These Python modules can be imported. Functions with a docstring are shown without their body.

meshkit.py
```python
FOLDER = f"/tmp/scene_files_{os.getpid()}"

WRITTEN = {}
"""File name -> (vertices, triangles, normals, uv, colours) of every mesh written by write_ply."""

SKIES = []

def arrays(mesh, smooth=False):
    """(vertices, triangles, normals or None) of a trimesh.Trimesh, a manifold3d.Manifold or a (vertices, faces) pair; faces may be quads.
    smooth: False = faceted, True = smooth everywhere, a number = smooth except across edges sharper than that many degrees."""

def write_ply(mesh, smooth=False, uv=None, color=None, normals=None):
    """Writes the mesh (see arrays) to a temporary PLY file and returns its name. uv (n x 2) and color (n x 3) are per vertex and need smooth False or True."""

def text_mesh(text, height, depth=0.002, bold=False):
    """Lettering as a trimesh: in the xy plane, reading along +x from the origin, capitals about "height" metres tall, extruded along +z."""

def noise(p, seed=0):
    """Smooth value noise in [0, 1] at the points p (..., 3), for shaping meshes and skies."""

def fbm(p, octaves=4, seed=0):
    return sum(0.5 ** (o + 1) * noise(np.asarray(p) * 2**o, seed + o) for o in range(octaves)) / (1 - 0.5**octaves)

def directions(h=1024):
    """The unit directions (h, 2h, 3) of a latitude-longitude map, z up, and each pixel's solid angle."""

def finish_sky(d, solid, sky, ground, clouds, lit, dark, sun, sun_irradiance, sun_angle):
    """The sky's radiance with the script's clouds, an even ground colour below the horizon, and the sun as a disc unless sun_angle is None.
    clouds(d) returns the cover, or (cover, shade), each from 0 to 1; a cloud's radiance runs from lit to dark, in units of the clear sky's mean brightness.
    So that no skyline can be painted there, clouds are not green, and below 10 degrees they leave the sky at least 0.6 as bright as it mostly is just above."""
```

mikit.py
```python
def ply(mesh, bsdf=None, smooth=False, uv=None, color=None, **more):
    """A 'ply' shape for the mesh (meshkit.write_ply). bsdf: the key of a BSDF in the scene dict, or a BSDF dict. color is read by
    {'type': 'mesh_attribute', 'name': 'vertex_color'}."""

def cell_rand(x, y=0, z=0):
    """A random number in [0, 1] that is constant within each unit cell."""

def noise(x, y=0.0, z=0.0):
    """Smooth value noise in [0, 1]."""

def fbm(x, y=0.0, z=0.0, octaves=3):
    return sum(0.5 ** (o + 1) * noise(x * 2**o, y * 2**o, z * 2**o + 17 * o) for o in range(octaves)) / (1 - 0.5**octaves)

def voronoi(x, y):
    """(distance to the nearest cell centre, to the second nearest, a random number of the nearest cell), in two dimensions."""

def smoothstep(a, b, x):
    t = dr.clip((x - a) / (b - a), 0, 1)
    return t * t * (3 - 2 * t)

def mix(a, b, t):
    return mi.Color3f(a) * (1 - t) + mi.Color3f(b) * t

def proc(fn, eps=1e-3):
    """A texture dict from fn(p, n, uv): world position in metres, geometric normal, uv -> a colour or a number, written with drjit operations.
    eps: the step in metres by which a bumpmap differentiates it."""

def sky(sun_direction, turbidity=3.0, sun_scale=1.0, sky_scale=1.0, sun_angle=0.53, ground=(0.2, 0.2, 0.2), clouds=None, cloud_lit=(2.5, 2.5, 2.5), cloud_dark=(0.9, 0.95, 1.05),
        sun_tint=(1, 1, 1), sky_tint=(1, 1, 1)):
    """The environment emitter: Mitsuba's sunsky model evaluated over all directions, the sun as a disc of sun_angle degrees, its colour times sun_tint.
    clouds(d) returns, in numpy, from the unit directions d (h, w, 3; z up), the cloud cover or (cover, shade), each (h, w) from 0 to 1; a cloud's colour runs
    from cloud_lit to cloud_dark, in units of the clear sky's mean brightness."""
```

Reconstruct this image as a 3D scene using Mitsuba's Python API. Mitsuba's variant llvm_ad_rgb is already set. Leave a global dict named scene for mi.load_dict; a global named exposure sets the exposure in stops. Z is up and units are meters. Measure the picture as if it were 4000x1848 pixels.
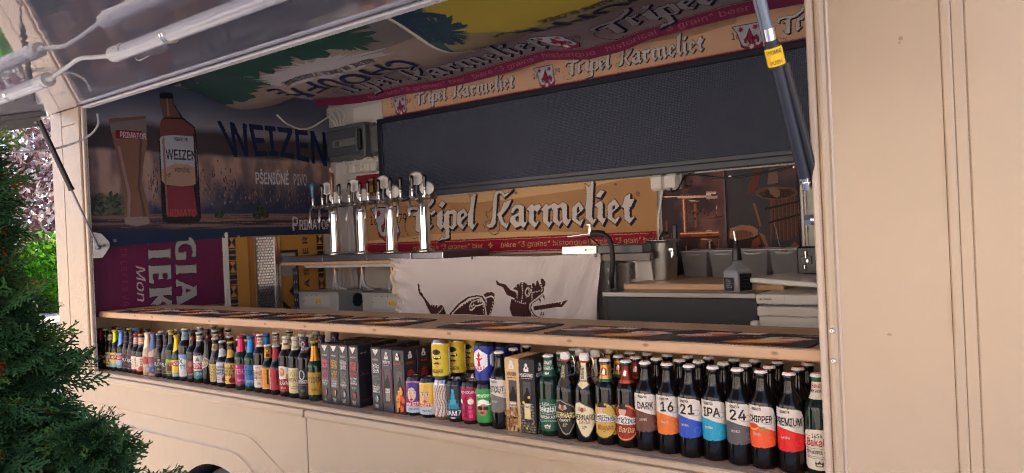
import json, math, random
import numpy as np, trimesh, mitsuba as mi, mikit, meshkit
import drjit as dr
import shapely.geometry as sg
import shapely.affinity as sa
from shapely.ops import unary_union
from mikit import noise, fbm, smoothstep, mix, cell_rand

T = mi.ScalarTransform4f
rnd = random.Random(7)
scene, labels = {'type': 'scene'}, {}
# ------------------------------------------------------------------ camera, sky, exposure
CAM = np.array([0, -1.87, 1.65])
FW = np.array([-0.61037965, 0.79210784, -0.00136136]); UPV = np.array([0.03515757, 0.02880847, 0.99896647])
scene['camera'] = {'type': 'perspective', 'fov': 67.3801, 'fov_axis': 'x', 'near_clip': 0.05, 'far_clip': 400.0,
                   'to_world': T().look_at(origin=CAM.tolist(), target=(CAM + FW).tolist(), up=UPV.tolist())}
scene['sky'] = mikit.sky([-0.36, 0.78, 0.58], turbidity=3.0, sky_tint=(1.0, 0.98, 1.08), sun_tint=(1.0, 0.97, 0.95), ground=(0.3, 0.29, 0.28))
exposure = 3.6

# ------------------------------------------------------------------ helpers
def C(h):
    s = np.array([int(h[i:i + 2], 16) for i in (0, 2, 4)]) / 255.0
    return np.where(s <= 0.04045, s / 12.92, ((s + 0.055) / 1.055) ** 2.4)

def key(name, parent=None):
    k = (parent + '__' if parent else '') + name
    if k not in scene and k not in labels and not any(x.startswith(k + '__') for x in (scene if not parent else ())):
        return k
    n = 1
    while f'{k}_{n:03d}' in scene or f'{k}_{n:03d}' in labels:
        n += 1
    return f'{k}_{n:03d}'

def thing(name, label, cat, group=None, kind=None):
    k = key(name)
    labels[k] = {'label': label, 'category': cat}
    if group: labels[k]['group'] = group
    if kind: labels[k]['kind'] = kind
    return k

def plyc(mesh, color=None, smooth=False, normals=None):
    """ply dict with one colour or per-vertex colours"""
    if smooth not in (False, True):
        v, f, n = meshkit.arrays(mesh, smooth)
    else:
        v, f, n = meshkit.arrays(mesh, smooth)
    if normals is not None: n = normals
    col = None
    if color is not None:
        col = np.broadcast_to(np.asarray(color, float), (len(v), 3)) if np.ndim(color) == 1 else np.asarray(color)
    p = meshkit.write_ply((v, f), False, None, col, normals=n)
    return {'type': 'ply', 'filename': p, 'face_normals': n is None}

def put(name, mesh, mat, parent=None, smooth=False, color=None, at=None, label=None, kind=None, normals=None):
    d = dict(mesh) if isinstance(mesh, dict) else plyc(mesh, color, smooth, normals)
    d['bsdf'] = {'type': 'ref', 'id': mat}
    if at is not None: d['to_world'] = T().translate([float(x) for x in at]) if np.ndim(at) == 1 else T(np.asarray(at, float))
    k = key(name, parent)
    scene[k] = d
    if label or kind:
        labels[k] = {}
        if label: labels[k]['label'] = label
        if kind: labels[k]['kind'] = kind
    return k

def single(name, mesh, mat, label, cat, group=None, kind=None, **kw):
    k = put(name, mesh, mat, **kw)
    labels[k] = {'label': label, 'category': cat}
    if group: labels[k]['group'] = group
    if kind: labels[k]['kind'] = kind
    return k

def tm(v, f): return trimesh.Trimesh(np.asarray(v, float), np.asarray(f), process=False)
def cat(*ms): return trimesh.util.concatenate([m for m in ms])

def box(x0, x1, y0, y1, z0, z1, b=0.0):
    lo, hi = np.array([min(x0, x1), min(y0, y1), min(z0, z1)], float), np.array([max(x0, x1), max(y0, y1), max(z0, z1)], float)
    if b <= 0:
        m = trimesh.creation.box(extents=hi - lo); m.apply_translation((lo + hi) / 2); return m
    b = min(b, *(0.45 * (hi - lo)))
    pts = []
    for sx in (0, 1):
        for sy in (0, 1):
            for sz in (0, 1):
                c = np.array([hi[0] if sx else lo[0], hi[1] if sy else lo[1], hi[2] if sz else lo[2]])
                i = np.array([-1 if sx else 1, -1 if sy else 1, -1 if sz else 1]) * b
                for a in range(3):
                    q = c + i; q[a] = c[a]; pts.append(q)
    return trimesh.convex.convex_hull(np.array(pts))

def xf(m, R=None, t=None):
    m = m.copy()
    if R is not None:
        M = np.eye(4); M[:3, :3] = R; m.apply_transform(M)
    if t is not None: m.apply_translation(t)
    return m
def rot(axis, deg):
    return trimesh.transformations.rotation_matrix(math.radians(deg), axis)[:3, :3]

def lathe(prof, n=32, c=(0, 0, 0), wob=None):
    """prof: (r, z) list, bottom to top; closed where r = 0"""
    prof = np.asarray(prof, float); a = np.arange(n) * 2 * np.pi / n
    rr = np.ones((len(prof), n)) if wob is None else wob(np.arange(len(prof))[:, None], a[None])
    v = np.stack([prof[:, :1] * np.cos(a) * rr, prof[:, :1] * np.sin(a) * rr, np.broadcast_to(prof[:, 1:], (len(prof), n))], -1).reshape(-1, 3)
    i, j = np.meshgrid(np.arange(len(prof) - 1), np.arange(n), indexing='ij')
    q = np.stack([i * n + j, i * n + (j + 1) % n, (i + 1) * n + (j + 1) % n, (i + 1) * n + j], -1).reshape(-1, 4)
    f = np.vstack([q[:, [0, 1, 2]], q[:, [0, 2, 3]]])
    m = tm(v + np.asarray(c), f); m.merge_vertices(); m.update_faces(m.nondegenerate_faces()); return m

def tube(path, r, n=10, caps=True):
    p = np.asarray(path, float); r = np.broadcast_to(r, (len(p),)).astype(float)
    t = np.gradient(p, axis=0); t /= np.linalg.norm(t, axis=1, keepdims=True)
    a = np.cross(t[0], [0, 0, 1.0] if abs(t[0][2]) < 0.9 else [1.0, 0, 0]); a /= np.linalg.norm(a)
    V = []
    ang = np.arange(n) * 2 * np.pi / n
    for k in range(len(p)):
        a = a - t[k] * (a @ t[k]); a /= np.linalg.norm(a); b = np.cross(t[k], a)
        V.append(p[k] + r[k] * (np.cos(ang)[:, None] * a + np.sin(ang)[:, None] * b))
    V = np.array(V).reshape(-1, 3)
    i, j = np.meshgrid(np.arange(len(p) - 1), np.arange(n), indexing='ij')
    q = np.stack([i * n + j, i * n + (j + 1) % n, (i + 1) * n + (j + 1) % n, (i + 1) * n + j], -1).reshape(-1, 4)
    f = np.vstack([q[:, [0, 1, 2]], q[:, [0, 2, 3]]])
    if caps:
        k = len(V); V = np.vstack([V, p[:1], p[-1:]]); jj = np.arange(n); e = (len(p) - 1) * n
        f = np.vstack([f, np.stack([(jj + 1) % n, jj, jj * 0 + k], 1), np.stack([e + jj, e + (jj + 1) % n, jj * 0 + k + 1], 1)])
    return tm(V, f)

def curve(pts, n=24):
    """Catmull-Rom through the points"""
    p = np.asarray(pts, float); p = np.vstack([2 * p[0] - p[1], p, 2 * p[-1] - p[-2]]); out = []
    m = max(2, n // (len(p) - 3))
    for i in range(1, len(p) - 2):
        for s in np.linspace(0, 1, m, endpoint=False):
            a, b, c, d = p[i - 1], p[i], p[i + 1], p[i + 2]
            out.append(0.5 * (2 * b + (c - a) * s + (2 * a - 5 * b + 4 * c - d) * s * s + (3 * b - a - 3 * c + d) * s ** 3))
    return np.array(out + [p[-2]])

def cyl(p0, p1, r, n=16, r1=None):
    return tube([p0, p1], [r, r if r1 is None else r1], n)

def tri2(shape):
    vs, fs, k = [], [], 0
    for g in (shape.geoms if hasattr(shape, 'geoms') else [shape]):
        if g.geom_type != 'Polygon' or g.is_empty or g.area < 1e-9: continue
        v, f = trimesh.creation.triangulate_polygon(g, engine='earcut')
        v = np.asarray(v); f = np.asarray(f)
        e1, e2 = v[f[:, 1]] - v[f[:, 0]], v[f[:, 2]] - v[f[:, 0]]; cr = e1[:, 0] * e2[:, 1] - e1[:, 1] * e2[:, 0]
        f = np.where(cr[:, None] < 0, f[:, ::-1], f)
        vs.append(v); fs.append(f + k); k += len(v)
    return (np.vstack(vs), np.vstack(fs)) if vs else (np.zeros((0, 2)), np.zeros((0, 3), int))

def extrude(shape, h):
    return trimesh.util.concatenate([trimesh.creation.extrude_polygon(g, h, engine='earcut') for g in (shape.geoms if hasattr(shape, 'geoms') else [shape])])
def ext_y(shape, y0, y1):
    """polygon in (x, z) extruded along y"""
    m = extrude(shape, y1 - y0); v = m.vertices.copy()
    m = tm(np.stack([v[:, 0], y0 + v[:, 2], v[:, 1]], 1), m.faces[:, ::-1]); return m
def ext_x(shape, x0, x1):
    """polygon in (y, z) extruded along x"""
    m = extrude(shape, x1 - x0); v = m.vertices.copy()
    return tm(np.stack([x0 + v[:, 2], v[:, 0], v[:, 1]], 1), m.faces)

def poly(pts, holes=()):
    p = sg.Polygon(pts, [h for h in holes if len(h) > 2])
    return p if p.is_valid else p.buffer(0)
def ell(x, y, a, b, n=28): return sa.scale(sg.Point(x, y).buffer(1.0, n // 4), a, b)
def rect(x0, y0, x1, y1, r=0.0):
    p = sg.box(min(x0, x1), min(y0, y1), max(x0, x1), max(y0, y1))
    return p.buffer(-r).buffer(r, 5) if r else p
def star(x, y, r, n=8, k=0.5):
    return sg.Polygon([(x + (r if i % 2 == 0 else r * k) * math.sin(i * math.pi / n), y + (r if i % 2 == 0 else r * k) * math.cos(i * math.pi / n)) for i in range(2 * n)])
def line(pts, w): return sg.LineString(pts).buffer(w / 2, 4)

TXT = {}
def text2(s, bold=True):
    if (s, bold) not in TXT:
        m = meshkit.text_mesh(s, 1.0, 0.1, bold)
        up = m.face_normals[:, 2] > 0.5
        f = m.faces[up]; u, inv = np.unique(f, return_inverse=True)
        TXT[s, bold] = (np.asarray(m.vertices)[u][:, :2], inv.reshape(-1, 3))
    return TXT[s, bold]

class Print:
    """flat print: coloured shapes in two dimensions, mapped onto a surface as one mesh with vertex colours"""
    def __init__(s): s.v, s.f, s.c, s.l, s.k = [], [], [], [], 0
    def raw(s, v, f, col, layer):
        if not len(v): return
        s.v.append(v); s.f.append(f + s.k); s.k += len(v); s.c.append(np.broadcast_to(C(col) if isinstance(col, str) else col, (len(v), 3))); s.l.append(np.full(len(v), float(layer)))
    def add(s, shape, col, layer=0, strip=None):
        if isinstance(shape, (list, tuple)): shape = poly(shape)
        if strip:
            x0, y0, x1, y1 = shape.bounds
            k0, k1 = math.floor(x0 / strip), math.ceil(x1 / strip)
            for k in range(k0, k1):
                s.raw(*tri2(shape.intersection(sg.box(k * strip, y0 - 1, (k + 1) * strip, y1 + 1))), col, layer)
        else: s.raw(*tri2(shape), col, layer)
    def text(s, t, x, y, h, col, layer=1, w=None, rot=0.0, bold=True, shear=0.0, anchor='c', warp=None):
        if not t.strip(): return
        v, f = text2(t, bold); v = v.copy()
        v[:, 0] -= v[:, 0].min(); W = v[:, 0].max(); sx = h if w is None else w / W
        v = np.stack([v[:, 0] * sx + shear * v[:, 1] * h, v[:, 1] * h], 1)
        if anchor == 'c': v[:, 0] -= W * sx / 2
        if warp: v = warp(v)
        if rot:
            a = math.radians(rot); v = np.stack([v[:, 0] * math.cos(a) - v[:, 1] * math.sin(a), v[:, 0] * math.sin(a) + v[:, 1] * math.cos(a)], 1)
        s.raw(v + [x, y], f, col, layer)
    def mesh(s, fn, eps=0.0004, maxe=None):
        v, f, c, l = np.vstack(s.v), np.vstack(s.f), np.vstack(s.c), np.concatenate(s.l)
        if maxe:
            d, f = trimesh.remesh.subdivide_to_size(np.column_stack([v, l * 1e-9, c]), f, maxe) if False else subdiv(np.column_stack([v, l, c]), f, maxe)
            v, l, c = d[:, :2], d[:, 2], d[:, 3:]
        out = fn(v, eps * (l + 1))
        p, n = out if isinstance(out, tuple) else (out, None)
        return tm(p, f), c, n
    def put(s, name, fn, mat, parent=None, eps=0.0004, maxe=None, **kw):
        m, c, n = s.mesh(fn, eps, maxe)
        return put(name, m, mat, parent, color=c, normals=n, **kw)

def subdiv(v, f, e):
    for _ in range(12):
        t = v[f][:, :, :2]; L = np.linalg.norm(t - np.roll(t, -1, 1), axis=2); big = L.max(1) > e
        if not big.any(): break
        fb = f[big]; k = L[big].argmax(1); r = np.arange(len(fb))
        a, b, c = fb[r, k], fb[r, (k + 1) % 3], fb[r, (k + 2) % 3]
        m = len(v) + r
        v = np.vstack([v, (v[a] + v[b]) / 2])
        f = np.vstack([f[~big], np.stack([a, m, c], 1), np.stack([m, b, c], 1)])
    return v, f

def on_back(y): return lambda v, o: np.stack([v[:, 0], y - o, v[:, 1]], 1)            # (x, z) on a wall that faces -y
def on_left(x): return lambda v, o: np.stack([x + o, v[:, 0], v[:, 1]], 1)             # (y, z) on a wall that faces +x
def on_top(z): return lambda v, o: np.stack([v[:, 0], v[:, 1], z + o], 1)
def on_cyl(rf, face):
    a0 = math.radians(face)
    def fn(v, o):
        r = np.interp(v[:, 1], rf[:, 1], rf[:, 0]); r0 = rf[:, 0].max() if rf.shape[1] < 3 else rf[0, 2]
        th = a0 + v[:, 0] / r0
        n = np.stack([np.cos(th), np.sin(th), 0 * th], 1)
        return n * (r + o)[:, None] + np.stack([0 * th, 0 * th, v[:, 1]], 1), n
    return fn

# ------------------------------------------------------------------ materials
VC = {'type': 'mesh_attribute', 'name': 'vertex_color'}
def rgb(c): return {'type': 'rgb', 'value': [float(x) for x in (C(c) if isinstance(c, str) else c)]}
def prin(name, base, rough=0.5, metal=0.0, spec=0.5, **k):
    b = base if isinstance(base, dict) else rgb(base)
    scene[name] = {'type': 'twosided', 'b': {'type': 'principled', 'base_color': b, 'roughness': float(rough), 'metallic': float(metal), 'specular': float(spec), **k}}
prin('paint_vc', VC, 0.4)
prin('gloss_vc', VC, 0.12, clearcoat=0.5, clearcoat_gloss=0.9)
prin('label_vc', VC, 0.42, spec=0.35)
prin('foil_vc', VC, 0.32, metal=0.55)
prin('cloth_vc', VC, 0.75, spec=0.2)
prin('metal_vc', VC, 0.22, metal=1.0)
scene['leaf_vc'] = {'type': 'principledthin', 'base_color': VC, 'roughness': 0.45, 'diff_trans': 0.7, 'spec_trans': 0.0}
scene['plum_vc'] = {'type': 'principledthin', 'base_color': VC, 'roughness': 0.3, 'diff_trans': 0.5, 'spec_trans': 0.0}
prin('glass_bottle', VC, 0.03, spec=0.5)
prin('chrome', (0.78, 0.77, 0.76), 0.06, metal=1.0)
prin('steel', (0.62, 0.61, 0.6), 0.24, metal=1.0)
prin('polished', (0.9, 0.88, 0.84), 0.12, metal=1.0)
prin('dark_steel', (0.16, 0.155, 0.19), 0.28, metal=0.7)
prin('black', (0.012, 0.013, 0.017), 0.3)
prin('black_rubber', (0.016, 0.017, 0.02), 0.55)
prin('navy_metal', (0.013, 0.018, 0.034), 0.35)
prin('white_plastic', (0.72, 0.69, 0.66), 0.3)
prin('grey_plastic', (0.42, 0.42, 0.43), 0.35)
prin('cooler_grey', (0.36, 0.36, 0.38), 0.45, metal=0.2)
prin('dark_grey', (0.07, 0.08, 0.095), 0.35)
scene['thin_plastic'] = {'type': 'principledthin', 'base_color': rgb((0.62, 0.62, 0.66)), 'roughness': 0.25, 'spec_trans': 0.62, 'diff_trans': 1.0}
scene['clear_glass'] = {'type': 'principledthin', 'base_color': rgb((0.75, 0.76, 0.80)), 'roughness': 0.06, 'spec_trans': 0.72, 'diff_trans': 0.6}
scene['smoky_plastic'] = {'type': 'principledthin', 'base_color': rgb((0.25, 0.28, 0.34)), 'roughness': 0.15, 'spec_trans': 0.7, 'diff_trans': 0.2}

def f_cream(p, n, uv):
    g = fbm(p.x * 1.7 + 3, p.y * 2, p.z * 1.3, 3)
    st = smoothstep(0.62, 0.9, fbm(p.x * 22, p.y * 5, p.z * 1.6, 3)) * smoothstep(1.1, 0.5, p.z)
    sp = smoothstep(0.80, 0.86, noise(p.x * 34, p.y * 30, p.z * 30)) * smoothstep(0.55, 0.8, noise(p.x * 3.1, 5.0, p.z * 2.7))
    chip = dr.minimum(dr.minimum(dr.sqrt(dr.square(p.x + 0.339) + dr.square(p.z - 2.044)) / 0.005, dr.sqrt(dr.square(p.x + 0.3415) + dr.square(p.z - 2.035)) / 0.003), dr.sqrt(dr.square((p.x + 0.388) * 0.5) + dr.square(p.z - 1.39)) / 0.003)
    run = smoothstep(0.013, 0.0, dr.abs(p.x + 2.497 + 0.006 * noise(p.z * 9) + 0.012 * (1.0 - p.z))) * smoothstep(0.985, 0.97, p.z) * (0.35 + 0.65 * noise(p.x * 90, p.z * 8))
    c = mix((0.42, 0.311, 0.206), (0.46, 0.345, 0.232), g)
    c = mix(c, (0.34, 0.25, 0.18), 0.22 * st + 0.06 * sp)
    c = mix(c, (0.25, 0.14, 0.09), 0.7 * smoothstep(1.1, 0.7, chip))
    rust = smoothstep(0.012, 0.0, dr.abs(p.x + 0.263)) * smoothstep(0.3, 0.8, noise(p.z * 14, 2.0)) * smoothstep(2.2, 1.6, p.z)
    c = mix(c, (0.30, 0.17, 0.09), 0.35 * rust)
    return mix(c, (0.12, 0.10, 0.09), 0.6 * run)
def f_dent(p, n, uv):
    return 0.004 * noise(p.x * 1.9, p.y * 2, p.z * 1.6) + 0.0007 * noise(p.x * 6, p.y * 5, p.z * 5)
scene['cream'] = {'type': 'twosided', 'b': {'type': 'bumpmap', 't': mikit.proc(f_dent, eps=4e-3), 'scale': 1.0, 'b': {'type': 'principled', 'base_color': mikit.proc(f_cream), 'roughness': 0.33, 'specular': 0.45, 'clearcoat': 0.25, 'clearcoat_gloss': 0.8}}}
prin('cream_groove', (0.30, 0.20, 0.13), 0.6)
prin('cream_edge', (0.50, 0.39, 0.30), 0.35)

def f_wood(p, n, uv):
    warp = fbm(p.x * 1.3, p.y * 6 + 3, p.z * 6, 2)
    g = fbm(p.x * 2.2, (p.y + 0.05 * warp) * 34, (p.z + 0.04 * warp) * 60, 3)
    r = 0.5 + 0.5 * dr.sin(38 * (p.y * 3.1 + p.z * 5 + 0.55 * warp + 0.07 * p.x))
    kx = dr.floor(p.x * 2.6); ox = (kx + 0.2 + 0.6 * cell_rand(kx, 1)) / 2.6; oy = 0.2 + 0.2 * (cell_rand(kx, 2) - 0.5)
    kd = dr.sqrt(dr.square((p.x - ox) * 0.5) + dr.square(p.z - 1.325 - 0.006 * (cell_rand(kx, 3) - 0.5)))
    c = mix((0.56, 0.36, 0.215), (0.42, 0.255, 0.15), 0.55 * g + 0.3 * r)
    return mix(c, (0.18, 0.09, 0.05), 0.75 * smoothstep(0.007, 0.002, kd))
prin('wood', mikit.proc(f_wood), 0.45, spec=0.3)
prin('ply_board', (0.50, 0.35, 0.23), 0.6)

def f_led(p, n, uv):
    fx, fz = p.x / 0.0082, p.z / 0.0082
    dx, dz = fx - dr.floor(fx) - 0.5, fz - dr.floor(fz) - 0.5
    d = smoothstep(0.34, 0.22, dr.sqrt(dx * dx + dz * dz))
    m = 0.88 + 0.12 * cell_rand(dr.floor(p.x / 0.32), dr.floor((p.z - 1.98) / 0.16))
    return mix((0.012, 0.019, 0.050), (0.21, 0.24, 0.31), d) * m
prin('led_face', mikit.proc(f_led), 0.6, spec=0.2)

def f_weizen(p, n, uv):
    y, z = p.y, p.z
    g = fbm(y * 3, z * 5, 1.0, 3); f = fbm(y * 16, z * 7, 2.0, 3)
    sky = mix((0.25, 0.25, 0.30), (0.08, 0.095, 0.15), smoothstep(2.35, 2.62, z + 0.1 * g))
    sky = mix(sky, (0.05, 0.04, 0.05), smoothstep(2.40, 2.34, z + 0.10 * (g - .5)) * smoothstep(2.20, 2.24, z))
    field = mix((0.34, 0.225, 0.19), (0.085, 0.07, 0.095), dr.minimum(1.0, smoothstep(0.3, 0.72, f) * 0.75 + 0.5 * smoothstep(2.12, 1.92, z + 0.1 * g)))
    field = mix(field, (0.026, 0.038, 0.085), dr.minimum(1.0, smoothstep(1.95, 1.84, z + 0.22 * (f - .5)) + 0.75 * smoothstep(0.55, 0.95, y) * smoothstep(2.16, 2.0, z)))
    c = mix(field, sky, smoothstep(2.20, 2.25, z + 0.03 * (f - .5)))
    plank = fbm(y * 3.0, z * 70, 4.0, 3)
    table = mix((0.16, 0.10, 0.09), (0.035, 0.03, 0.045), smoothstep(0.35, 0.65, plank))
    c = mix(c, table, smoothstep(1.872, 1.862, z))
    c = mix(c, (0.016, 0.028, 0.065), smoothstep(1.785, 1.77, z))
    leaf = fbm(y * 26, z * 26, 9.0, 2)
    c = mix(c, mix((0.02, 0.025, 0.03), (0.09, 0.10, 0.07), leaf), smoothstep(0.27, 0.23, y + 0.05 * g) * smoothstep(1.99, 1.95, z) * smoothstep(1.855, 1.87, z))
    return c * 1.2
prin('weizen_print', mikit.proc(f_weizen), 0.55, spec=0.2)

def f_pict(p, n, uv):
    g = fbm(p.x * 9, p.z * 9, 3.0, 4); k = smoothstep(-1.462, -1.45, p.x)
    left = mix((0.065, 0.046, 0.055), (0.27, 0.135, 0.12), smoothstep(0.35, 0.75, g) * 0.8)
    left = mix(left, (0.19, 0.08, 0.075), smoothstep(-1.56, -1.50, p.x) * smoothstep(1.72, 1.80, p.z) * .7)
    right = mix((0.05, 0.054, 0.07), (0.09, 0.08, 0.088), g)
    right = mix(right, (0.16, 0.08, 0.075), smoothstep(-1.25, -1.15, p.x) * smoothstep(1.83, 1.88, p.z) * .8)
    return mix(left, right, k)
prin('pict_print', mikit.proc(f_pict), 0.65, spec=0.1)
prin('pict_vc', VC, 0.65, spec=0.1)

def f_ground(p, n, uv):
    g = fbm(p.x * 0.8, p.y * 0.8, 1.0, 4); h = noise(p.x * 40, p.y * 40)
    return mix((0.44, 0.43, 0.415), (0.54, 0.525, 0.51), g) * (0.9 + 0.2 * h)
prin('paving', mikit.proc(f_ground), 0.8, spec=0.2)
prin('earth', (0.42, 0.38, 0.33), 0.9)

def f_wave(p, n, uv):
    return 0.00016 * noise(p.x * 7, p.y * 12, 1.0) + 0.00016 * noise(p.x * 16, p.y * 48, 4.0)
scene['flap_sheet'] = {'type': 'twosided', 'b': {'type': 'bumpmap', 't': mikit.proc(f_wave, eps=2e-3), 'scale': 1.0,
    'b': {'type': 'principled', 'base_color': rgb((0.37, 0.37, 0.46)), 'roughness': 0.025, 'metallic': 0.5, 'specular': 0.9, 'clearcoat': 0.8, 'clearcoat_gloss': 0.95}}}

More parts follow.
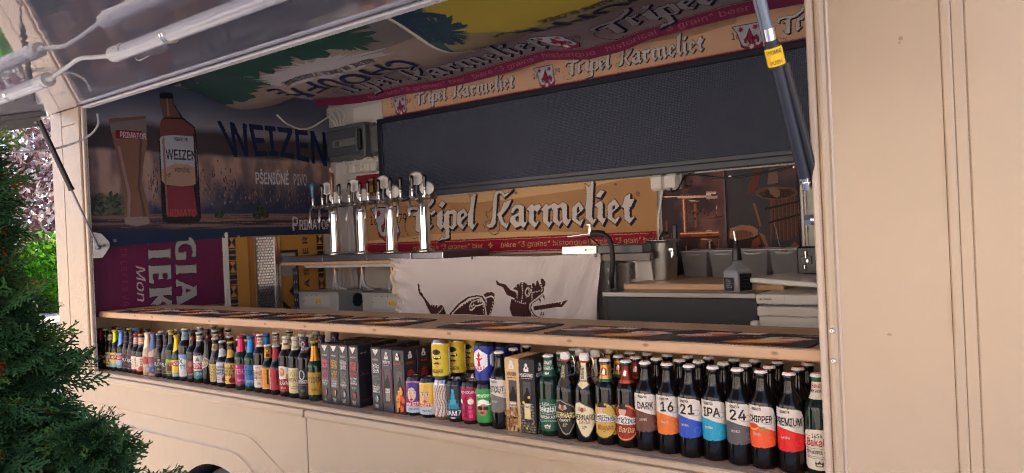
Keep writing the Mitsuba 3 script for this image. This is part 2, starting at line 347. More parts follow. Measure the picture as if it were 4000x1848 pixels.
G = json.loads('''{"T":[[[-3626,1813],[-3646,1830],[-3642,1855],[-3613,1867],[-3568,1869],[-3506,1861],[-3462,1872],[-3424,1896],[-3413,1922],[-3392,1914],[-3397,1888],[-3432,1861],[-3476,1839],[-3526,1837],[-3576,1849],[-3611,1847],[-3627,1834]],[[-3600,1817],[-3545,1838],[-3523,1839],[-3488,1846],[-3524,1831],[-3531,1709],[-3548,1697],[-3569,1706],[-3599,1737],[-3577,1720],[-3567,1808],[-3591,1809]]],"r":[[[-3460,1825],[-3443,1839],[-3430,1821],[-3397,1835],[-3386,1824],[-3422,1802],[-3438,1812],[-3442,1737],[-3424,1746],[-3421,1740],[-3460,1708],[-3481,1725],[-3465,1823]]],"i":[[[-3378,1805],[-3328,1835],[-3323,1827],[-3334,1734],[-3325,1742],[-3319,1737],[-3348,1704],[-3382,1738],[-3375,1789],[-3384,1796]],[[-3356,1863],[-3325,1892],[-3296,1875],[-3327,1846]]],"p":[[[-3321,1800],[-3275,1832],[-3267,1821],[-3228,1832],[-3204,1811],[-3214,1729],[-3245,1704],[-3276,1717],[-3280,1654],[-3295,1648],[-3346,1643],[-3376,1635],[-3338,1669],[-3333,1658],[-3315,1655],[-3308,1709],[-3329,1723],[-3312,1788]],[[-3268,1803],[-3245,1804],[-3237,1793],[-3243,1733],[-3258,1722],[-3275,1734]]],"e":[[[-3201,1804],[-3142,1833],[-3113,1791],[-3167,1755],[-3171,1738],[-3149,1720],[-3127,1747],[-3122,1742],[-3164,1701],[-3208,1738]],[[-3170,1794],[-3147,1806],[-3142,1788],[-3169,1772]]],"l":[[[-3100,1925],[-3073,1897],[-3047,1921],[-3041,1914],[-3065,1827],[-3075,1734],[-3064,1725],[-3049,1745],[-3041,1738],[-3083,1694],[-3117,1729],[-3113,1791],[-3092,1828],[-3085,1896]]],"K":[[[-2912,1851],[-2901,1896],[-2881,1920],[-2850,1923],[-2829,1911],[-2820,1895],[-2753,1921],[-2826,1877],[-2843,1900],[-2861,1908],[-2876,1899],[-2882,1849],[-2898,1726],[-2921,1706],[-2953,1701],[-2976,1731],[-2957,1722],[-2935,1727],[-2919,1777]],[[-2890,1779],[-2860,1796],[-2837,1828],[-2833,1846],[-2770,1864],[-2798,1819],[-2831,1788],[-2850,1773],[-2834,1735],[-2812,1716],[-2800,1734],[-2794,1729],[-2816,1691],[-2851,1715],[-2870,1749],[-2874,1770]]],"a":[[[-2777,1783],[-2770,1810],[-2743,1828],[-2708,1830],[-2683,1817],[-2686,1728],[-2676,1720],[-2665,1733],[-2661,1727],[-2688,1690],[-2710,1707],[-2749,1692],[-2788,1729],[-2783,1761],[-2721,1782],[-2719,1803],[-2734,1810],[-2758,1791],[-2762,1781]],[[-2747,1760],[-2721,1766],[-2721,1730],[-2734,1728],[-2748,1743]]],"r2":[[[-2667,1798],[-2623,1829],[-2609,1814],[-2576,1824],[-2557,1809],[-2589,1775],[-2605,1792],[-2613,1783],[-2616,1729],[-2602,1714],[-2584,1729],[-2579,1723],[-2611,1687],[-2653,1727],[-2645,1786],[-2657,1795]]],"m":[[[-2563,1790],[-2523,1825],[-2509,1810],[-2465,1825],[-2447,1809],[-2404,1826],[-2382,1809],[-2386,1733],[-2375,1721],[-2363,1730],[-2359,1724],[-2388,1687],[-2417,1712],[-2416,1785],[-2427,1798],[-2446,1791],[-2449,1729],[-2436,1714],[-2421,1727],[-2418,1719],[-2442,1687],[-2481,1720],[-2477,1781],[-2491,1798],[-2510,1791],[-2516,1724],[-2505,1712],[-2490,1723],[-2485,1717],[-2511,1684],[-2550,1722],[-2547,1781],[-2556,1787]]],"e2":[[[-2346,1791],[-2299,1823],[-2270,1779],[-2321,1745],[-2322,1726],[-2300,1710],[-2279,1728],[-2276,1722],[-2299,1685],[-2352,1722]],[[-2316,1787],[-2302,1794],[-2299,1767],[-2318,1755]]],"l2":[[[-2256,1913],[-2228,1894],[-2211,1921],[-2198,1918],[-2208,1842],[-2221,1733],[-2211,1715],[-2197,1724],[-2194,1716],[-2219,1685],[-2261,1727],[-2260,1780],[-2249,1837],[-2248,1886]]],"i2":[[[-2202,1794],[-2162,1818],[-2147,1804],[-2153,1729],[-2145,1716],[-2134,1725],[-2132,1719],[-2155,1684],[-2186,1723],[-2181,1780],[-2196,1790]],[[-2191,1842],[-2159,1874],[-2131,1868],[-2161,1833]]],"e3":[[[-2118,1791],[-2073,1821],[-2044,1781],[-2092,1748],[-2093,1726],[-2075,1710],[-2051,1726],[-2047,1720],[-2076,1685],[-2121,1720]],[[-2088,1782],[-2071,1788],[-2072,1770],[-2089,1759]]],"t":[[[-2034,1775],[-2015,1807],[-2012,1828],[-1976,1844],[-1978,1813],[-1951,1813],[-1974,1773],[-1984,1772],[-1986,1728],[-1979,1711],[-1964,1723],[-1958,1717],[-1988,1684],[-2018,1711],[-2017,1770]]],"banband":[[[-3703,1666],[-3474,1680],[-2780,1673]],[[-3445,1940],[-3161,1942],[-2886,1930]],[[-3400,1881],[-3031,1863],[-2769,1871]]],"banband2":[[[-2866,1869],[-2561,1877],[-2259,1889],[-2181,1896],[-2035,1913],[-1816,1911]],[[-2877,1673],[-2592,1666],[-2270,1648],[-1831,1616]],[[-2880,1632],[-1831,1609]],[[-2885,1541],[-2436,1545]]],"drag":[[[-3039,1405],[-3030,1408],[-3024,1388],[-3032,1382],[-3019,1376],[-3026,1364],[-3007,1353],[-3002,1337],[-2954,1296],[-2950,1284],[-2939,1292],[-2932,1281],[-2926,1294],[-2918,1293],[-2915,1276],[-2902,1291],[-2894,1291],[-2896,1274],[-2876,1290],[-2861,1292],[-2850,1279],[-2841,1245],[-2839,1239],[-2952,1242],[-3006,1326],[-3031,1345],[-3039,1372]],[[-2818,1242],[-2744,1300],[-2668,1338],[-2600,1348],[-2568,1343],[-2545,1321],[-2542,1303],[-2534,1282],[-2524,1244],[-2534,1244],[-2551,1310],[-2573,1335],[-2601,1340],[-2659,1331],[-2730,1296],[-2803,1242]],[[-2793,1244],[-2715,1293],[-2650,1323],[-2597,1333],[-2569,1325],[-2552,1281],[-2545,1244]],[[-2563,1350],[-2534,1361],[-2501,1366],[-2483,1354],[-2480,1326],[-2489,1340],[-2507,1348],[-2545,1336]],[[-2540,1330],[-2507,1340],[-2489,1329],[-2486,1304],[-2508,1245],[-2524,1244],[-2538,1296]],[[-2469,1422],[-2461,1424],[-2448,1410],[-2408,1405],[-2374,1377],[-2333,1363],[-2336,1335],[-2347,1335],[-2397,1352],[-2422,1387],[-2462,1401]],[[-2367,1331],[-2348,1328],[-2326,1360],[-2328,1374],[-2356,1380],[-2344,1394],[-2333,1387],[-2335,1403],[-2321,1408],[-2318,1395],[-2314,1412],[-2293,1415],[-2267,1409],[-2259,1400],[-2238,1403],[-2232,1391],[-2229,1410],[-2220,1412],[-2208,1397],[-2203,1421],[-2196,1424],[-2187,1398],[-2181,1433],[-2169,1433],[-2155,1416],[-2156,1399],[-2163,1390],[-2159,1375],[-2168,1365],[-2216,1333],[-2238,1319],[-2252,1305],[-2258,1274],[-2247,1243],[-2364,1243],[-2379,1278],[-2373,1306]],[[-2246,1321],[-2255,1288],[-2246,1257],[-2225,1244],[-2234,1244],[-2258,1260],[-2261,1291],[-2255,1312]],[[-2238,1312],[-2195,1337],[-2160,1363],[-2163,1356],[-2199,1330],[-2234,1309],[-2244,1288],[-2229,1257],[-2200,1245],[-2158,1246],[-2200,1241],[-2233,1250],[-2249,1278],[-2246,1298]],[[-2233,1295],[-2061,1320],[-2020,1330],[-2019,1326],[-2058,1295],[-2086,1295],[-2228,1275]],[[-2197,1332],[-2182,1335],[-2182,1312]],[[-2171,1346],[-2159,1353],[-2153,1331]],[[-2187,1252],[-2177,1276],[-2174,1252]],[[-2170,1252],[-2163,1271],[-2158,1253]]],"drageye":[[[-2276,1370],[-2266,1388],[-2255,1393],[-2241,1386],[-2233,1371],[-2243,1350],[-2260,1339],[-2272,1353]],[[-2271,1370],[-2263,1384],[-2255,1389],[-2245,1383],[-2239,1371],[-2247,1353],[-2260,1344],[-2267,1355]],[[-2266,1371],[-2261,1380],[-2256,1383],[-2250,1379],[-2246,1371],[-2251,1360],[-2258,1352],[-2264,1358]]],"dragslot":[[[-2664,1286],[-2646,1311],[-2607,1322],[-2573,1325],[-2560,1314],[-2565,1301],[-2618,1287],[-2643,1268],[-2660,1268]],[[-2659,1285],[-2644,1307],[-2605,1319],[-2576,1321],[-2566,1312],[-2570,1304],[-2620,1291],[-2646,1273],[-2657,1273]]],"dragdots":[[[-2645,1287],[-2630,1296],[-2595,1313],[-2580,1315]],[[-2790,1250],[-2772,1260],[-2751,1273],[-2730,1283],[-2710,1293],[-2690,1302],[-2670,1312],[-2650,1320],[-2633,1324]],[[-2563,1299],[-2561,1287],[-2559,1272],[-2557,1258],[-2553,1245]],[[-2493,1311],[-2495,1299],[-2499,1283],[-2505,1265],[-2509,1252]],[[-2326,1367],[-2326,1353],[-2328,1339],[-2338,1321],[-2324,1318],[-2309,1315],[-2296,1314],[-2283,1311],[-2271,1311]],[[-2297,1408],[-2298,1396],[-2294,1384],[-2291,1372],[-2290,1360],[-2290,1348],[-2292,1336],[-2294,1323]],[[-2230,1391],[-2230,1378],[-2229,1366],[-2229,1354],[-2230,1342],[-2232,1331]],[[-2218,1366],[-2204,1369],[-2189,1372],[-2176,1371],[-2170,1380],[-2175,1390],[-2178,1399],[-2180,1410],[-2182,1421]],[[-2895,1244],[-2885,1252],[-2876,1258],[-2865,1267],[-2856,1274]]],"gia":[[[614,1727],[635,1706],[647,1672],[644,1610],[615,1609],[623,1640],[616,1673],[586,1691],[556,1686],[535,1668],[532,1638],[566,1637],[582,1646],[579,1594],[517,1595],[512,1636],[516,1677],[536,1725],[566,1727]],[[642,1568],[641,1503],[630,1512],[530,1515],[512,1504],[512,1571],[524,1560],[633,1560]],[[640,1437],[638,1376],[543,1336],[508,1327],[509,1384],[523,1376],[545,1383],[548,1436],[527,1442],[508,1433],[510,1482],[532,1468],[622,1426]]],"giahole":[[[569,1424],[603,1408],[567,1393]]],"riek":[[[355,1719],[385,1720],[358,1695],[354,1693]],[[430,1721],[476,1724],[459,1718],[443,1717]],[[485,1667],[483,1605],[471,1614],[368,1615],[351,1602],[352,1666],[362,1657],[473,1658]],[[483,1575],[482,1486],[452,1485],[461,1493],[460,1521],[430,1523],[429,1496],[438,1489],[399,1489],[407,1497],[407,1523],[372,1523],[371,1496],[379,1465],[349,1471],[350,1576],[362,1568],[469,1566]],[[481,1445],[481,1386],[469,1393],[423,1394],[443,1376],[472,1359],[480,1362],[479,1332],[454,1336],[424,1359],[400,1340],[352,1348],[398,1392],[362,1391],[348,1384],[348,1446],[360,1437],[467,1436]]],"mon":[[[259,1527],[266,1560],[269,1527]]],"crest":[[[-2579,2604],[-2438,2603],[-2436,2544],[-2425,2504],[-2437,2477],[-2487,2467],[-2535,2496],[-2545,2541],[-2559,2577]],[[-2539,2516],[-2527,2499],[-2511,2492],[-2495,2496],[-2492,2511],[-2464,2510],[-2462,2493],[-2449,2491],[-2436,2502],[-2426,2509],[-2425,2504],[-2438,2476],[-2487,2467],[-2535,2495]],[[-2493,2579],[-2478,2543],[-2484,2524],[-2490,2510],[-2475,2499],[-2470,2490],[-2498,2495],[-2492,2511],[-2498,2533],[-2506,2547]],[[-2490,2515],[-2496,2533],[-2509,2539],[-2521,2532],[-2518,2515],[-2510,2511],[-2512,2525],[-2504,2526],[-2499,2516]],[[-2480,2513],[-2475,2534],[-2459,2543],[-2447,2529],[-2448,2508],[-2456,2509],[-2455,2522],[-2465,2526],[-2473,2512]]],"creststar":[[[-2537,2583]],[[-2462,2584]],[[-2480,2488]],[[-2561,2547]],[[-2413,2545]],[[-2389,2566]],[[-1531,2521]]],"pic":[[[-1441,1636],[-1382,1651],[-1332,1644],[-1304,1627],[-1303,1602],[-1322,1590],[-1377,1580],[-1420,1581],[-1446,1590]],[[-1427,1619],[-1375,1627],[-1333,1615],[-1326,1599],[-1364,1584],[-1416,1583]],[[-1420,1577],[-1301,1598],[-1286,1556],[-1287,1528],[-1453,1530],[-1448,1582]],[[-1331,1574],[-1299,1592],[-1290,1556],[-1333,1529],[-1341,1546]],[[-1308,1807],[-1283,1818],[-1249,1823],[-1201,1822],[-1130,1811],[-1107,1793],[-1108,1777],[-1164,1759],[-1220,1759],[-1276,1772],[-1304,1791]],[[-1296,1798],[-1250,1813],[-1138,1805],[-1119,1790],[-1147,1772],[-1203,1764],[-1272,1776]],[[-1232,1757],[-1108,1771],[-1105,1662],[-1112,1591],[-1172,1565],[-1228,1575],[-1224,1660]],[[-1246,1819],[-1217,1821],[-1190,1803],[-1191,1779],[-1207,1768],[-1235,1790]],[[-1321,1751],[-1310,1751],[-1282,1642],[-1293,1638]],[[-1238,1762],[-1226,1763],[-1242,1527],[-1247,1527]],[[-1226,1656],[-1220,1656],[-1198,1526],[-1203,1526]],[[-1311,1910],[-1274,1908],[-1295,1823],[-1344,1793],[-1336,1834]],[[-1300,1614],[-1272,1597],[-1249,1527],[-1263,1527]],[[-1237,1910],[-1197,1907],[-1196,1840],[-1249,1834]],[[-1168,1525],[-1133,1564],[-1111,1539],[-1119,1534],[-1134,1546],[-1158,1525]]],"pic1":[[[-1786,1817],[-1707,1812],[-1708,1805],[-1787,1809]],[[-1707,1812],[-1555,1804],[-1556,1790],[-1708,1800]],[[-1555,1825],[-1502,1820],[-1503,1809],[-1528,1811],[-1528,1800],[-1495,1799],[-1496,1786],[-1518,1780],[-1538,1785],[-1541,1772],[-1554,1773]],[[-1687,1793],[-1657,1793],[-1662,1626],[-1683,1625]],[[-1623,1769],[-1609,1768],[-1612,1648],[-1622,1646]],[[-1650,1790],[-1588,1780],[-1611,1769],[-1634,1770]],[[-1563,1689],[-1509,1694],[-1504,1762],[-1500,1753],[-1501,1698],[-1471,1700],[-1473,1695],[-1502,1688]],[[-1641,1630],[-1496,1628],[-1498,1592],[-1643,1593]],[[-1702,1628],[-1641,1630],[-1643,1597],[-1704,1595]],[[-1568,1625],[-1550,1637],[-1532,1630],[-1524,1614],[-1546,1607],[-1564,1609]],[[-1780,1690],[-1770,1690],[-1772,1615],[-1782,1615]],[[-1792,1609],[-1765,1615],[-1765,1601],[-1792,1602]],[[-1592,1587],[-1585,1587],[-1589,1529],[-1595,1529]],[[-1504,1584],[-1498,1584],[-1500,1527],[-1506,1527]],[[-1599,1589],[-1579,1593],[-1516,1580],[-1490,1583],[-1494,1577],[-1517,1576],[-1579,1586]],[[-1682,1551],[-1653,1576],[-1653,1528],[-1683,1529]],[[-1650,1539],[-1618,1545],[-1616,1527],[-1646,1528]],[[-1564,1565],[-1548,1579],[-1526,1572],[-1518,1550],[-1519,1527],[-1564,1528]]],"wz_bottle":[[[459,2569],[471,2583],[531,2588],[543,2573],[541,2527],[594,2449],[668,2396],[679,2346],[686,1843],[671,1817],[599,1808],[477,1812],[444,1829],[440,1935],[444,2361],[459,2411],[477,2437],[459,2518]],[[458,2546],[538,2551],[537,2526],[585,2446],[477,2437],[461,2510]],[[472,2429],[594,2436],[663,2391],[665,2336],[446,2312],[449,2386]],[[448,2312],[467,2326],[536,2337],[624,2337],[660,2336],[669,2328],[676,2141],[616,2164],[537,2167],[449,2128]],[[449,2128],[537,2167],[616,2164],[676,2141],[674,2056],[637,2038],[556,2032],[471,2042],[448,2062]],[[475,2038],[645,2034],[664,1860],[470,1849]]],"wz_glass":[[[159,2400],[373,2436],[373,2274],[348,2176],[330,2047],[357,1935],[368,1822],[343,1804],[287,1799],[232,1808],[217,1832],[226,1934],[210,2091],[183,2261]],[[194,2340],[346,2345],[344,2300],[193,2292]],[[222,1851],[354,1854],[364,1814],[287,1799],[224,1812]],[[165,2377],[372,2420],[372,2339],[170,2323]]],"wz_ref":[[[831,2447],[921,2448],[1114,2450],[1220,2450],[1387,2452],[1503,2445],[1672,2439]],[[820,2218],[899,2223],[1010,2232],[1199,2249],[1270,2248],[1399,2241],[1502,2221],[1657,2181]],[[1044,2102],[1465,2082],[1047,2165],[1468,2144]],[[1293,1762],[1639,1754],[1297,1837],[1642,1814]],[[43,1963],[1734,1983]],[[39,1879],[362,1866],[982,1898],[1300,1879],[1701,1863]],[[54,2222],[430,2254],[675,2265],[900,2230],[998,2208]],[[36,1811],[1695,1753]],[[201,2317],[343,2328]],[[473,2182],[644,2197],[476,2240],[647,2246]],[[517,2118],[605,2120],[518,2139],[606,2138]],[[479,1853],[645,1852],[481,1894]],[[515,2296],[600,2302],[516,2317]],[[775,1859],[837,1863],[805,1889]],[[1043,1885],[1103,1848]]]}''')
def gm(name, i=None):
    return [[(a / 1000.0, b / 1000.0) for a, b in p] for p in G[name]] if i is None else [(a / 1000.0, b / 1000.0) for a, b in G[name][i]]

# ------------------------------------------------------------------ ground
put('ground', box(-160, 120, -120, 160, -0.3, 0.0), 'paving', kind='structure')

# ------------------------------------------------------------------ the truck
tr = thing('food_truck', 'cream coloured food truck with its side hatch open over a bar counter', 'truck')
XL, XR, X0, X1 = -4.285, -0.540, -4.70, 2.3
arch = sg.Point(-3.13, 0.292).buffer(0.41, 24)
lower = sg.box(X0, 0.38, X1, 0.974).difference(sg.Point(-3.13, 0.292).buffer(0.44, 24)).difference(sg.box(-2.499, 0.3, -2.495, 1.0))
put('side_panel', ext_y(lower, 0.0, 0.025), 'cream', tr)
P0 = [(X0, 0.853), (-2.94, 0.856), (-2.885, 0.85), (-2.84, 0.832), (-2.655, 0.733), (-2.36, 0.44), (-2.34, 0.38)]
P1 = [(X0, 0.772), (-3.02, 0.778), (-2.95, 0.768), (-2.90, 0.745), (-2.745, 0.655), (-2.46, 0.40), (-2.45, 0.38)]
ring = []
NS = 5
for s in range(NS + 1):
    a = s / NS * math.pi / 2
    ring.append([((1 - math.sin(a)) * p[0] + math.sin(a) * q[0], -0.002 - 0.017 * (1 - math.cos(a)) ** 0.85 - 0.002 * (s > 0), (1 - math.sin(a)) * p[1] + math.sin(a) * q[1]) for p, q in zip(P0, P1)])
rv = np.array(ring).reshape(-1, 3); n = len(P0); rf = []
for s in range(NS):
    for j in range(n - 1):
        a, b, c, d = s * n + j, s * n + j + 1, (s + 1) * n + j + 1, (s + 1) * n + j
        rf += [[a, c, b], [a, d, c]]
yf = rv[-1][1]
flare_face = poly(P1 + [(X0, 0.38)]).difference(arch)
ff = tri2(flare_face)
fv = np.stack([ff[0][:, 0], np.full(len(ff[0]), yf), ff[0][:, 1]], 1)
put('wheel_arch_flare', cat(tm(rv, rf), tm(fv, ff[1])), 'cream', tr, smooth=35)
aa = np.linspace(0, 2 * np.pi, 49)
lip = [(-3.13 + 0.41 * math.cos(t), yf + 0.001, 0.292 + 0.41 * math.sin(t)) for t in aa] + [(-3.13 + 0.395 * math.cos(t), yf + 0.03, 0.292 + 0.395 * math.sin(t)) for t in aa] + [(-3.13 + 0.41 * math.cos(t), 0.5, 0.292 + 0.41 * math.sin(t)) for t in aa]
lf = []
for s in range(2):
    for j in range(48):
        a = s * 49 + j
        lf += [[a, a + 1, a + 50], [a, a + 50, a + 49]]
put('wheel_arch_liner', tm(lip, lf), 'black_rubber', tr, smooth=40)
wh = put('wheel', xf(lathe([(0, -0.1), (0.2, -0.1), (0.33, -0.085), (0.335, -0.06), (0.335, 0.06), (0.33, 0.085), (0.2, 0.1), (0, 0.1)], 48), rot([1, 0, 0], 90), (-3.13, 0.15, 0.335)), 'black_rubber', tr, smooth=40)
put('rim', xf(lathe([(0, 0.06), (0.06, 0.085), (0.1, 0.06), (0.19, 0.055), (0.2, 0.102), (0.205, 0.102)], 32), rot([1, 0, 0], 90), (-3.13, 0.15, 0.335)), 'steel', wh, smooth=40)
# belt moulding and sill of the serving hatch
for i, (xa, xb) in enumerate(((X0, -2.502), (-2.490, X1))):
    prof = [(0.0, 0.976), (-0.010, 0.977), (-0.013, 0.984), (-0.013, 0.998), (-0.009, 1.006), (0.0, 1.0085)]
    put('belt_moulding', ext_x(poly([(0.02, 0.976)] + prof + [(0.02, 1.0085)]), xa, xb), 'cream', tr, smooth=30)
put('belt_joint', cat(box(-2.503, -2.489, 0.002, 0.02, 0.974, 1.01), cyl((-2.505, -0.0135, 0.977), (-2.486, -0.011, 1.008), 0.0022, 8)), 'cream_groove', tr)
put('sill', ext_x(poly([(0.0, 1.011), (0.0, 1.0225), (0.004, 1.0265), (0.012, 1.0268), (0.045, 1.0212), (0.045, 1.000)]), XL, XR), 'cream', tr, smooth=30)
put('sill_rail', cat(box(XL, XR, -0.002, 0.03, 1.0095, 1.011), box(X0, X1, 0.006, 0.02, 1.0, 1.02)), 'cream_groove', tr)
put('sill_lip', box(XL, XR, 0.0455, 0.0505, 1.0, 1.0222), 'sill_grey', tr); prin('sill_grey', (0.33, 0.27, 0.24), 0.5)
put('side_panel', box(XR - 0.001, X1, 0.0, 0.02, 1.012, 1.02), 'cream', tr)
# left pillar
put('pillar', cat(box(X0, -4.565, 0.0, 0.03, 1.012, 2.447), box(-4.559, -4.382, 0.001, 0.03, 1.012, 2.36), box(-4.559, -4.382, 0.001, 0.03, 2.366, 2.447)), 'cream', tr)
put('pillar_groove', box(-4.57, -4.37, 0.006, 0.02, 1.012, 2.447), 'cream_groove', tr)
put('hatch_frame', ext_y(sg.box(-4.381, 1.012, -4.348, 2.447), -0.004, 0.02), 'cream', tr)
for xa, xb, yy in ((-4.346, -4.322, -0.011), (-4.318, -4.3085, -0.001)):
    put('hatch_frame', box(xa, xb, yy, 0.013, 1.012, 2.445, 0.004), 'cream', tr)
put('hatch_frame', box(-4.321, -4.319, 0.0, 0.012, 1.012, 2.445), 'cream_groove', tr)
put('hatch_frame', box(-4.3065, XL, -0.006, 0.009, 1.012, 2.444, 0.003), 'cream_edge', tr)
put('jamb', box(-4.290, -4.2855, 0.0095, 0.015, 1.024, 2.444), 'grey_plastic', tr)
# right pillar and the blank side beyond it
put('hatch_frame', box(XR, -0.5225, -0.006, 0.05, 1.012, 2.444, 0.004), 'cream_edge', tr)
put('hatch_frame', box(-0.5225, -0.519, 0.004, 0.05, 1.012, 2.444), 'cream_groove', tr)
put('hatch_frame', box(-0.519, -0.4985, -0.010, 0.04, 1.0115, 2.444, 0.007), 'cream', tr, smooth=30)
put('pillar', ext_y(sg.box(-0.4985, 1.012, -0.264, 2.78), 0.0, 0.025), 'cream', tr)
put('hatch_frame', box(-0.4965, -0.489, -0.0045, 0.02, 1.0115, 2.78, 0.004), 'cream_edge', tr)
put('pillar_groove', box(-0.27, -0.20, 0.0035, 0.02, 0.38, 2.78), 'cream_groove', tr)
put('door_frame', cat(box(-0.2622, -0.2425, -0.004, 0.02, 1.0115, 2.78, 0.003), box(-0.2418, -0.2188, -0.001, 0.02, 1.0115, 2.78, 0.002)), 'cream', tr)
put('side_door', box(-0.2175, X1, 0.0, 0.025, 1.0115, 2.78, 0.003), 'cream', tr)
for zz in (1.395, 1.325):
    sc = put('screw', xf(lathe([(0, 0.0035), (0.004, 0.0035), (0.0062, 0.0012), (0.0066, 0), (0, 0)], 20), rot([1, 0, 0], 90), (-0.5085, -0.0105, zz)), 'steel', tr, smooth=40)
    put('slot', cat(box(-0.5112, -0.5058, -0.0146, -0.0135, zz - 0.0006, zz + 0.0006), box(-0.5091, -0.5079, -0.0146, -0.0135, zz - 0.0027, zz + 0.0027)), 'black', sc)
# top of the hatch opening, roof, ends
prin('trim_white', (0.62, 0.60, 0.60), 0.3)
put('hatch_trim', box(XL, XR, -0.006, 0.03, 2.4335, 2.4405, 0.002), 'trim_white', tr)
put('hatch_trim', box(XL, XR, -0.002, 0.03, 2.4415, 2.4465, 0.002), 'grey_plastic', tr)
put('header_panel', box(X0, -0.4995, 0.004, 0.03, 2.457, 2.78), 'cream', tr)
put('roof', box(X0 - 0.02, X1 + 0.02, -0.02, 2.02, 2.785, 2.83, 0.015), 'cream', tr)
put('end_wall', box(X0, X0 + 0.03, 0.032, 1.98, 0.38, 2.78), 'cream', tr)
put('end_wall', box(X1 - 0.03, X1, 0.032, 1.98, 0.38, 2.78), 'cream', tr)
put('rear_panel', box(X0, X1, 1.98, 2.0, 0.38, 2.78), 'cream', tr)
prin('inner_wall', (0.58, 0.56, 0.56), 0.6)
prin('inner_green', (0.56, 0.57, 0.49), 0.5)
put('interior_wall', box(-4.40, -4.362, 0.018, 1.76, 1.309, 2.70), 'inner_wall', tr)
put('interior_wall', box(-4.50, -4.47, 0.027, 1.76, 0.5, 1.307), 'inner_wall', tr)
put('interior_wall', box(-4.362, 1.0, 1.75, 1.78, 0.5, 2.70), 'inner_wall', tr)
put('interior_wall', box(1.0, 1.03, 0.05, 1.76, 0.5, 2.70), 'inner_green', tr)
put('interior_panel', box(-1.082, 0.9, 1.742, 1.75, 0.5, 2.46), 'inner_green', tr)
put('interior_trim', cat(box(-1.096, -1.086, 1.732, 1.75, 0.9, 2.46), box(-1.080, -1.074, 1.732, 1.742, 0.9, 2.46)), 'white_plastic', tr)
put('ceiling', box(-4.40, 1.03, 0.03, 1.78, 2.69, 2.72), 'inner_wall', tr)
put('interior_floor', box(-4.40, 1.03, 0.03, 1.78, 0.48, 0.51), 'floor_grey', tr); prin('floor_grey', (0.36, 0.35, 0.35), 0.5)
# shelf for the bottles under the counter
put('bottle_shelf', box(-4.468, XR, 0.051, 0.42, 0.995, 1.0195), 'wood', tr)
put('shelf_back', cat(box(-4.468, -4.02, 0.405, 0.42, 1.02, 1.31), box(-4.018, XR, 0.402, 0.42, 1.02, 1.31)), 'ply_board', tr)
put('shelf_side', box(-4.4695, -4.460, 0.06, 0.402, 1.02, 1.306), 'ply_board', tr)
put('shelf_side', box(-0.535, -0.52, 0.06, 0.402, 1.02, 1.31), 'ply_board', tr)
put('counter_support', cat(box(-4.468, XR, 0.42, 0.44, 0.5, 1.31)), 'dark_grey', tr)
# mirror bracket on the far edge of the pillar
put('end_bracket', cat(box(-4.745, -4.702, 0.01, 0.04, 2.245, 2.31, 0.004), box(-4.75, -4.702, 0.006, 0.045, 2.21, 2.238, 0.004)), 'cream', tr)

# the raised hatch, hinged along the top of the opening and sloping down outwards
al = math.radians(13.5); HT = np.array([0, -math.cos(al), -math.sin(al)]); HN = np.array([0, math.sin(al), -math.cos(al)]); HO = np.array([0, -0.016, 2.447])
def hp(x, t, o): return np.array([x, 0, 0]) + HO + HT * t + HN * o
HM = np.eye(4); HM[:3, 0] = [1, 0, 0]; HM[:3, 1] = HT; HM[:3, 2] = -HN; HM[:3, 3] = HO        # local x, t, up
def hbox(x0, x1, t0, t1, o0, o1, b=0.0):
    m = box(x0, x1, t0, t1, -o1, -o0, b); m.apply_transform(HM); m.invert(); return m
gx, gt = np.meshgrid(np.linspace(-4.655, -0.29, 60), np.linspace(0.004, 1.47, 24), indexing='ij')
gv = np.array([hp(a, b, 0.0) for a, b in zip(gx.ravel(), gt.ravel())])
gf = []
for i in range(59):
    for j in range(23):
        a = i * 24 + j; gf += [[a, a + 1, a + 25], [a, a + 25, a + 24]]
hatch = put('hatch', tm(gv, gf), 'flap_sheet', tr)
put('outer_skin', hbox(-4.66, -0.28, 0.003, 1.48, -0.03, -0.004, 0.004), 'cream', hatch)
prin('bar_grey', (0.21, 0.195, 0.185), 0.45)
br = cat(hbox(-4.36, -4.30, 0.17, 1.46, 0.002, 0.03, 0.003), hbox(-4.335, -4.302, 0.20, 1.46, 0.03, 0.078, 0.003))
put('hatch_bar', br, 'bar_grey', tr)
put('hatch_bar', cat(hbox(-0.52, -0.46, 0.17, 1.46, 0.002, 0.03, 0.003), hbox(-0.515, -0.48, 0.20, 1.46, 0.03, 0.078, 0.003)), 'bar_grey', tr)
put('bolt', xf(lathe([(0, 0.006), (0.006, 0.006), (0.008, 0.0), (0, 0)], 6), rot([0, 1, 0], 90), hp(-4.301, 0.235, 0.058)), 'chrome', tr)
def strut(nm, bot, top, frac, r, r2, extra=None):
    bot, top = np.array(bot, float), np.array(top, float); mid = bot + (top - bot) * frac
    s = put(nm, cat(cyl(top, mid, r, 18), cyl(mid, mid + (bot - top) * 0.02, r * 1.15, 18)), 'black', tr, smooth=40)
    put('piston_rod', cyl(mid, bot, r2, 12), 'dark_steel', s, smooth=40)
    put('ball_joint', cat(trimesh.creation.icosphere(2, 0.014), ).apply_translation(bot), 'dark_steel', s, smooth=True)
    return s
strut('gas_strut', (-4.262, 0.035, 1.688), hp(-4.30, 0.215, 0.05), 0.48, 0.0135, 0.0055)
put('strut_bracket', ext_x(poly([(0.016, 1.63), (0.016, 1.77), (0.06, 1.76), (0.10, 1.715), (0.10, 1.685), (0.06, 1.63)]), -4.2815, -4.278), 'white_plastic', tr)
put('bracket_pin', cyl((-4.277, 0.06, 1.695), (-4.25, 0.06, 1.695), 0.009, 14), 'steel', tr, smooth=40)
b0, t0 = np.array([-0.553, 0.02, 1.70]), np.array([-0.603, -0.235, 2.345]); dv = (t0 - b0) / np.linalg.norm(t0 - b0); Ls = np.linalg.norm(t0 - b0)
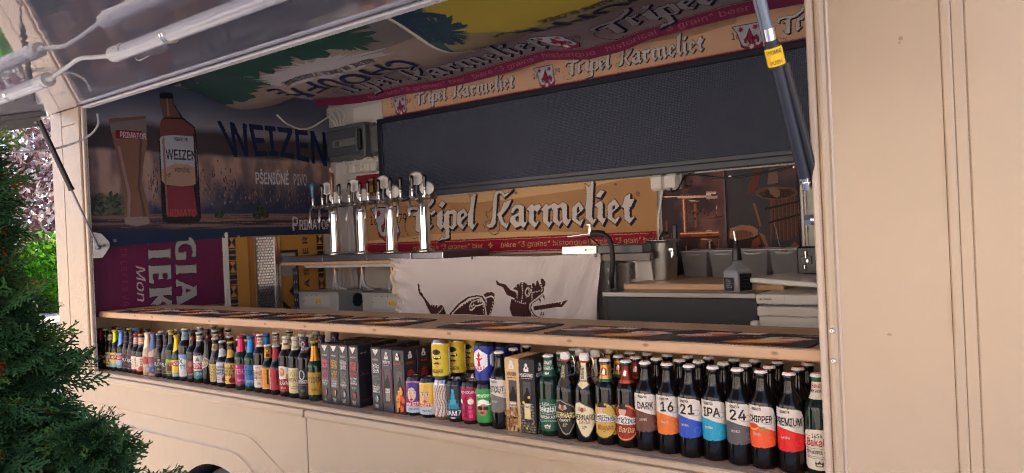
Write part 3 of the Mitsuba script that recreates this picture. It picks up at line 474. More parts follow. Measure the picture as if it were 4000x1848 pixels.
s2 = put('gas_strut', cyl(b0 + dv * 0.06, b0 + dv * 0.335, 0.0135, 20), 'navy_metal', tr, smooth=40)
put('piston_rod', cyl(b0 + dv * 0.385, t0, 0.0115, 16), 'blue_steel', s2, smooth=40)
put('guard_tube', cyl(b0 + dv * 0.0 + [0.020, 0.012, 0], b0 + dv * 0.34 + [0.014, 0.012, 0], 0.011, 14), 'black', s2, smooth=40)
prin('blue_steel', (0.16, 0.20, 0.27), 0.3, metal=0.6)
put('guard_tube', cyl(b0 + dv * 0.34 + [-0.016, 0.014, 0], t0 + [-0.016, 0.014, 0], 0.007, 12), 'dark_steel', s2, smooth=40)
slv = put('lock_sleeve', cat(cyl(b0 + dv * 0.33, b0 + dv * 0.382, 0.0195, 22), cyl(b0 + dv * 0.382, b0 + dv * 0.392, 0.0155, 22)), 'black', s2, smooth=40)
put('end_collar', cyl(b0 + dv * 0.393, b0 + dv * 0.42, 0.0125, 18), 'chrome', s2, smooth=40)
put('end_collar', cat(cyl(b0 + dv * 0.03, b0 + dv * 0.06, 0.010, 14), cyl(b0 + dv * 0.045, b0 + dv * 0.05, 0.0135, 14)), 'chrome', s2, smooth=40)
st = Print()
st.add(rect(-0.026, -0.021, 0.026, 0.021, 0.002), 'f0c020', 0, strip=0.004)
st.text('VYDMNI', 0, 0.007, 0.0085, '2a2410', 1, w=0.034); st.text('PUSH', 0, -0.0165, 0.0085, '2a2410', 1, w=0.026)
fx = np.cross(dv, [0, -1, 0]); fx /= np.linalg.norm(fx); fx = -fx if fx[0] < 0 else fx; fn_ = np.cross(fx, dv)
if fn_[1] > 0: fn_ = -fn_
def on_strut(v, o):
    r = 0.0197; th = v[:, 0] / r + 0.30
    nn = np.sin(th)[:, None] * fx + np.cos(th)[:, None] * fn_
    return b0 + dv * (0.356 + v[:, 1])[:, None] + nn * (r + o)[:, None], nn
st.put('sticker', on_strut, 'label_vc', slv)
put('strut_bolt', cat(cyl((-0.56, 0.05, 1.655), (-0.525, 0.05, 1.655), 0.012, 16), cyl((-0.575, 0.05, 1.655), (-0.56, 0.05, 1.655), 0.014, 6)), 'steel', tr, smooth=30)

# ------------------------------------------------------------------ tube lamps under the hatch
def tube_lamp(xa, xb, t, label):
    k = thing('tube_lamp', label, 'lamp', None)
    put('housing', cyl(hp(xa, t, 0.045), hp(xb, t, 0.045), 0.0185, 20), 'tube_white', k, smooth=40)
    put('diffuser', cyl(hp(xa + 0.01, t + 0.004, 0.052), hp(xb - 0.01, t + 0.004, 0.052), 0.0175, 20), 'tube_diff', k, smooth=40)
    for x, d in ((xa, -1), (xb, 1)):
        put('end_cap', cat(cyl(hp(x - d * 0.05, t, 0.046), hp(x + d * 0.015, t, 0.046), 0.0225, 20), cyl(hp(x + d * 0.015, t, 0.046), hp(x + d * 0.05, t, 0.046), 0.012, 14, 0.007)), 'grey_plastic', k, smooth=35)
    for x in (xa + 0.28, xb - 0.28):
        a = np.linspace(0, math.pi, 13)
        put('wire_clip', cat(*[tube([hp(x + dx, t + 0.0235 * math.cos(q), 0.045 + 0.0235 * math.sin(q)) for q in a], 0.0035, 6) for dx in (-0.006, 0.006)]), 'chrome', k, smooth=40)
    put('hook', tube(curve([hp(xa + 0.03, t - 0.02, 0.02), hp(xa + 0.03, t - 0.03, 0.05), hp(xa + 0.045, t - 0.03, 0.075), hp(xa + 0.08, t - 0.045, 0.07)], 16), 0.0018, 6), 'grey_plastic', k, smooth=40)
    return k
prin('tube_white', (0.36, 0.36, 0.40), 0.3)
prin('tube_diff', (0.42, 0.42, 0.46), 0.15)
tube_lamp(-2.14, -0.95, 0.86, 'tube lamp with a chrome clip and an end cable under the hatch')
tube_lamp(-3.85, -2.60, 0.86, 'tube lamp under the far left end of the hatch, partly above the dark bar')
single('lamp_cable', tube(curve([hp(-2.56, 0.86, 0.045), hp(-2.45, 0.855, 0.03), hp(-2.33, 0.87, 0.026), hp(-2.25, 0.865, 0.036), hp(-2.18, 0.86, 0.045)], 30), 0.0065, 8), 'grey_plastic',
       'short grey cable joining the two tube lamps under the hatch', 'cable', smooth=40)
single('hatch_cable', tube(curve([(-4.235, 0.05, 2.40), (-4.225, 0.045, 2.34), (-4.245, 0.01, 2.285), (-4.28, -0.07, 2.235), (-4.31, -0.18, 2.20), (-4.33, -0.33, 2.185), (-4.34, -0.5, 2.20), (-4.33, -0.7, 2.25)], 48), 0.006, 8), 'grey_plastic',
       'grey cable sagging from the top left corner of the hatch opening towards the hatch bar', 'cable', smooth=40)

# ------------------------------------------------------------------ left wall: wheat beer banner
YB = 1.75
k = thing('wall_banner', 'large dark banner on the left wall reading WEIZEN with a bottle and a wheat field', 'banner')
bn = np.array([[y, z] for y in np.linspace(0.026, 1.70, 40) for z in np.linspace(1.703, 2.66, 24)])
def wz(v, o):
    y, z = v[:, 0], v[:, 1]
    return np.stack([-4.352 + 0.006 * np.sin(y * 9 + z * 3) * np.clip((2.6 - z), 0, 1) + o, y, z - 0.018 * np.clip(1 - y / 0.5, -1, 1) * np.clip((z - 1.7) < 0.03, 0, 1)], 1)
bf = []
for i in range(39):
    for j in range(23):
        a = i * 24 + j; bf += [[a, a + 24, a + 25], [a, a + 25, a + 1]]
put('cloth', tm(wz(bn, np.zeros(len(bn))), bf), 'weizen_print', k, smooth=True)
p = Print()
gl = gm('wz_glass'); p.add(gl[0], '7c5c4c', 0); p.add(gl[3], '7d7276', 1); p.add(gl[2], '8b7f82', 1); p.add(gl[1], '7a2338', 2)
p.text('PRIMATOR', 0.293, 2.300, 0.032, 'c9b8bc', 3, w=0.150)
bo = gm('wz_bottle'); p.add(bo[0], '1f1c26', 2); p.add(bo[1], '6e5048', 3); p.add(bo[2], '6e4242', 3); p.add(bo[3], 'a8abb8', 4); p.add(bo[4], 'a5897a', 4); p.add(bo[5], '7c3444', 3)
p.text('PRIMATOR', 0.577, 2.303, 0.022, '20222c', 5, w=0.082); p.text('WEIZEN', 0.575, 2.192, 0.058, '1d2336', 5, w=0.19); p.text('PŠENIČNÉ', 0.578, 2.118, 0.022, '3a2d28', 5, w=0.088)
p.text('Craft', 0.487, 2.088, 0.02, '3a2d28', 5, w=0.04, rot=12); p.text('RIMATO', 0.572, 1.852, 0.042, 'a84a4c', 5, w=0.165)
v, f = text2('WEIZEN'); v = v.copy(); v = (v - v.min(0)) / (v.max(0) - v.min(0))
top = np.interp(v[:, 0], [0, .5, 1], [2.447, 2.4475, 2.440]); bot = np.interp(v[:, 0], [0, .2, .45, .6, .75, 1], [2.223, 2.235, 2.252, 2.243, 2.228, 2.196])
xx = 0.820 + v[:, 0] * 0.843 + 0.075 * (1 - v[:, 1]) * (1 - v[:, 0]) ** 2
p.raw(np.stack([xx, bot + (top - bot) * v[:, 1]], 1), f, '142447', 2)
p.text('PŠENIČNÉ', 1.207, 2.062, 0.074, 'c6c4ce', 2, w=0.258); p.text('PIVO', 1.428, 2.062, 0.074, 'a8a6b2', 2, w=0.108)
p.text('P', 1.374, 1.752, 0.092, 'c2bec8', 2, w=0.045); p.text('RIMATOR', 1.535, 1.755, 0.066, 'c2bec8', 2, w=0.255)
for y, z, s in ((0.805, 1.865, .03), (1.075, 1.858, .032), (1.10, 1.895, .028), (1.135, 1.862, .03)):
    for i in range(7):
        a = i * 0.9; p.add(ell(y + s * .6 * math.cos(a), z + s * .5 * math.sin(a), s * .5, s * .42, 16), ('34402c', '2a3526', '414b33')[i % 3], 1 + i)
r6 = random.Random(21)
gl_all = unary_union([poly(gl[0]), poly(bo[0])]).buffer(.004)
for i in range(520):
    y = r6.uniform(.36, 1.68); z = r6.gauss(2.10 - .05 * (y > .9), .055) - r6.random() * .07
    if gl_all.contains(sg.Point(y, z)) or z < 1.90 or (y > .98 and z > 2.03): continue
    h = r6.uniform(.012, .035); q = sa.rotate(ell(y, z, .0035, h * .5, 8), r6.uniform(-18, 18))
    p.add(q, r6.choice(['8d6a5e', '7a5a56', '5c4850', 'a07c68', '4a3c4a', '3a3448']), 0)
for i in range(70):
    y = r6.uniform(.07, .30); z = r6.uniform(1.87, 1.99)
    if not gl_all.contains(sg.Point(y, z)): p.add(sa.rotate(ell(y, z, .016, .008, 10), r6.uniform(0, 180)), r6.choice(['4c5648', '3a443e', '5e6654', '2c3238']), 0)
for i in range(60):
    y = r6.uniform(.07, 1.6); z = r6.uniform(1.79, 1.858); p.add(rect(y, z, y + r6.uniform(.05, .3), z + .0022), r6.choice(['3a3038', '9a7870', '8a6a66', '4c3e44']), 0)
q = poly(bo[0]); c_ = q.centroid.x
p.add(poly([(.462, 2.30), (.475, 2.34), (.478, 1.86), (.468, 1.86)]).intersection(q), '8a6a66', 6); p.add(poly([(.655, 2.36), (.668, 2.34), (.676, 1.88), (.662, 1.88)]).intersection(q), '2a2230', 6); p.add(poly([(.50, 2.44), (.512, 2.45), (.506, 2.55), (.498, 2.55)]).intersection(q), '9a7a68', 6)
q = poly(gl[0]); p.add(poly([(.20, 2.25), (.215, 2.25), (.262, 1.98), (.25, 1.84), (.235, 1.84), (.245, 1.98)]).intersection(q), '927a7c', 2); p.add(poly([(.33, 2.3), (.345, 2.3), (.318, 2.02), (.345, 1.86), (.33, 1.85), (.305, 2.02)]).intersection(q), '5a464e', 2)
p.put('print', wz, 'paint_vc', k, eps=0.0006, maxe=0.09)
for y, z in ((0.16, 1.722), (0.93, 1.722)):
    put('eyelet', xf(lathe([(0.004, 0), (0.009, 0.001), (0.009, 0.003), (0.004, 0.004)], 16), rot([0, 1, 0], 90), (-4.345, y, z)), 'steel', k, smooth=40)

# purple sign below it
k = thing('advertising_panel', 'purple panel low on the left wall with large grey serif letters turned on their side', 'sign')
put('board', box(-4.362, -4.3575, 0.026, 0.822, 1.3095, 1.76), 'purple', k); prin('purple', C('641c44'), 0.45)
p = Print()
for q in gm('riek') + gm('gia'): 
    p.add(poly(q).buffer(0.005), '2a2030', 0)
for q in gm('riek') + [gm('gia', 0), gm('gia', 1)]: p.add(q, 'a09ca0', 1)
p.add(poly(gm('gia', 2), [gm('giahole', 0)]), 'a09ca0', 1); p.add(poly(gm('giahole', 0)), '641c44', 2)
p.text('B I E L E F E B V R E', 0.193, 1.515, 0.034, '7e3358', 1, w=0.40, rot=-90, bold=False)
p.text('Mon s', 0.277, 1.435, 0.052, 'b9aeb6', 1, w=0.28, rot=-90, bold=False, shear=0.35)
p.add(rect(0.128, 1.312, 0.130, 1.74), '6e2c5a', 1); p.add(rect(0.745, 1.312, 0.747, 1.74), '6e2c5a', 1)
p.put('lettering', on_left(-4.3575), 'paint_vc', k)
put('edge_trim', cat(box(-4.362, -4.352, 0.824, 0.834, 1.02, 1.75), box(-4.362, -4.350, 0.838, 0.858, 1.02, 1.75)), 'white_plastic', k)

def orn(p, y0, y1, z0, z1, step, a='c78a3a', b='26273c'):
    p.add(rect(y0, z0, y1, z1), b, 0); z = z1; m = (y0 + y1) / 2
    while z > z0:
        p.add([(y0 + .003, z), (y1 - .003, z), (m, z - step * .22)], a, 1); p.add([(y0 + .003, z - step * .44), (y1 - .003, z - step * .44), (m, z - step * .22)], a, 1)
        p.add(rect(y0, z - step * .50, y1, z - step * .53), a, 1); p.add(rect(y0, z - step * .70, y1, z - step * .76), 'b07a3c', 1); p.add(rect(y0, z - step * .93, y1, z - step * .96), a, 1)
        z -= step
k = thing('advertising_panel', 'yellow panel with a dark triangle border beside the purple sign', 'sign')
put('board', box(-4.362, -4.3575, 0.860, 1.615, 1.02, 1.74), 'ochre', k); prin('ochre', C('ba873f'), 0.5)
p = Print(); orn(p, 0.861, 0.914, 1.02, 1.72, 0.155); orn(p, 1.548, 1.602, 1.02, 1.72, 0.155)
p.add(rect(1.000, 1.02, 1.018, 1.72), '9a622c', 0); p.add(rect(1.02, 1.02, 1.046, 1.72), 'a86d38', 0)
p.add([(1.23, 1.60), (1.36, 1.60), (1.36, 1.45), (1.23, 1.45)], 'a6a4a8', 0); p.add([(1.23, 1.62), (1.385, 1.62), (1.385, 1.42), (1.365, 1.42), (1.365, 1.603), (1.23, 1.603)], '23243a', 1)
p.add([(1.23, 1.40), (1.29, 1.33), (1.34, 1.385), (1.34, 1.30), (1.23, 1.42)], '23243a', 1); p.add([(1.23, 1.30), (1.345, 1.20), (1.345, 1.16), (1.23, 1.265)], '23243a', 1); p.add([(1.23, 1.25), (1.32, 1.17), (1.23, 1.10)], 'a6a4a8', 0)
p.text('. B R A S S E R I E', 1.47, 1.50, 0.042, '2a2a3a', 1, w=0.66, rot=90, bold=True)
p.put('lettering', on_left(-4.3575), 'paint_vc', k)

k = thing('steel_sheet', 'shiny studded steel sheet standing upright on the left wall with a bright folded edge', 'sheet metal')
put('sheet', box(-4.357, -4.348, 1.052, 1.19, 1.0, 1.716), 'dark_steel', k)
stud = []
base = lathe([(0.0075, 0), (0.0045, 0.003), (0, 0.004)], 6)
for r in range(27):
    for c in range(6):
        y = 1.066 + c * 0.0205 + (0.010 if r % 2 else 0); z = 1.232 + r * 0.0182
        stud.append(xf(base, rot([0, 1, 0], 90), (-4.348, y, z)))
put('studs', cat(*stud), 'chrome', k, kind='stuff')
tooth = [(1.188, 1.0)] + [(1.188 + (0.022 if i % 2 else 0.012), 1.23 + i * 0.0095) for i in range(50)] + [(1.188, 1.71)]
put('folded_edge', cat(ext_x(poly(tooth), -4.352, -4.335), box(-4.352, -4.340, 1.215, 1.232, 1.0, 1.716)), 'polished', k)

# ------------------------------------------------------------------ curtain, boxes and wires in the far corner
gx, gz = np.meshgrid(np.linspace(-4.352, -4.145, 44), np.linspace(1.3, 2.02, 20), indexing='ij')
cv = np.stack([gx, 1.70 + 0.016 * np.sin(gx * 95 + 0.6 * np.sin(gz * 4)) + 0.010 * np.sin(gx * 41 + gz * 2), gz], -1).reshape(-1, 3)
cf = []
for i in range(43):
    for j in range(19):
        a = i * 20 + j; cf += [[a, a + 20, a + 21], [a, a + 21, a + 1]]
prin('curtain_cloth', (0.40, 0.37, 0.38), 0.7)
single('plastic_curtain', tm(cv, cf), 'curtain_cloth', 'pleated grey curtain hanging in the far left corner behind the beer taps', 'curtain', smooth=True)
k = thing('fuse_box', 'grey wall fuse box with a dark tinted door, high in the far left corner', 'fuse box')
put('housing', cat(box(-4.325, -3.945, 1.66, 1.748, 2.225, 2.468, 0.012), box(-3.945, -3.872, 1.69, 1.748, 2.235, 2.46, 0.03)), 'fuse_grey', k); prin('fuse_grey', (0.105, 0.115, 0.125), 0.4)
put('door', box(-4.312, -3.985, 1.632, 1.659, 2.255, 2.438, 0.014), 'dark_grey', k)
put('window', box(-4.24, -4.00, 1.627, 1.634, 2.315, 2.365, 0.003), 'smoky_pane', k); prin('smoky_pane', (0.16, 0.17, 0.18), 0.15)
put('switch', box(-4.205, -4.165, 1.622, 1.6265, 2.322, 2.355), 'dark_grey', k)
put('latch', box(-3.984, -3.958, 1.625, 1.66, 2.28, 2.42, 0.008), 'black', k)
single('wall_board', box(-4.135, -3.845, 1.741, 1.7485, 2.46, 2.592), 'white_plastic', 'pale board on the wall above the fuse box', 'board')
k = thing('socket_strip', 'row of white sockets with plugs under the fuse box', 'socket')
for i in range(4): put('socket', box(-4.17 + i * 0.072, -4.105 + i * 0.072, 1.70, 1.748, 2.135 - .002 * i, 2.195, 0.008), 'white_plastic', k)
put('mount', box(-4.15, -3.86, 1.72, 1.749, 2.19, 2.222, 0.004), 'white_plastic', k)
for i, x in enumerate((-4.28, -4.25, -4.22, -4.19)):
    single('box_cable', tube(curve([(x + .01, 1.70, 2.468), (x, 1.69, 2.50), (x - .03 + .02 * i, 1.68, 2.535), (x - .06 + .015 * i, 1.68, 2.56 + .01 * i), (-4.345, 1.68, 2.57 + .012 * i)], 24), 0.005, 7), 'white_plastic',
           ['leftmost white cable', 'second white cable from the left', 'third white cable from the left', 'rightmost white cable'][i] + ' of the four on top of the fuse box', 'cable', 'cables above the fuse box', smooth=40)
single('plug_cable', tube(curve([(-4.18, 1.69, 2.19), (-4.20, 1.69, 2.13), (-4.21, 1.70, 2.22), (-4.26, 1.70, 2.235)], 24), 0.005, 7), 'white_plastic', 'white cable curling down beside the sockets under the fuse box', 'cable', smooth=40)
single('loop_cable', tube(curve([(-4.08, 1.69, 2.222), (-4.06, 1.675, 2.175), (-4.02, 1.675, 2.17), (-3.99, 1.68, 2.21), (-3.94, 1.69, 2.225), (-3.90, 1.70, 2.20)], 30), 0.005, 7), 'white_plastic', 'white cable looped between the fuse box and the sockets below it', 'cable', smooth=40)
single('ceiling_cable', tube(curve([(-4.22, 1.17, 2.50), (-4.235, 1.25, 2.455), (-4.25, 1.36, 2.43), (-4.26, 1.46, 2.445), (-4.26, 1.58, 2.51), (-4.25, 1.64, 2.55)], 40), 0.006, 8), 'white_plastic',
       'white cable hanging in a loop below the ceiling cloth in front of the dark banner', 'cable', smooth=40)

# red sign
k = thing('small_sign', 'small red sign with a yellow arch on the wall under the sockets', 'sign')
put('board', box(-4.135, -3.838, 1.738, 1.7465, 1.965, 2.115, 0.002), 'red_sign', k); prin('red_sign', C('9a2338'), 0.4)
p = Print(); p.add(ell(-3.98, 1.99, 0.085, 0.095).intersection(sg.box(-5, 1.99, 0, 3)), 'b38a3c', 0); p.add(ell(-3.985, 1.99, 0.072, 0.08).intersection(sg.box(-5, 1.99, 0, 3)), '9a5a34', 1)
p.add(rect(-4.03, 1.992, -3.96, 2.035), 'd8b838', 2)
p.add(unary_union([ell(-3.952, 2.085, .011, .014, 12), rect(-3.968, 2.03, -3.936, 2.073, .008), rect(-3.964, 1.99, -3.942, 2.035)]), '2a1c20', 3)
p.text('BELGIAN', -3.955, 1.968, 0.016, 'e0d2c8', 2, w=0.16); p.put('print', on_back(1.738), 'paint_vc', k)

# ------------------------------------------------------------------ LED display
k = thing('led_display', 'wide black dot-matrix LED display in a dark frame across the back wall', 'display')
put('screen', box(-3.795, -0.62, 1.692, 1.72, 1.985, 2.435), 'led_face', k)
for b in (box(-3.838, -0.60, 1.68, 1.748, 2.4355, 2.468, .003), box(-3.838, -3.796, 1.68, 1.748, 1.984, 2.435, .003), box(-0.62, -0.58, 1.68, 1.748, 1.984, 2.435, .003)): put('frame', b, 'navy_metal', k)
put('frame', cat(box(-3.838, -0.60, 1.682, 1.748, 1.960, 1.984, .003), box(-3.838, -0.60, 1.676, 1.748, 1.926, 1.959, .004)), 'bar_navy', k); prin('bar_navy', (0.065, 0.075, 0.10), 0.35)

# ------------------------------------------------------------------ blackletter banners
LET = [('T', None), ('r', None), ('i', None), ('p', 1), ('e', 1), ('l', None), ('K', None), ('a', 1), ('r2', None), ('m', None), ('e2', 1), ('l2', None), ('i2', None), ('e3', 1), ('t', None)]
def wordmark(p, x0, z0, s, lay, dx=0.010, dz=-0.010, ink='d6cdc8'):
    """letters drawn about (-3.655, 1.70) in the traced banner"""
    def mv(q): return sa.translate(sa.scale(q, s, s, origin=(-3.655, 1.70)), x0 + 3.655, z0 - 1.70)
    for nme, hole in LET:
        g = gm(nme)
        sh = poly(g[0], [g[1]]) if hole else unary_union([poly(q) for q in g])
        if hole: sh = sh.buffer(0)
        full = sh
        p.add(mv(unary_union([sa.translate(full, dx * t, dz * t) for t in (0.35, 0.7, 1.0)]).buffer(0.003)), '20213a', lay)
        p.add(mv(full.buffer(0.003)), '33231f', lay + 1); p.add(mv(full), ink, lay + 2)
    for sw in ([(-3.655, 1.80), (-3.675, 1.74), (-3.655, 1.69), (-3.60, 1.66), (-3.56, 1.665)], [(-2.955, 1.76), (-2.97, 1.80), (-2.94, 1.80), (-2.90, 1.85)], [(-2.98, 1.70), (-2.99, 1.73), (-2.93, 1.75), (-2.86, 1.75)], [(-2.96, 1.69), (-2.93, 1.665), (-2.88, 1.67), (-2.865, 1.75), (-2.86, 1.90)]):
        p.add(mv(line(curve([(a, b, 0) for a, b in sw], 20)[:, :2], 0.0035)), '33231f', lay)
def crest(p, x0, z0, s, lay):
    g = gm('crest')
    def mv(q): return sa.translate(sa.scale(poly(q) if isinstance(q, list) else q, s, s, origin=(-2.49, 2.535)), x0 + 2.49, z0 - 2.535)
    p.add(mv(poly(g[0]).buffer(0.004)), '3a2a3c', lay); p.add(mv(g[0]), 'b9bcc8', lay + 1); p.add(mv(g[1]), '9c2a48', lay + 2)
    for q in g[2:]: p.add(mv(poly(q).buffer(0.003)), '3a1a30', lay + 2); p.add(mv(q), '9c2a48', lay + 3)
    for x, z, c in ((-2.537, 2.583, '9c2a48'), (-2.462, 2.584, '9c2a48'), (-2.484, 2.489, 'e0dcdc')): p.add(mv(star(x, z, 0.017)), c, lay + 4)
    for t, x in (('16', -2.565), ('79', -2.405)): p.text(t, x0 + (x + 2.49) * s, z0 + 0.005 * s, 0.036 * s, '3a2c2c', lay + 1, w=0.042 * s, bold=False)

def sag_wall(v, o):
    return np.stack([v[:, 0], 1.738 - o - 0.004 * np.sin(v[:, 0] * 7), v[:, 1]], 1)
k = thing('name_banner', 'long tan banner with repeated white blackletter lettering and crests, above the display', 'banner')
p = Print(); p.add(rect(-3.835, 2.470, -0.56, 2.690), 'dcb394', 0, strip=0.1)
for i in range(4):
    x = -3.664 + i * 1.183
    p.add([(x + 0.1, 2.69), (x + 0.1, 2.65), (x + 0.9, 2.60), (x + 1.12, 2.62), (x + 1.12, 2.69)], 'c0957a', 1)
    if x < -0.7:
        crest(p, x, 2.538, 0.93, 4)
        if x < -1.0: wordmark(p, x + 0.125, 2.522, 0.487, 4)
p.add(rect(-3.835, 2.470, -0.56, 2.487), '9a2c4c', 2); p.add(rect(-3.835, 2.4885, -0.56, 2.4905), '9a2c4c', 2)
p.put('cloth', sag_wall, 'cloth_vc', k, maxe=0.12)

k = thing('name_banner', 'large tan banner with white blackletter lettering and a red strip, below the display', 'banner')
p = Print(); p.add([(-4.15, 1.552), (-4.15, 1.915), (-2.6, 1.925), (-1.818, 1.914), (-1.824, 1.74), (-1.834, 1.552)], 'd6b084', 0, strip=0.1)
p.add([(-4.15, 1.87), (-3.4, 1.884), (-3.03, 1.862), (-2.77, 1.866), (-2.26, 1.889), (-2.03, 1.913), (-1.82, 1.91), (-1.83, 1.618), (-2.27, 1.650), (-2.6, 1.668), (-3.1, 1.678), (-3.47, 1.682), (-3.7, 1.668), (-4.15, 1.655)], 'b98d63', 1)
p.add(rect(-4.15, 1.552, -1.833, 1.6395), '9c1f3c', 2); p.add(rect(-4.15, 1.628, -1.833, 1.6305), 'd9b184', 3); p.add(rect(-4.15, 1.557, -1.833, 1.560), 'd9b184', 3)
crest(p, -3.842, 1.757, 1.75, 5)
wordmark(p, -3.655, 1.70, 1.0, 5)
p.add(ell(-1.93, 1.838, 0.012, 0.012), '4a3828', 6); p.add(ell(-1.93, 1.838, 0.0095, 0.0095), 'b98d63', 7); p.text('R', -1.93, 1.833, 0.011, '4a3828', 8, w=0.008)
def flower(x, z):
    for a in range(4): p.add(sa.rotate(ell(x, z + 0.011, 0.0048, 0.008, 12), a * 90, origin=(x, z)), 'd9b184', 4)
for t, x, w in (('historisch "3 granen" bier', -3.305, 0.60), ('bière "3 grains" historique', -2.565, 0.60), ('historical "3 grain" beer', -2.045, 0.42)):
    p.text(t, x, 1.582, 0.030, 'd9b184', 4, w=w, bold=False, shear=0.12)
flower(-2.945, 1.597); flower(-2.232, 1.597)
def bigb(v, o): return np.stack([v[:, 0], 1.739 - o - 0.003 * np.sin(v[:, 0] * 5 + v[:, 1] * 6), v[:, 1] + 0.006 * np.sin(v[:, 0] * 2.2) * (v[:, 1] > 1.9)], 1)
p.put('cloth', bigb, 'cloth_vc', k, maxe=0.08)
for x in (-2.735, -2.06): put('eyelet', xf(lathe([(0, 0.003), (0.006, 0.002), (0.006, 0)], 12), rot([1, 0, 0], 90), (x, 1.733, 1.898)), 'dark_grey', k)

# ------------------------------------------------------------------ picture boards on the right
k = thing('picture_board', 'dark photo board of copper brewing equipment beside the big tan banner', 'picture')
put('board', box(-1.800, -1.462, 1.738, 1.746, 1.40, 1.918), 'pict_print', k)
p = Print(); pc = ['e8d0c4', 'e0b4a4', 'b9a69c', '9a5a3c', 'a2623e', '8f7a72', '8d6a58', 'b0592e', 'a04a34', 'c07a42', '8d5448', '7a4c42', 'b56a38', 'b56a38', 'c8a890', '3a3034', 'a08078', '4a3236']
for i, q in enumerate(gm('pic1')):
    p.add(q, pc[i % len(pc)], i % 4)
    b = poly(q).bounds
    if b[2] - b[0] > .02 and b[3] - b[1] > .006: p.add(poly(q).intersection(sg.box(b[0], b[1] + .62 * (b[3] - b[1]), b[2], b[1] + .80 * (b[3] - b[1]))) if b[2] - b[0] > b[3] - b[1] else poly(q).intersection(sg.box(b[0] + .25 * (b[2] - b[0]), b[1], b[0] + .45 * (b[2] - b[0]), b[3])), 'f0cdb0', 5)
    if b[2] - b[0] > .02 and b[3] - b[1] > .006: p.add(poly(q).intersection(sg.box(b[0], b[1], b[2], b[1] + .25 * (b[3] - b[1]))) if b[2] - b[0] > b[3] - b[1] else poly(q).intersection(sg.box(b[0] + .75 * (b[2] - b[0]), b[1], b[2], b[3])), '5c3028', 5)
r2 = random.Random(5)
for i in range(46): p.add(ell(-1.70 + r2.gauss(0, .045), 1.87 + r2.gauss(0, .028), r2.uniform(.004, .010), r2.uniform(.004, .008), 8), r2.choice(['4a2c30', '5c3a38', '6e4a42', '3a262c']), 2)
for i in range(30): p.add(ell(-1.60 + r2.gauss(0, .04), 1.725 + r2.gauss(0, .012), r2.uniform(.003, .008), r2.uniform(.003, .007), 8), r2.choice(['4a2c30', '5c3a38', '7e5a4c', '3a262c']), 2)
p.put('print', on_back(1.738), 'pict_vc', k)
k = thing('picture_board', 'dark photo board of wooden barrels and tools near the right end of the back wall', 'picture')
put('board', box(-1.452, -1.104, 1.738, 1.746, 1.40, 1.918), 'pict_print', k)
p = Print(); pc = ['a57c68', '84584a', '3e302e', '8a4a34', '6e5248', '2c2628', '5e443e', '84685c', '8d5f50', '7a4a40', '9a8a84', '6e4038', '9c6c58', '7d6660', '9c6450']
for i, q in enumerate(gm('pic')): p.add(q, pc[i], 2 if i in (6,) else (1 if i in (0, 2) else 3 + (i in (7, 1, 3))))
for q in ([(-1.265, 1.725), (-1.105, 1.752), (-1.105, 1.742), (-1.265, 1.715)], [(-1.25, 1.66), (-1.105, 1.69), (-1.105, 1.68), (-1.25, 1.65)]): p.add(q, '33282a', 5)
big = poly(gm('pic', 6)); sm = poly(gm('pic', 2))
for i in range(9):
    x = -1.262 + .0185 * i; p.add(rect(x, 1.54, x + .0016, 1.80).intersection(big), '3c2c2a', 4); p.add(rect(x + .004, 1.54, x + .0075, 1.80).intersection(big), '75584e', 4)
for i in range(7):
    x = -1.44 + .02 * i; p.add(rect(x, 1.50, x + .0016, 1.60).intersection(sm), '4a3a3a', 4)
for i in range(5): p.add(rect(-1.43 + .022 * i, 1.588 + .003 * i, -1.425 + .022 * i, 1.63).intersection(poly(gm('pic', 1))), '6a463c', 4)
p.add(rect(-1.449, 1.40, -1.444, 1.918), '5a3038', 3); p.add(rect(-1.112, 1.40, -1.106, 1.918), '3a2228', 3)
p.put('print', on_back(1.738), 'pict_vc', k)
put('frame_strip', box(-1.4615, -1.4525, 1.730, 1.746, 1.40, 1.92, .002), 'dark_grey', k)
for x, z in ((-1.428, 1.888), (-1.125, 1.908)): put('screw_cap', xf(lathe([(0, 0.004), (0.006, 0.003), (0.007, 0)], 12), rot([1, 0, 0], 90), (x, 1.737, z)), 'polished', k)
k = thing('wall_socket', 'white flush sockets on the wall at the right end of the big tan banner', 'socket')
for x0, x1, y in ((-1.838, -1.762, 1.692), (-1.758, -1.680, 1.685)):
    s = put('socket', box(x0, x1, y, 1.736, 1.843, 1.925, 0.012), 'white_plastic', k)
    put('lid', box(x0 + .008, x1 - .008, y - .008, y - .001, 1.853, 1.917, 0.010), 'white_plastic', s)
put('cover_edge', box(-1.679, -1.665, 1.70, 1.736, 1.845, 1.922, .004), 'grey_plastic', k)
single('socket_cable', tube(curve([(-1.785, 1.725, 1.845), (-1.80, 1.728, 1.78), (-1.815, 1.728, 1.70), (-1.818, 1.728, 1.62), (-1.81, 1.72, 1.55)], 24), 0.0065, 8), 'white_plastic', 'white cable running down from the wall sockets along the edge of the banner', 'cable', smooth=40)
single('black_cable', tube(curve([(-1.715, 1.68, 1.85), (-1.70, 1.67, 1.832), (-1.672, 1.68, 1.85), (-1.65, 1.70, 1.90), (-1.62, 1.72, 1.912), (-1.50, 1.726, 1.888), (-1.40, 1.726, 1.882), (-1.27, 1.726, 1.89), (-1.125, 1.726, 1.908)], 60), 0.0045, 7), 'black', 'black cable running from the wall sockets along the top of the photo boards', 'cable', smooth=40)

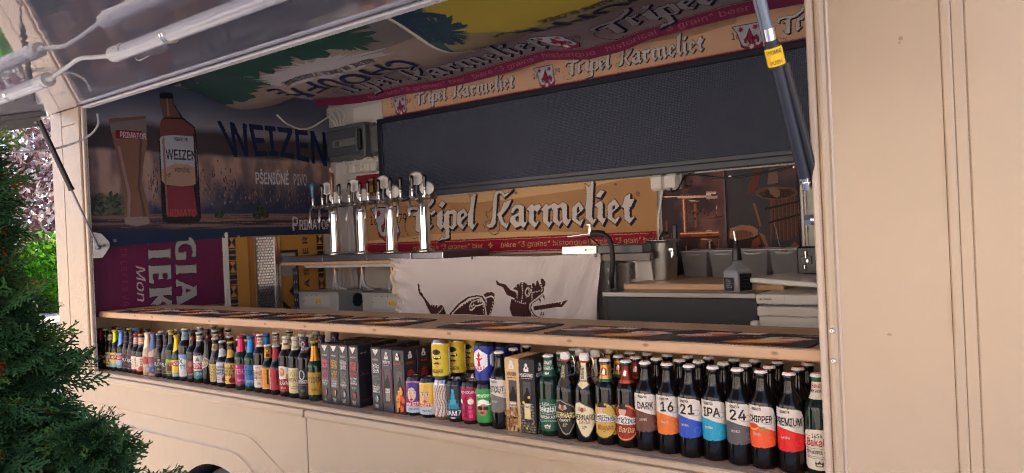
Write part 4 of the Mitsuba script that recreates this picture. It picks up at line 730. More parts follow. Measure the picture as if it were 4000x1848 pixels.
# ------------------------------------------------------------------ ceiling cloths
def cloth_a(v, o):
    x, y = v[:, 0], v[:, 1]; e = np.clip((y - 0.55) / 0.6, 0, 1)
    z = 2.625 - 0.075 * np.exp(-((y - 0.98) / 0.22) ** 2) - 0.035 * np.clip((x + 3.2), -1.2, 1) * -1 * e * 0.5
    z = z + 0.028 * e * np.exp(-((x + 3.86) / 0.085) ** 2) - 0.016 * e * np.exp(-((x + 3.68) / 0.08) ** 2) + 0.010 * e * np.sin(x * 13 + y * 3) + 0.006 * np.sin(x * 5 + y * 9)
    return np.stack([x, y, z - o], 1)
def cloth_b(v, o):
    x, y = v[:, 0], v[:, 1]; e = np.clip((y - 0.4) / 0.6, 0, 1)
    z = 2.615 - 0.075 * np.exp(-((y - 0.78) / 0.26) ** 2) * (1 + 0.25 * np.sin(x * 3.2 + 2)) + 0.02 * e * np.exp(-((x + 2.05) / 0.07) ** 2) + 0.006 * np.sin(x * 8 + y * 6) + 0.05 * e * np.clip(x + 1.9, -0.2, 1.2) * 0.6
    return np.stack([x, y, z - o], 1)
def ragged(cx, cy, rx, ry, seed, n=70, amp=.35):
    r = random.Random(seed); pts = []
    for i in range(n):
        a = 2 * math.pi * i / n; q = 1 + r.uniform(-amp, amp * .4) * (i % 2)
        pts.append((cx + rx * q * math.cos(a), cy + ry * q * math.sin(a)))
    return poly(pts)
k = thing('ceiling_banner', 'crumpled green and tan banner under the ceiling at the left, lettering upside down', 'banner')
p = Print(); fa = sg.box(-4.34, 0.04, -2.405, 1.17); p.add(fa, '8f7f78', 0, strip=0.06)
p.add(sg.box(-4.34, 0.04, -2.405, 0.34), '55605a', 1); p.add(ragged(-3.15, 0.42, 0.62, 0.26, 3).intersection(fa), '23463f', 2); p.add(ragged(-3.55, 0.50, 0.35, 0.20, 8).intersection(fa), '2a4a44', 3)
p.add(ragged(-4.15, 0.72, 0.45, 0.16, 4).intersection(fa), '33504c', 2); p.add(ragged(-3.9, 0.42, .5, .26, 5).intersection(fa), '3a4a50', 2)
p.add(ragged(-3.35, 0.78, 0.55, 0.10, 14, amp=.5).intersection(fa), 'a39da2', 1); p.add(sg.box(-2.85, 0.04, -2.405, 0.75), '6e6868', 1)
p.add(ragged(-2.86, 0.50, .2, .22, 15).intersection(fa), '2b4640', 2)
flipx = lambda v: v * [-1, 1]
p.text('CHOUFFE', -3.33, 0.875, 0.15, '23264a', 4, w=1.15, warp=flipx); p.text("BIERE BLONDE D'ARDENNE", -3.29, 0.805, 0.036, '4a4248', 4, w=0.74, warp=flipx)
p.put('cloth', cloth_a, 'cloth_vc', k, eps=0.0012, maxe=0.035)
k = thing('ceiling_banner', 'yellow and dark green banner under the ceiling, right of the crumpled tan one', 'banner')
p = Print(); fb = sg.box(-2.398, 0.04, -0.58, 1.06); p.add(fb, '857a62', 0, strip=0.06); p.add(sg.box(-2.398, 0.04, -2.375, 1.06), 'b9b2a8', 3)
p.add(poly([(-2.40, 0.04), (-1.0, 0.04), (-1.5, 0.16), (-2.05, 0.20), (-2.2, 0.45), (-2.28, .62), (-2.38, 0.85), (-2.40, .85)]), '35504e', 1); p.add(ragged(-2.33, 0.42, .17, .26, 22, amp=.6).intersection(fb), '1f3448', 2)
p.add(ragged(-2.24, 0.60, .12, .14, 23, amp=.7).intersection(fb), '2b3f4a', 2)
p.add(poly([(-2.02, 0.13), (-1.0, 0.13), (-.9, .5), (-1.4, .72), (-2.0, .8), (-2.2, .6), (-2.15, .3)]), 'a8943e', 1)
p.text('CHOUFFE', -1.50, 0.80, 0.14, '23264a', 4, w=1.0, warp=flipx); p.text('BELGISCH BLOND BIER - BIERE BLONDE', -1.35, 0.735, 0.034, '3c3436', 4, w=0.95, warp=flipx); p.text('8% vol', -2.02, 0.77, 0.034, '3c3436', 4, w=0.14, warp=flipx)
p.put('cloth', cloth_b, 'cloth_vc', k, eps=0.0012, maxe=0.035)
EDX = [-4.15, -4.03, -3.6, -3.12, -2.55, -2.30, -2.06, -1.88, -1.72, -1.13, -0.6]; EDZ = [2.585, 2.572, 2.545, 2.538, 2.550, 2.566, 2.530, 2.541, 2.568, 2.580, 2.585]
SS = np.linspace(0, .6, 200); TH_ = np.radians(55 * np.exp(-(SS / .07) ** 2) + 5); CY = np.concatenate([[0], np.cumsum(np.cos(TH_))[:-1]]) * SS[1]; CZ_ = np.concatenate([[0], np.cumsum(np.sin(TH_))[:-1]]) * SS[1]
def cloth_c(v, o):
    x, s = v[:, 0], v[:, 1]                                   # s: 0 at the rear hem, 0.5 at the front edge
    zr = np.interp(x, EDX, EDZ); q = np.clip(s / 0.5, 0, 1)
    y = 1.51 - np.interp(s, SS, CY) + 0.02 * np.sin(x * 6) * (1 - q)
    zt = zr + 0.004 + np.interp(s, SS, CZ_)
    z = zt + (np.minimum(zt, 2.68) - zt) * q + 0.010 * np.sin(x * 9 + s * 7) * q * (1 - q) * 2
    return np.stack([x, y - o * .8, z - o * .6], 1)
k = thing('ceiling_banner', 'tan blackletter banner with a wavy red hem sagging under the ceiling at the back', 'banner')
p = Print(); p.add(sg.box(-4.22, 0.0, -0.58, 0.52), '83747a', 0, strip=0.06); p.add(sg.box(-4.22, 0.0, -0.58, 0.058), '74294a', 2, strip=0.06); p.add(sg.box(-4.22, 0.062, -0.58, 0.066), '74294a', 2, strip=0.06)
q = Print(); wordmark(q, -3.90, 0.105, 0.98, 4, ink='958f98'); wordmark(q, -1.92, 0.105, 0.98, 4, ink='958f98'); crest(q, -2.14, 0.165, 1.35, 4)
off = p.k
for v in q.v: p.v.append(v)
for f_ in q.f: p.f.append(f_ + off)
p.c += q.c; p.l += q.l; p.k += q.k
p.text('historisch "3 granen" bier   bière "3 grains" historique   historical "3 grain" beer', -2.45, 0.018, 0.028, 'a85a6c', 4, w=2.5, bold=False)
p.put('cloth', cloth_c, 'cloth_vc', k, eps=0.0012, maxe=0.035)

# ------------------------------------------------------------------ counter and bar mats
k = thing('bar_counter', 'long pale wooden bar counter running the whole width of the hatch', 'counter')
put('top', box(-4.338, -0.543, 0.052, 0.452, 1.308, 1.3395, 0.004), 'wood', k)
for x in (-2.735, -2.045):
    s = put('support_post', cyl((x, 0.33, 1.03), (x, 0.33, 1.307), 0.006, 12), 'black', k, smooth=40)
    put('foot_block', cat(box(x - .02, x + .02, 0.31, 0.35, 1.02, 1.272, .003)), 'white_plastic', s)
    put('collar', box(x - .023, x + .023, 0.307, 0.353, 1.272, 1.281, .003), 'black', s)
mats = [(-3.93, .16, 3), (-3.55, .165, -2), (-3.16, .16, 2), (-2.70, .17, -3), (-2.23, .17, 1), (-1.66, .19, 0), (-1.185, .165, -3), (-0.785, .165, -2)]
matd = ['bar mat at the far left end of the counter', 'second bar mat from the left end of the counter', 'third bar mat from the left end of the counter', 'bar mat in front of the studded steel sheet, fourth from the left',
        'bar mat in front of the white flag\'s left edge, fifth from the left', 'bar mat lying alone in front of the dragon flag', 'bar mat second from the right end of the counter', 'bar mat at the right end of the counter next to the pillar']
for (x, y, a), d in zip(mats, matd):
    k = thing('bar_mat', 'dark printed ' + d, 'bar mat', 'bar mats along the counter')
    sh = sg.box(-.205, -.108, .205, .108).buffer(-.02).buffer(.02, 6)
    R = rot([0, 0, 1], a)
    put('mat', xf(extrude(sh, 0.003), R, (x, y, 1.3397)), 'black_rubber', k)
    p = Print(); p.add(sh.buffer(-.003), '3a3038', 0)
    p.add([(-.17, -.045), (-.07, .0), (-.03, .06), (-.10, .065), (-.16, .03)], 'c8705a', 1); p.add([(-.195, -.03), (-.10, .005), (-.10, .022), (-.19, -.005)], 'efe2da', 2); p.add([(-.14, .03), (-.06, .045), (-.055, .075), (-.125, .07)], 'f0b890', 2); p.add([(-.05, .055), (.02, .06), (.03, .098), (-.04, .094)], 'f0d8bc', 1)
    p.add([(-.03, -.095), (.04, -.10), (.14, -.055), (.16, .0), (.08, .005), (.0, -.04)], 'f07a34', 1); p.add([(.0, -.085), (.08, -.07), (.125, -.03), (.06, -.02)], 'ffc45a', 2); p.add([(.05, -.03), (.14, -.02), (.185, .022), (.13, .045), (.06, .025)], 'f4d8c4', 3); p.add([(.09, .0), (.125, .005), (.13, .02), (.10, .022)], 'b88a74', 4)
    p.add([(.12, .06), (.18, .075), (.19, .095), (.14, .092)], 'a85a48', 1)
    for i in range(3): p.text('BIER', -.02 + .055 * i, .003 + .012 * i, .009, 'c8a898', 4, w=.035)
    p.put('print', lambda v, o, R=R, x=x, y=y: (np.column_stack([v, 0 * o]) @ R.T) + np.column_stack([0 * o + x, 0 * o + y, 1.3429 + o]), 'label_vc', k)

# ------------------------------------------------------------------ bottles
def bprof(H, R, s, n, nr, lip=1, n0=None):
    """s: end of the straight body, n: start of the neck; returns (r, z)"""
    n0 = n0 or nr * 1.12
    q = [(0, 0.002), (R * .8, 0.0), (R * .95, .002), (R, .007), (R, s)]
    for t in np.linspace(0, 1, 10)[1:]:
        q.append((R + (n0 - R) * (3 * t * t - 2 * t ** 3), s + (n - s) * t))
    q += [(nr, H - .030), (nr * .98, H - .022)]
    if lip: q += [(nr * 1.13, H - .020), (nr * 1.13, H - .014), (nr * .98, H - .012)]
    q += [(nr * .95, H - .006), (0, H - .006)]
    return np.array(q)
TY = {'long': bprof(.223, .0285, .105, .165, .0125, n0=.016), 'mid': bprof(.245, .0315, .135, .180, .0130, n0=.0165), 'nrw': bprof(.256, .0335, .164, .206, .0135, n0=.0165),
      'stub': bprof(.213, .030, .108, .150, .0135, n0=.017), 'swing': bprof(.252, .0345, .145, .198, .0145, n0=.019),
      'skittle': np.array([(0, .002), (.022, 0), (.024, .004), (.0265, .04), (.0275, .07), (.026, .10), (.019, .135), (.0145, .16), (.013, .185), (.0145, .19), (.0145, .196), (.0125, .198), (0, .205)]),
      'cream': bprof(.222, .029, .10, .165, .0135, n0=.019)}
TH = {k: v[:, 1].max() + .006 for k, v in TY.items()}
CACHE = {}
def cached(kk, fn):
    if kk not in CACHE: CACHE[kk] = fn()
    return CACHE[kk]
def cap_mesh():
    def wob(i, a): return 1 + np.where(i <= 2, 0.035 * np.cos(21 * a), 0)
    return lathe([(.0138, 0), (.0168, .0004), (.0162, .003), (.0150, .0062), (.0132, .0078), (0, .0082)], 42, wob=wob)
CAPM = cap_mesh()
def face_of(x, y):
    d = math.degrees(math.atan2(CAM[1] - y, CAM[0] - x))          # towards the camera
    return -90 + 0.55 * (d + 90)
class L:
    """label designs: lists of steps run on a Print; u, v in millimetres, v above the base"""
def steps(p, ops, W):
    for i, op in enumerate(ops):
        t, a = op[0], op[1:]
        if t == 'r': p.add(rect(a[0] / 1e3, a[1] / 1e3, a[2] / 1e3, a[3] / 1e3, (a[5] / 1e3 if len(a) > 5 else 0)), a[4], i, strip=.004)
        elif t == 'p': p.add(poly([(u / 1e3, v / 1e3) for u, v in a[0]]), a[1], i, strip=.004)
        elif t == 'e': p.add(ell(a[0] / 1e3, a[1] / 1e3, a[2] / 1e3, a[3] / 1e3), a[4], i, strip=.004)
        elif t == 't': p.text(a[0], a[1] / 1e3, a[2] / 1e3, a[3] / 1e3, a[4], i, w=a[5] / 1e3, bold=(a[6] if len(a) > 6 else True), rot=(a[7] if len(a) > 7 else 0), shear=(a[8] if len(a) > 8 else 0))
        elif t == 'l': p.add(line([(u / 1e3, v / 1e3) for u, v in a[0]], a[2] / 1e3), a[1], i)
SHELF = 1.0205
def shift(ops, d):
    o = []
    for q in ops:
        q = list(q)
        if q[0] == 'r': q[2] += d; q[4] += d
        elif q[0] in 'pl': q[1] = [(u, v + d) for u, v in q[1]]
        elif q[0] == 'e': q[2] += d
        elif q[0] == 't': q[3] += d
        o.append(tuple(q))
    return o
def bottle(x, y, ty, label, cap='c9c4bc', glass='0f0b0a', neck=None, lab=None, group=None, cover=None, face=None, short=None, dz=0, ctop=None):
    k = thing('beer_bottle', label, 'bottle', group); pr = TY[ty]; H = TH[ty]; dz = dz if dz else (0 if not lab else 22 if any(o[1] == 'PRIMATOR' for o in lab if o[0] == 't') else -13 if any(o[1] in ('1454', 'TTTTT', 'Valia', 'SLÁVAČKA') for o in lab if o[0] == 't') else -9 if any(o[1] in ('BERNARD', 'POSTŘIŽINSKÉ', 'TISOR', 'NOKOVAR') for o in lab if o[0] == 't') else 0)
    at = (x, y, SHELF)
    put('glass', cached(('g', ty, glass), lambda: plyc(lathe(pr, 36), C(glass), 50)), 'glass_bottle', k, at=at)
    if ty == 'swing':
        st_ = put('stopper', cached('stop', lambda: plyc(lathe([(.0, H - .012), (.0135, H - .012), (.0155, H - .008), (.0155, H + .006), (.012, H + .012), (0, H + .013)], 24), C('d8d2ca'), 40)), 'gloss_vc', k, at=at)
        put('seal', cached('seal', lambda: plyc(lathe([(.0148, H - .017), (.0165, H - .015), (.0165, H - .012), (.0148, H - .011)], 24), C('a8281e'), 40)), 'paint_vc', st_, at=at)
        w = cached('bail', lambda: plyc(cat(*[tube(curve(q, 30), .0014, 6) for q in ([(.016, -.004, H + .004), (.03, -.003, H - .002), (.034, 0, H - .035), (.030, .002, H - .055), (.016, .006, H - .062)], [(.016, .004, H + .004), (.026, .006, H - .01), (.029, .008, H - .04), (.02, .012, H - .062), (.0, .018, H - .062)], [(.03, .002, H - .055), (.012, -.014, H - .060), (-.008, -.016, H - .060), (-.018, 0, H - .060)])]), None, 40))
        put('wire_bail', w, 'chrome', k, at=at)
    elif cap:
        put('cap', cached(('cap', cap), lambda: plyc(CAPM, C(cap), 35)), 'paint_vc', k, at=(x, y, SHELF + H - .0125))
        if ctop: put('cap_print', cached(('ct', ctop), lambda: plyc(lathe([(.0128, .0081), (.0124, .0087), (0, .0089)], 24), C(ctop))), 'paint_vc', k, at=(x, y, SHELF + H - .0125))
    fc = face_of(x, y) if face is None else face
    M = T().translate([x, y, SHELF]).rotate([0, 0, 1], fc + 90)
    def stick(nm, ops, mat, rad):
        kk = (nm, repr(ops), ty)
        def mk():
            p = Print(); steps(p, ops, 0); rf = np.column_stack([pr, np.full(len(pr), rad)]); o = np.argsort(pr[:, 1], kind='stable')
            sel = [j for j in range(len(pr)) if pr[j, 0] > .006]
            m, c, n = p.mesh(on_cyl(rf[sel], -90), .00022, maxe=.006); return plyc(m, c * .86, normals=n)
        d = dict(cached(kk, mk)); d['to_world'] = M; put(nm, d, mat, k)
    if cover: stick(*cover)
    if neck: stick('neck_label', neck[0], neck[1] if len(neck) > 1 else 'label_vc', .0165)
    if lab and dz: lab = shift(lab, dz)
    if lab: stick('label', lab, 'label_vc', TY[ty][:, 0].max())
    return k

W_ = lambda c, z0, z1, a=47: ('r', -a, z0, a, z1, c)
def foil(c, z0, z1, slant=None): return ([W_(c, z0, z1, 52)] if not slant else [('p', [(-52, z0), (-10, z0 - slant * .2), (30, z0 + slant), (52, z0 + slant), (52, z1), (-52, z1)], c)], 'foil_vc')
CREAM, NAVY = 'ddd3c6', '1c1d38'
row = []
r3 = random.Random(11)
def R_(*a, **kw): row.append((a, kw))
# left part, seen from the far end
R_(-4.433, 'long', 'dark bottle with a red neck foil and a dark red label, first on the left', cap='8e1f2c', neck=foil('a01e30', 158, 208), lab=[W_('6a1530', 20, 98), ('t', 'RODENBACH', 6, 66, 9, 'e8d8d0', 56), ('t', 'ROUGE', 8, 52, 7, 'e8d8d0', 34), W_('9a5a70', 34, 37), W_('9a5a70', 26, 28)])
R_(-4.370, 'long', 'dark bottle with yellow lettering on its black label, second from the left', cap='cbbd96', neck=([W_('1c2a20', 165, 195, 40), ('t', 'B', 5, 175, 10, 'd8c83c', 6)],), lab=[W_('15201a', 22, 82), ('t', 'DALY', 8, 64, 13, 'd9cf3c', 46), ('r', -14, 30, 20, 56, '2c4030'), ('t', 'B', 4, 36, 14, 'e0d24a', 12)])
R_(-4.312, 'long', 'dark bottle with a kraft paper label showing a large letter Q', cap='4a4038', neck=([W_('cdb893', 160, 190, 45), ('t', 'ECCE', 6, 172, 8, '5a3a28', 26)],), lab=[W_('cdb893', 18, 96), ('t', 'ECCE', 6, 78, 10, '6a3c28', 40), ('t', 'Q', 8, 40, 26, '4a2c20', 24), W_('8a6a48', 30, 33)])
R_(-4.254, 'long', 'bottle with a lime yellow foil neck and a yellow label with a red oval', cap='b8b43c', neck=foil('c6cc3c', 148, 216, 22), lab=[W_('d9cf62', 20, 98), W_('8fc0cc', 20, 40), ('e', 4, 74, 30, 13, 'b8242c'), ('t', 'GOZO', 8, 68, 13, 'f2ece0', 40, True, 8)])
R_(-4.196, 'long', 'bottle with a sky blue foil neck and a pale blue label with a red oval', cap='5a86c4', neck=foil('6a9bd8', 138, 216, 24), lab=[W_('a9bccb', 18, 96), W_('6f98c0', 18, 34), ('e', 2, 74, 32, 13, 'b8242c'), ('t', 'RUGOZO', 8, 69, 12, 'f2ece0', 48, True, 8)])
def loris(fr): return [W_(NAVY, 18, 100), W_('c46a5a', 98, 100), W_('c46a5a', 24, 26), ('t', 'FLORIS', 10, 58, 17, 'ece4e0', 58), ('e', 8, 86, 7, 7, fr), ('t', 'Bier', 12, 36, 11, fr, 30, True, 0, .3)]
LN = ([W_(NAVY, 148, 200, 45), W_('c46a5a', 158, 160, 45), W_('c46a5a', 186, 188, 45)],)
R_(-4.139, 'long', 'navy labelled bottle with a bright red fruit beside the sky blue foil bottle', cap='2c2a36', neck=LN, lab=loris('c8382c'))
R_(-4.078, 'long', 'navy labelled bottle with a dark red fruit', cap='2c2a36', neck=LN, lab=loris('a82c3c'))
def striped(c): return [W_('e6d9c9', 18, 92), W_(c, 18, 26)] + [('r', 4, 40 + i * 9, 47, 44 + i * 9, c) for i in range(5)] + [('r', -20, 40 + i * 8, -6, 42 + i * 8, '9a8a7c') for i in range(5)]
R_(-4.025, 'stub', 'bottle with red and white stripes round its neck', cap='b43a34', neck=([W_('e6dccf', 155, 190, 45)] + [W_('b43a34', 158 + i * 9, 162 + i * 9, 45) for i in range(4)],), lab=striped('b0433c'))
R_(-3.969, 'stub', 'bottle with orange and white stripes round its neck', cap='c86a34', neck=([W_('e6dccf', 155, 190, 45)] + [W_('d08a4c', 158 + i * 9, 162 + i * 9, 45) for i in range(4)],), lab=striped('c4683a') + [('e', 10, 32, 14, 10, 'c85a2c')])
R_(-3.908, 'cream', 'cream coloured bottle with a pink disc on its side', cap='cfc4b8', glass='b39c80', neck=foil('d6c6b4', 140, 212, 20), lab=[('e', -8, 76, 20, 22, 'b04a4c'), ('t', 'delirium', 6, 48, 14, 'd8cfc4', 56, False), ('r', 0, 20, 14, 40, 'd8d0c8')])
R_(-3.851, 'cream', 'cream coloured bottle with a slate blue foil neck and a blue print', cap='46587e', glass='b39c80', neck=foil('52648e', 128, 212, 26), lab=[W_('46528a', 16, 98), ('e', -8, 80, 18, 18, 'a04a5c'), ('t', 'delirium', 6, 50, 14, 'c8c4cc', 56, False), ('e', 4, 30, 6, 6, '8a94c0')])
R_(-3.791, 'long', 'navy labelled bottle with a yellow green fruit, right of the slate blue foil bottle', cap='8a8890', neck=LN, lab=loris('b8a83c'))
R_(-3.732, 'long', 'navy labelled bottle with an orange fruit and a navy cap', cap='2a3452', neck=LN, lab=loris('d8703c'))
R_(-3.672, 'mid', 'green glass bottle with a yellow collar and a green label', cap='b8a05a', glass='0c2416', neck=([W_('c8a42c', 216, 228, 40)],), lab=[W_('31502a', 30, 102), ('r', -30, 34, 40, 98, '6f8a2c'), ('t', 'Duc', 4, 84, 14, 'd8cf4a', 34), ('p', [(-16, 40), (18, 40), (24, 66), (6, 80), (-14, 70)], '5c2420'), ('e', 6, 72, 7, 7, 'b85a3c'), W_('c8b83c', 28, 31)])
R_(-3.616, 'long', 'bottle with a golden yellow foil neck and a yellow label with a red oval', cap='c49a2c', neck=foil('e2b42c', 140, 214, 22), lab=[W_('e6c545', 18, 98), W_('7fb8d0', 18, 34), ('p', [(-30, 18), (0, 26), (30, 20), (44, 40), (20, 36)], '4a90b8'), ('e', 2, 80, 26, 12, 'b8242c'), ('t', 'GOZO', 6, 75, 12, 'f2ece0', 34, True, 8), ('t', 'blond', 0, 24, 8, 'f2ece0', 26)])
R_(-3.550, 'nrw', 'tall bottle with pale blue labels and a drawn house', cap='cfcac2', neck=([W_('87a8bf', 196, 240, 48), ('t', 'KA', 4, 212, 11, '23303c', 16)],), lab=[W_('c9d6de', 36, 142), ('r', -47, 96, 47, 142, '6fa2c6'), ('p', [(-20, 96), (-20, 118), (-6, 126), (10, 116), (26, 122), (26, 96)], 'e6e2da'), ('l', [(-18, 98), (-2, 118)], '23262c', 4), ('l', [(-16, 120), (-2, 98)], '23262c', 4), ('t', 'TTTTT', 6, 72, 20, '3c5a74', 50), ('r', -30, 46, 36, 62, 'd6c6c0')])
R_(-3.488, 'mid', 'dark bottle with a dark red picture label', cap='3a3a40', neck=([W_('8a2a2c', 196, 216, 48), ('t', 'P', 4, 200, 10, 'e8dcd0', 7)],), lab=[W_('2c161c', 24, 112), ('r', -30, 66, 40, 106, '6a2a30'), ('e', 4, 86, 12, 14, 'b06a50'), ('t', 'REBEL', 4, 50, 17, 'c22c3c', 56), ('t', 'ALE', 4, 34, 10, 'd8a04a', 24)])
R_(-3.423, 'mid', 'bottle with a white, red lettered and teal label reading IPA', cap='c8c2ba', neck=([W_('e0d6ce', 196, 222, 48), W_('2c5a5c', 190, 196, 48), ('t', 'IPYARD', 6, 204, 11, 'a8242c', 40)],), lab=[W_('e4dad2', 60, 130), W_('b82a38', 66, 94), W_('2a7480', 24, 60), ('t', 'SHIPYARD', 8, 72, 18, 'efe6e0', 64), ('t', 'IPA', 6, 38, 13, 'dfe8e8', 26), ('p', [(-10, 104), (12, 104), (2, 124)], '6a7480')])
R_(-3.353, 'skittle', 'skittle shaped dark bottle with a pale diamond label', cap='3c3c44', lab=[('p', [(-30, 94), (-4, 128), (30, 108), (8, 84), (-24, 72)], 'd8cec2'), ('p', [(-26, 94), (-4, 124), (26, 107), (6, 87), (-22, 77)], '8a7a70'), ('t', 'RVAL', 2, 94, 14, 'e2d4a4', 40, True, 8)], neck=None)
R_(-3.289, 'long', 'bottle with a tan label full of drawn figures', cap='c8c0b0', neck=([W_('b8a47c', 160, 190, 46), ('e', 4, 175, 8, 10, '7a6848')],), lab=[W_('d9c078', 18, 100)] + [('l', [(-26 + 12 * (i % 5), 24 + 14 * (i // 5)), (-18 + 12 * (i % 5), 36 + 14 * (i // 5)), (-24 + 13 * (i % 5), 32 + 14 * (i // 5))], '7a5c34', 2) for i in range(25)])
def scroll(bg): return [W_(bg, 20, 112), ('r', -47, 20, -44, 112, '3a2c24')] + [('t', t, -2, z, 12, '2a2020', w) for t, z, w in (('helles', 86, 44), ('Senkerla', 72, 56), ('gerbier', 58, 50))] + [('r', 10, 92, 16, 106, 'b02c24'), ('e', 14, 36, 13, 13, 'b0242a'), ('e', 14, 36, 8, 8, '7a1c20'), ('r', 11, 46, 17, 58, 'b0242a'), ('r', -34, 34, -8, 37, '6a5a50'), ('r', -34, 42, -12, 44, '6a5a50')]
R_(-3.222, 'stub', 'stubby bottle with a silver white scroll label and a red seal', cap='c8c8cc', neck=([('p', [(-45, 132), (45, 140), (30, 158), (4, 176), (-20, 168), (-45, 150)], 'c6c6cc')],), lab=scroll('c3cad6'))
R_(-3.154, 'stub', 'stubby bottle with a golden yellow scroll label and a red seal', cap='d0a040', neck=([('p', [(-45, 132), (45, 140), (30, 158), (4, 176), (-20, 168), (-45, 150)], 'd8a84c')],), lab=scroll('e2bb58'))
def isor(c, d): return [W_(c, 34, 124), ('t', 'TISOR', 6, 80, 22, d, 66), ('t', 'berry', 2, 48, 12, 'e6dce0', 34, False, 0, .3), ('e', -14, 114, 5, 6, d)]
R_(-3.068, 'mid', 'bottle with a bright pink foil neck and a pink label', cap='c22a5c', glass='12301e', neck=foil('e03468', 168, 226), lab=isor('b02a68', 'd9a0bc'))
R_(-3.001, 'mid', 'bottle with a bright blue foil neck and a blue label', cap='2c6ab8', glass='12301e', neck=foil('2f86d6', 168, 226), lab=isor('2670b4', '12243c'))
R_(-2.929, 'nrw', 'cream labelled bottle with a white cap beside the bright blue one', cap='d8d4cc', neck=([W_('dccdb6', 196, 238, 48), ('t', 'Bakalář', 4, 222, 10, '8a2a2c', 34), ('t', 'HONEY', 4, 206, 11, '4a3a2c', 36)],), lab=[W_('e2d5c0', 36, 132), ('t', '1454', -2, 118, 7, '6a4a3c', 22), ('t', 'Bakalář', 4, 92, 18, 'a02c30', 58), W_('8a6a50', 86, 88), ('t', 'HONEY LAGER', 4, 72, 11, '3a2e28', 60), W_('8a6a50', 64, 65), ('t', '(:)', 4, 48, 10, '5a4a3c', 12)])
R_(-2.872, 'stub', 'bottle with an amber orange neck label and an amber orange label', cap='d2cec6', neck=([W_('e0962c', 152, 196, 48), ('e', 4, 182, 9, 8, '3a2818'), ('e', 6, 164, 9, 8, '3a2818'), ('e', 4, 182, 4, 4, 'e8d8b0')],), lab=[W_('e2962a', 22, 112), ('r', 4, 42, 12, 104, '4a2a18'), ('l', [(-30, 40), (-18, 70), (-28, 96)], 'c07a24', 3), W_('f0d8a8', 22, 25)])
R_(-2.814, 'stub', 'bottle with a red neck label and a red label with a green edge', cap='d2cec6', neck=([W_('b8283a', 152, 196, 48)],), lab=[W_('b8283a', 22, 112), ('r', 6, 42, 14, 104, '4a1a20'), ('p', [(20, 22), (47, 22), (47, 60), (34, 34)], '8fb03c'), ('r', -40, 22, -26, 112, 'd9c4b8')])
R_(-2.744, 'nrw', 'bottle with a white foil neck and a drinker on its red and white label', cap='d6cfc0', neck=([W_('d3cbb6', 196, 248, 50), ('r', -8, 214, 16, 222, 'b8302c'), W_('c8b83c', 196, 199)],), lab=[('p', [(-47, 36), (47, 36), (47, 112), (20, 134), (-10, 142), (-47, 138)], 'e2d8cc'), ('p', [(-47, 36), (47, 36), (47, 92), (-47, 84)], 'a82a34'), ('e', -14, 116, 14, 18, 'c4844c'), ('e', -14, 122, 7, 8, 'e0b088'), ('r', 4, 92, 14, 108, 'd9a03c'), ('r', 18, 92, 28, 106, 'd9a03c'), ('t', 'SLÁVAČKA', 4, 64, 14, 'ece0d4', 64), ('t', 'pivo', -8, 48, 8, 'e0b8b0', 24)])
R_(-2.679, 'nrw', 'bottle with a cream neck and a cream label with gold lettering', cap='d6cfc0', neck=([W_('d6cab0', 196, 248, 50), ('t', 'OVAR', 6, 204, 9, '3a3428', 26)],), lab=[('r', -47, 34, 47, 138, 'dccb9c', 8), ('t', 'Valia', 2, 104, 24, 'a8883c', 56, False, 0, .25), ('t', 'KOVAR', 4, 82, 15, '2a2620', 58), ('r', -24, 60, 28, 62, '6a6048'), ('r', -20, 54, 22, 56, '6a6048')])
R_(-2.614, 'nrw', 'black and plum bottle with white horseshoe emblem', cap='3c2c48', neck=([W_('3a2244', 190, 248, 50), ('e', -6, 224, 9, 12, 'd6d0d8'), ('e', -6, 224, 6, 9, '3a2244'), ('t', 'KOVAR', 6, 200, 10, 'e2dce4', 36)],), lab=[W_('1b1a24', 24, 136), ('e', -10, 110, 13, 20, 'cfc9cf'), ('e', -10, 110, 9, 16, '1b1a24'), ('t', 'NOKOVAR', 4, 76, 14, 'e8e2e2', 62), W_('9a949a', 68, 69), ('t', 'TMAVÝ', -8, 44, 8, '9a949a', 22)])
R_(-2.553, 'mid', 'bottle with an orange gold foil neck and a gold label, beside the dark boxes', cap='c8a02c', glass='12301e', neck=foil('dc9a34', 160, 220), lab=[W_('c09230', 34, 124), ('t', 'TISOR', 6, 84, 20, '1c2c4c', 62), ('t', 'ale', 0, 50, 13, '6a4a18', 24, False, 0, .3)])
left_n = len(row)
def prim(t, col, sub, w, th=15, draw='b9b0a6'): return [('p', [(-40, 40), (-34, 35), (-4, 33), (0, 36), (4, 33), (40, 38), (45, 46), (45, 112), (36, 134), (20, 140), (2, 141), (0, 139), (-2, 142), (-45, 142), (-45, 60)], CREAM), ('p', [(-45, 50), (-40, 40), (-34, 35), (-4, 33), (0, 36), (4, 33), (40, 38), (45, 46), (45, 74), (20, 82), (-10, 91), (-30, 94), (-45, 93)], col), ('e', 20, 102, 18, 9, draw), ('e', 20, 103, 15, 6, CREAM), ('e', 26, 55, 9, 9, '%02x%02x%02x' % tuple(int(min(255, c * 200 + 60)) for c in C(col) ** .45)), ('e', 26, 55, 7.5, 7.5, col), ('t', 'PRIMATOR', -9, 130, 6.5, '3a2e2a', 26), ('t', t, 2 - 3, 99, th, '241e20', w), ('t', sub, -8, 66, 6, 'd8c4b8', 22)]
R_(-1.593, 'nrw', 'bottle with a white and grey label reading STOUT, left of the tan gift box', cap='e0dcd6', lab=prim('STOUT', '77726e', 'IRISH', 50, 19))
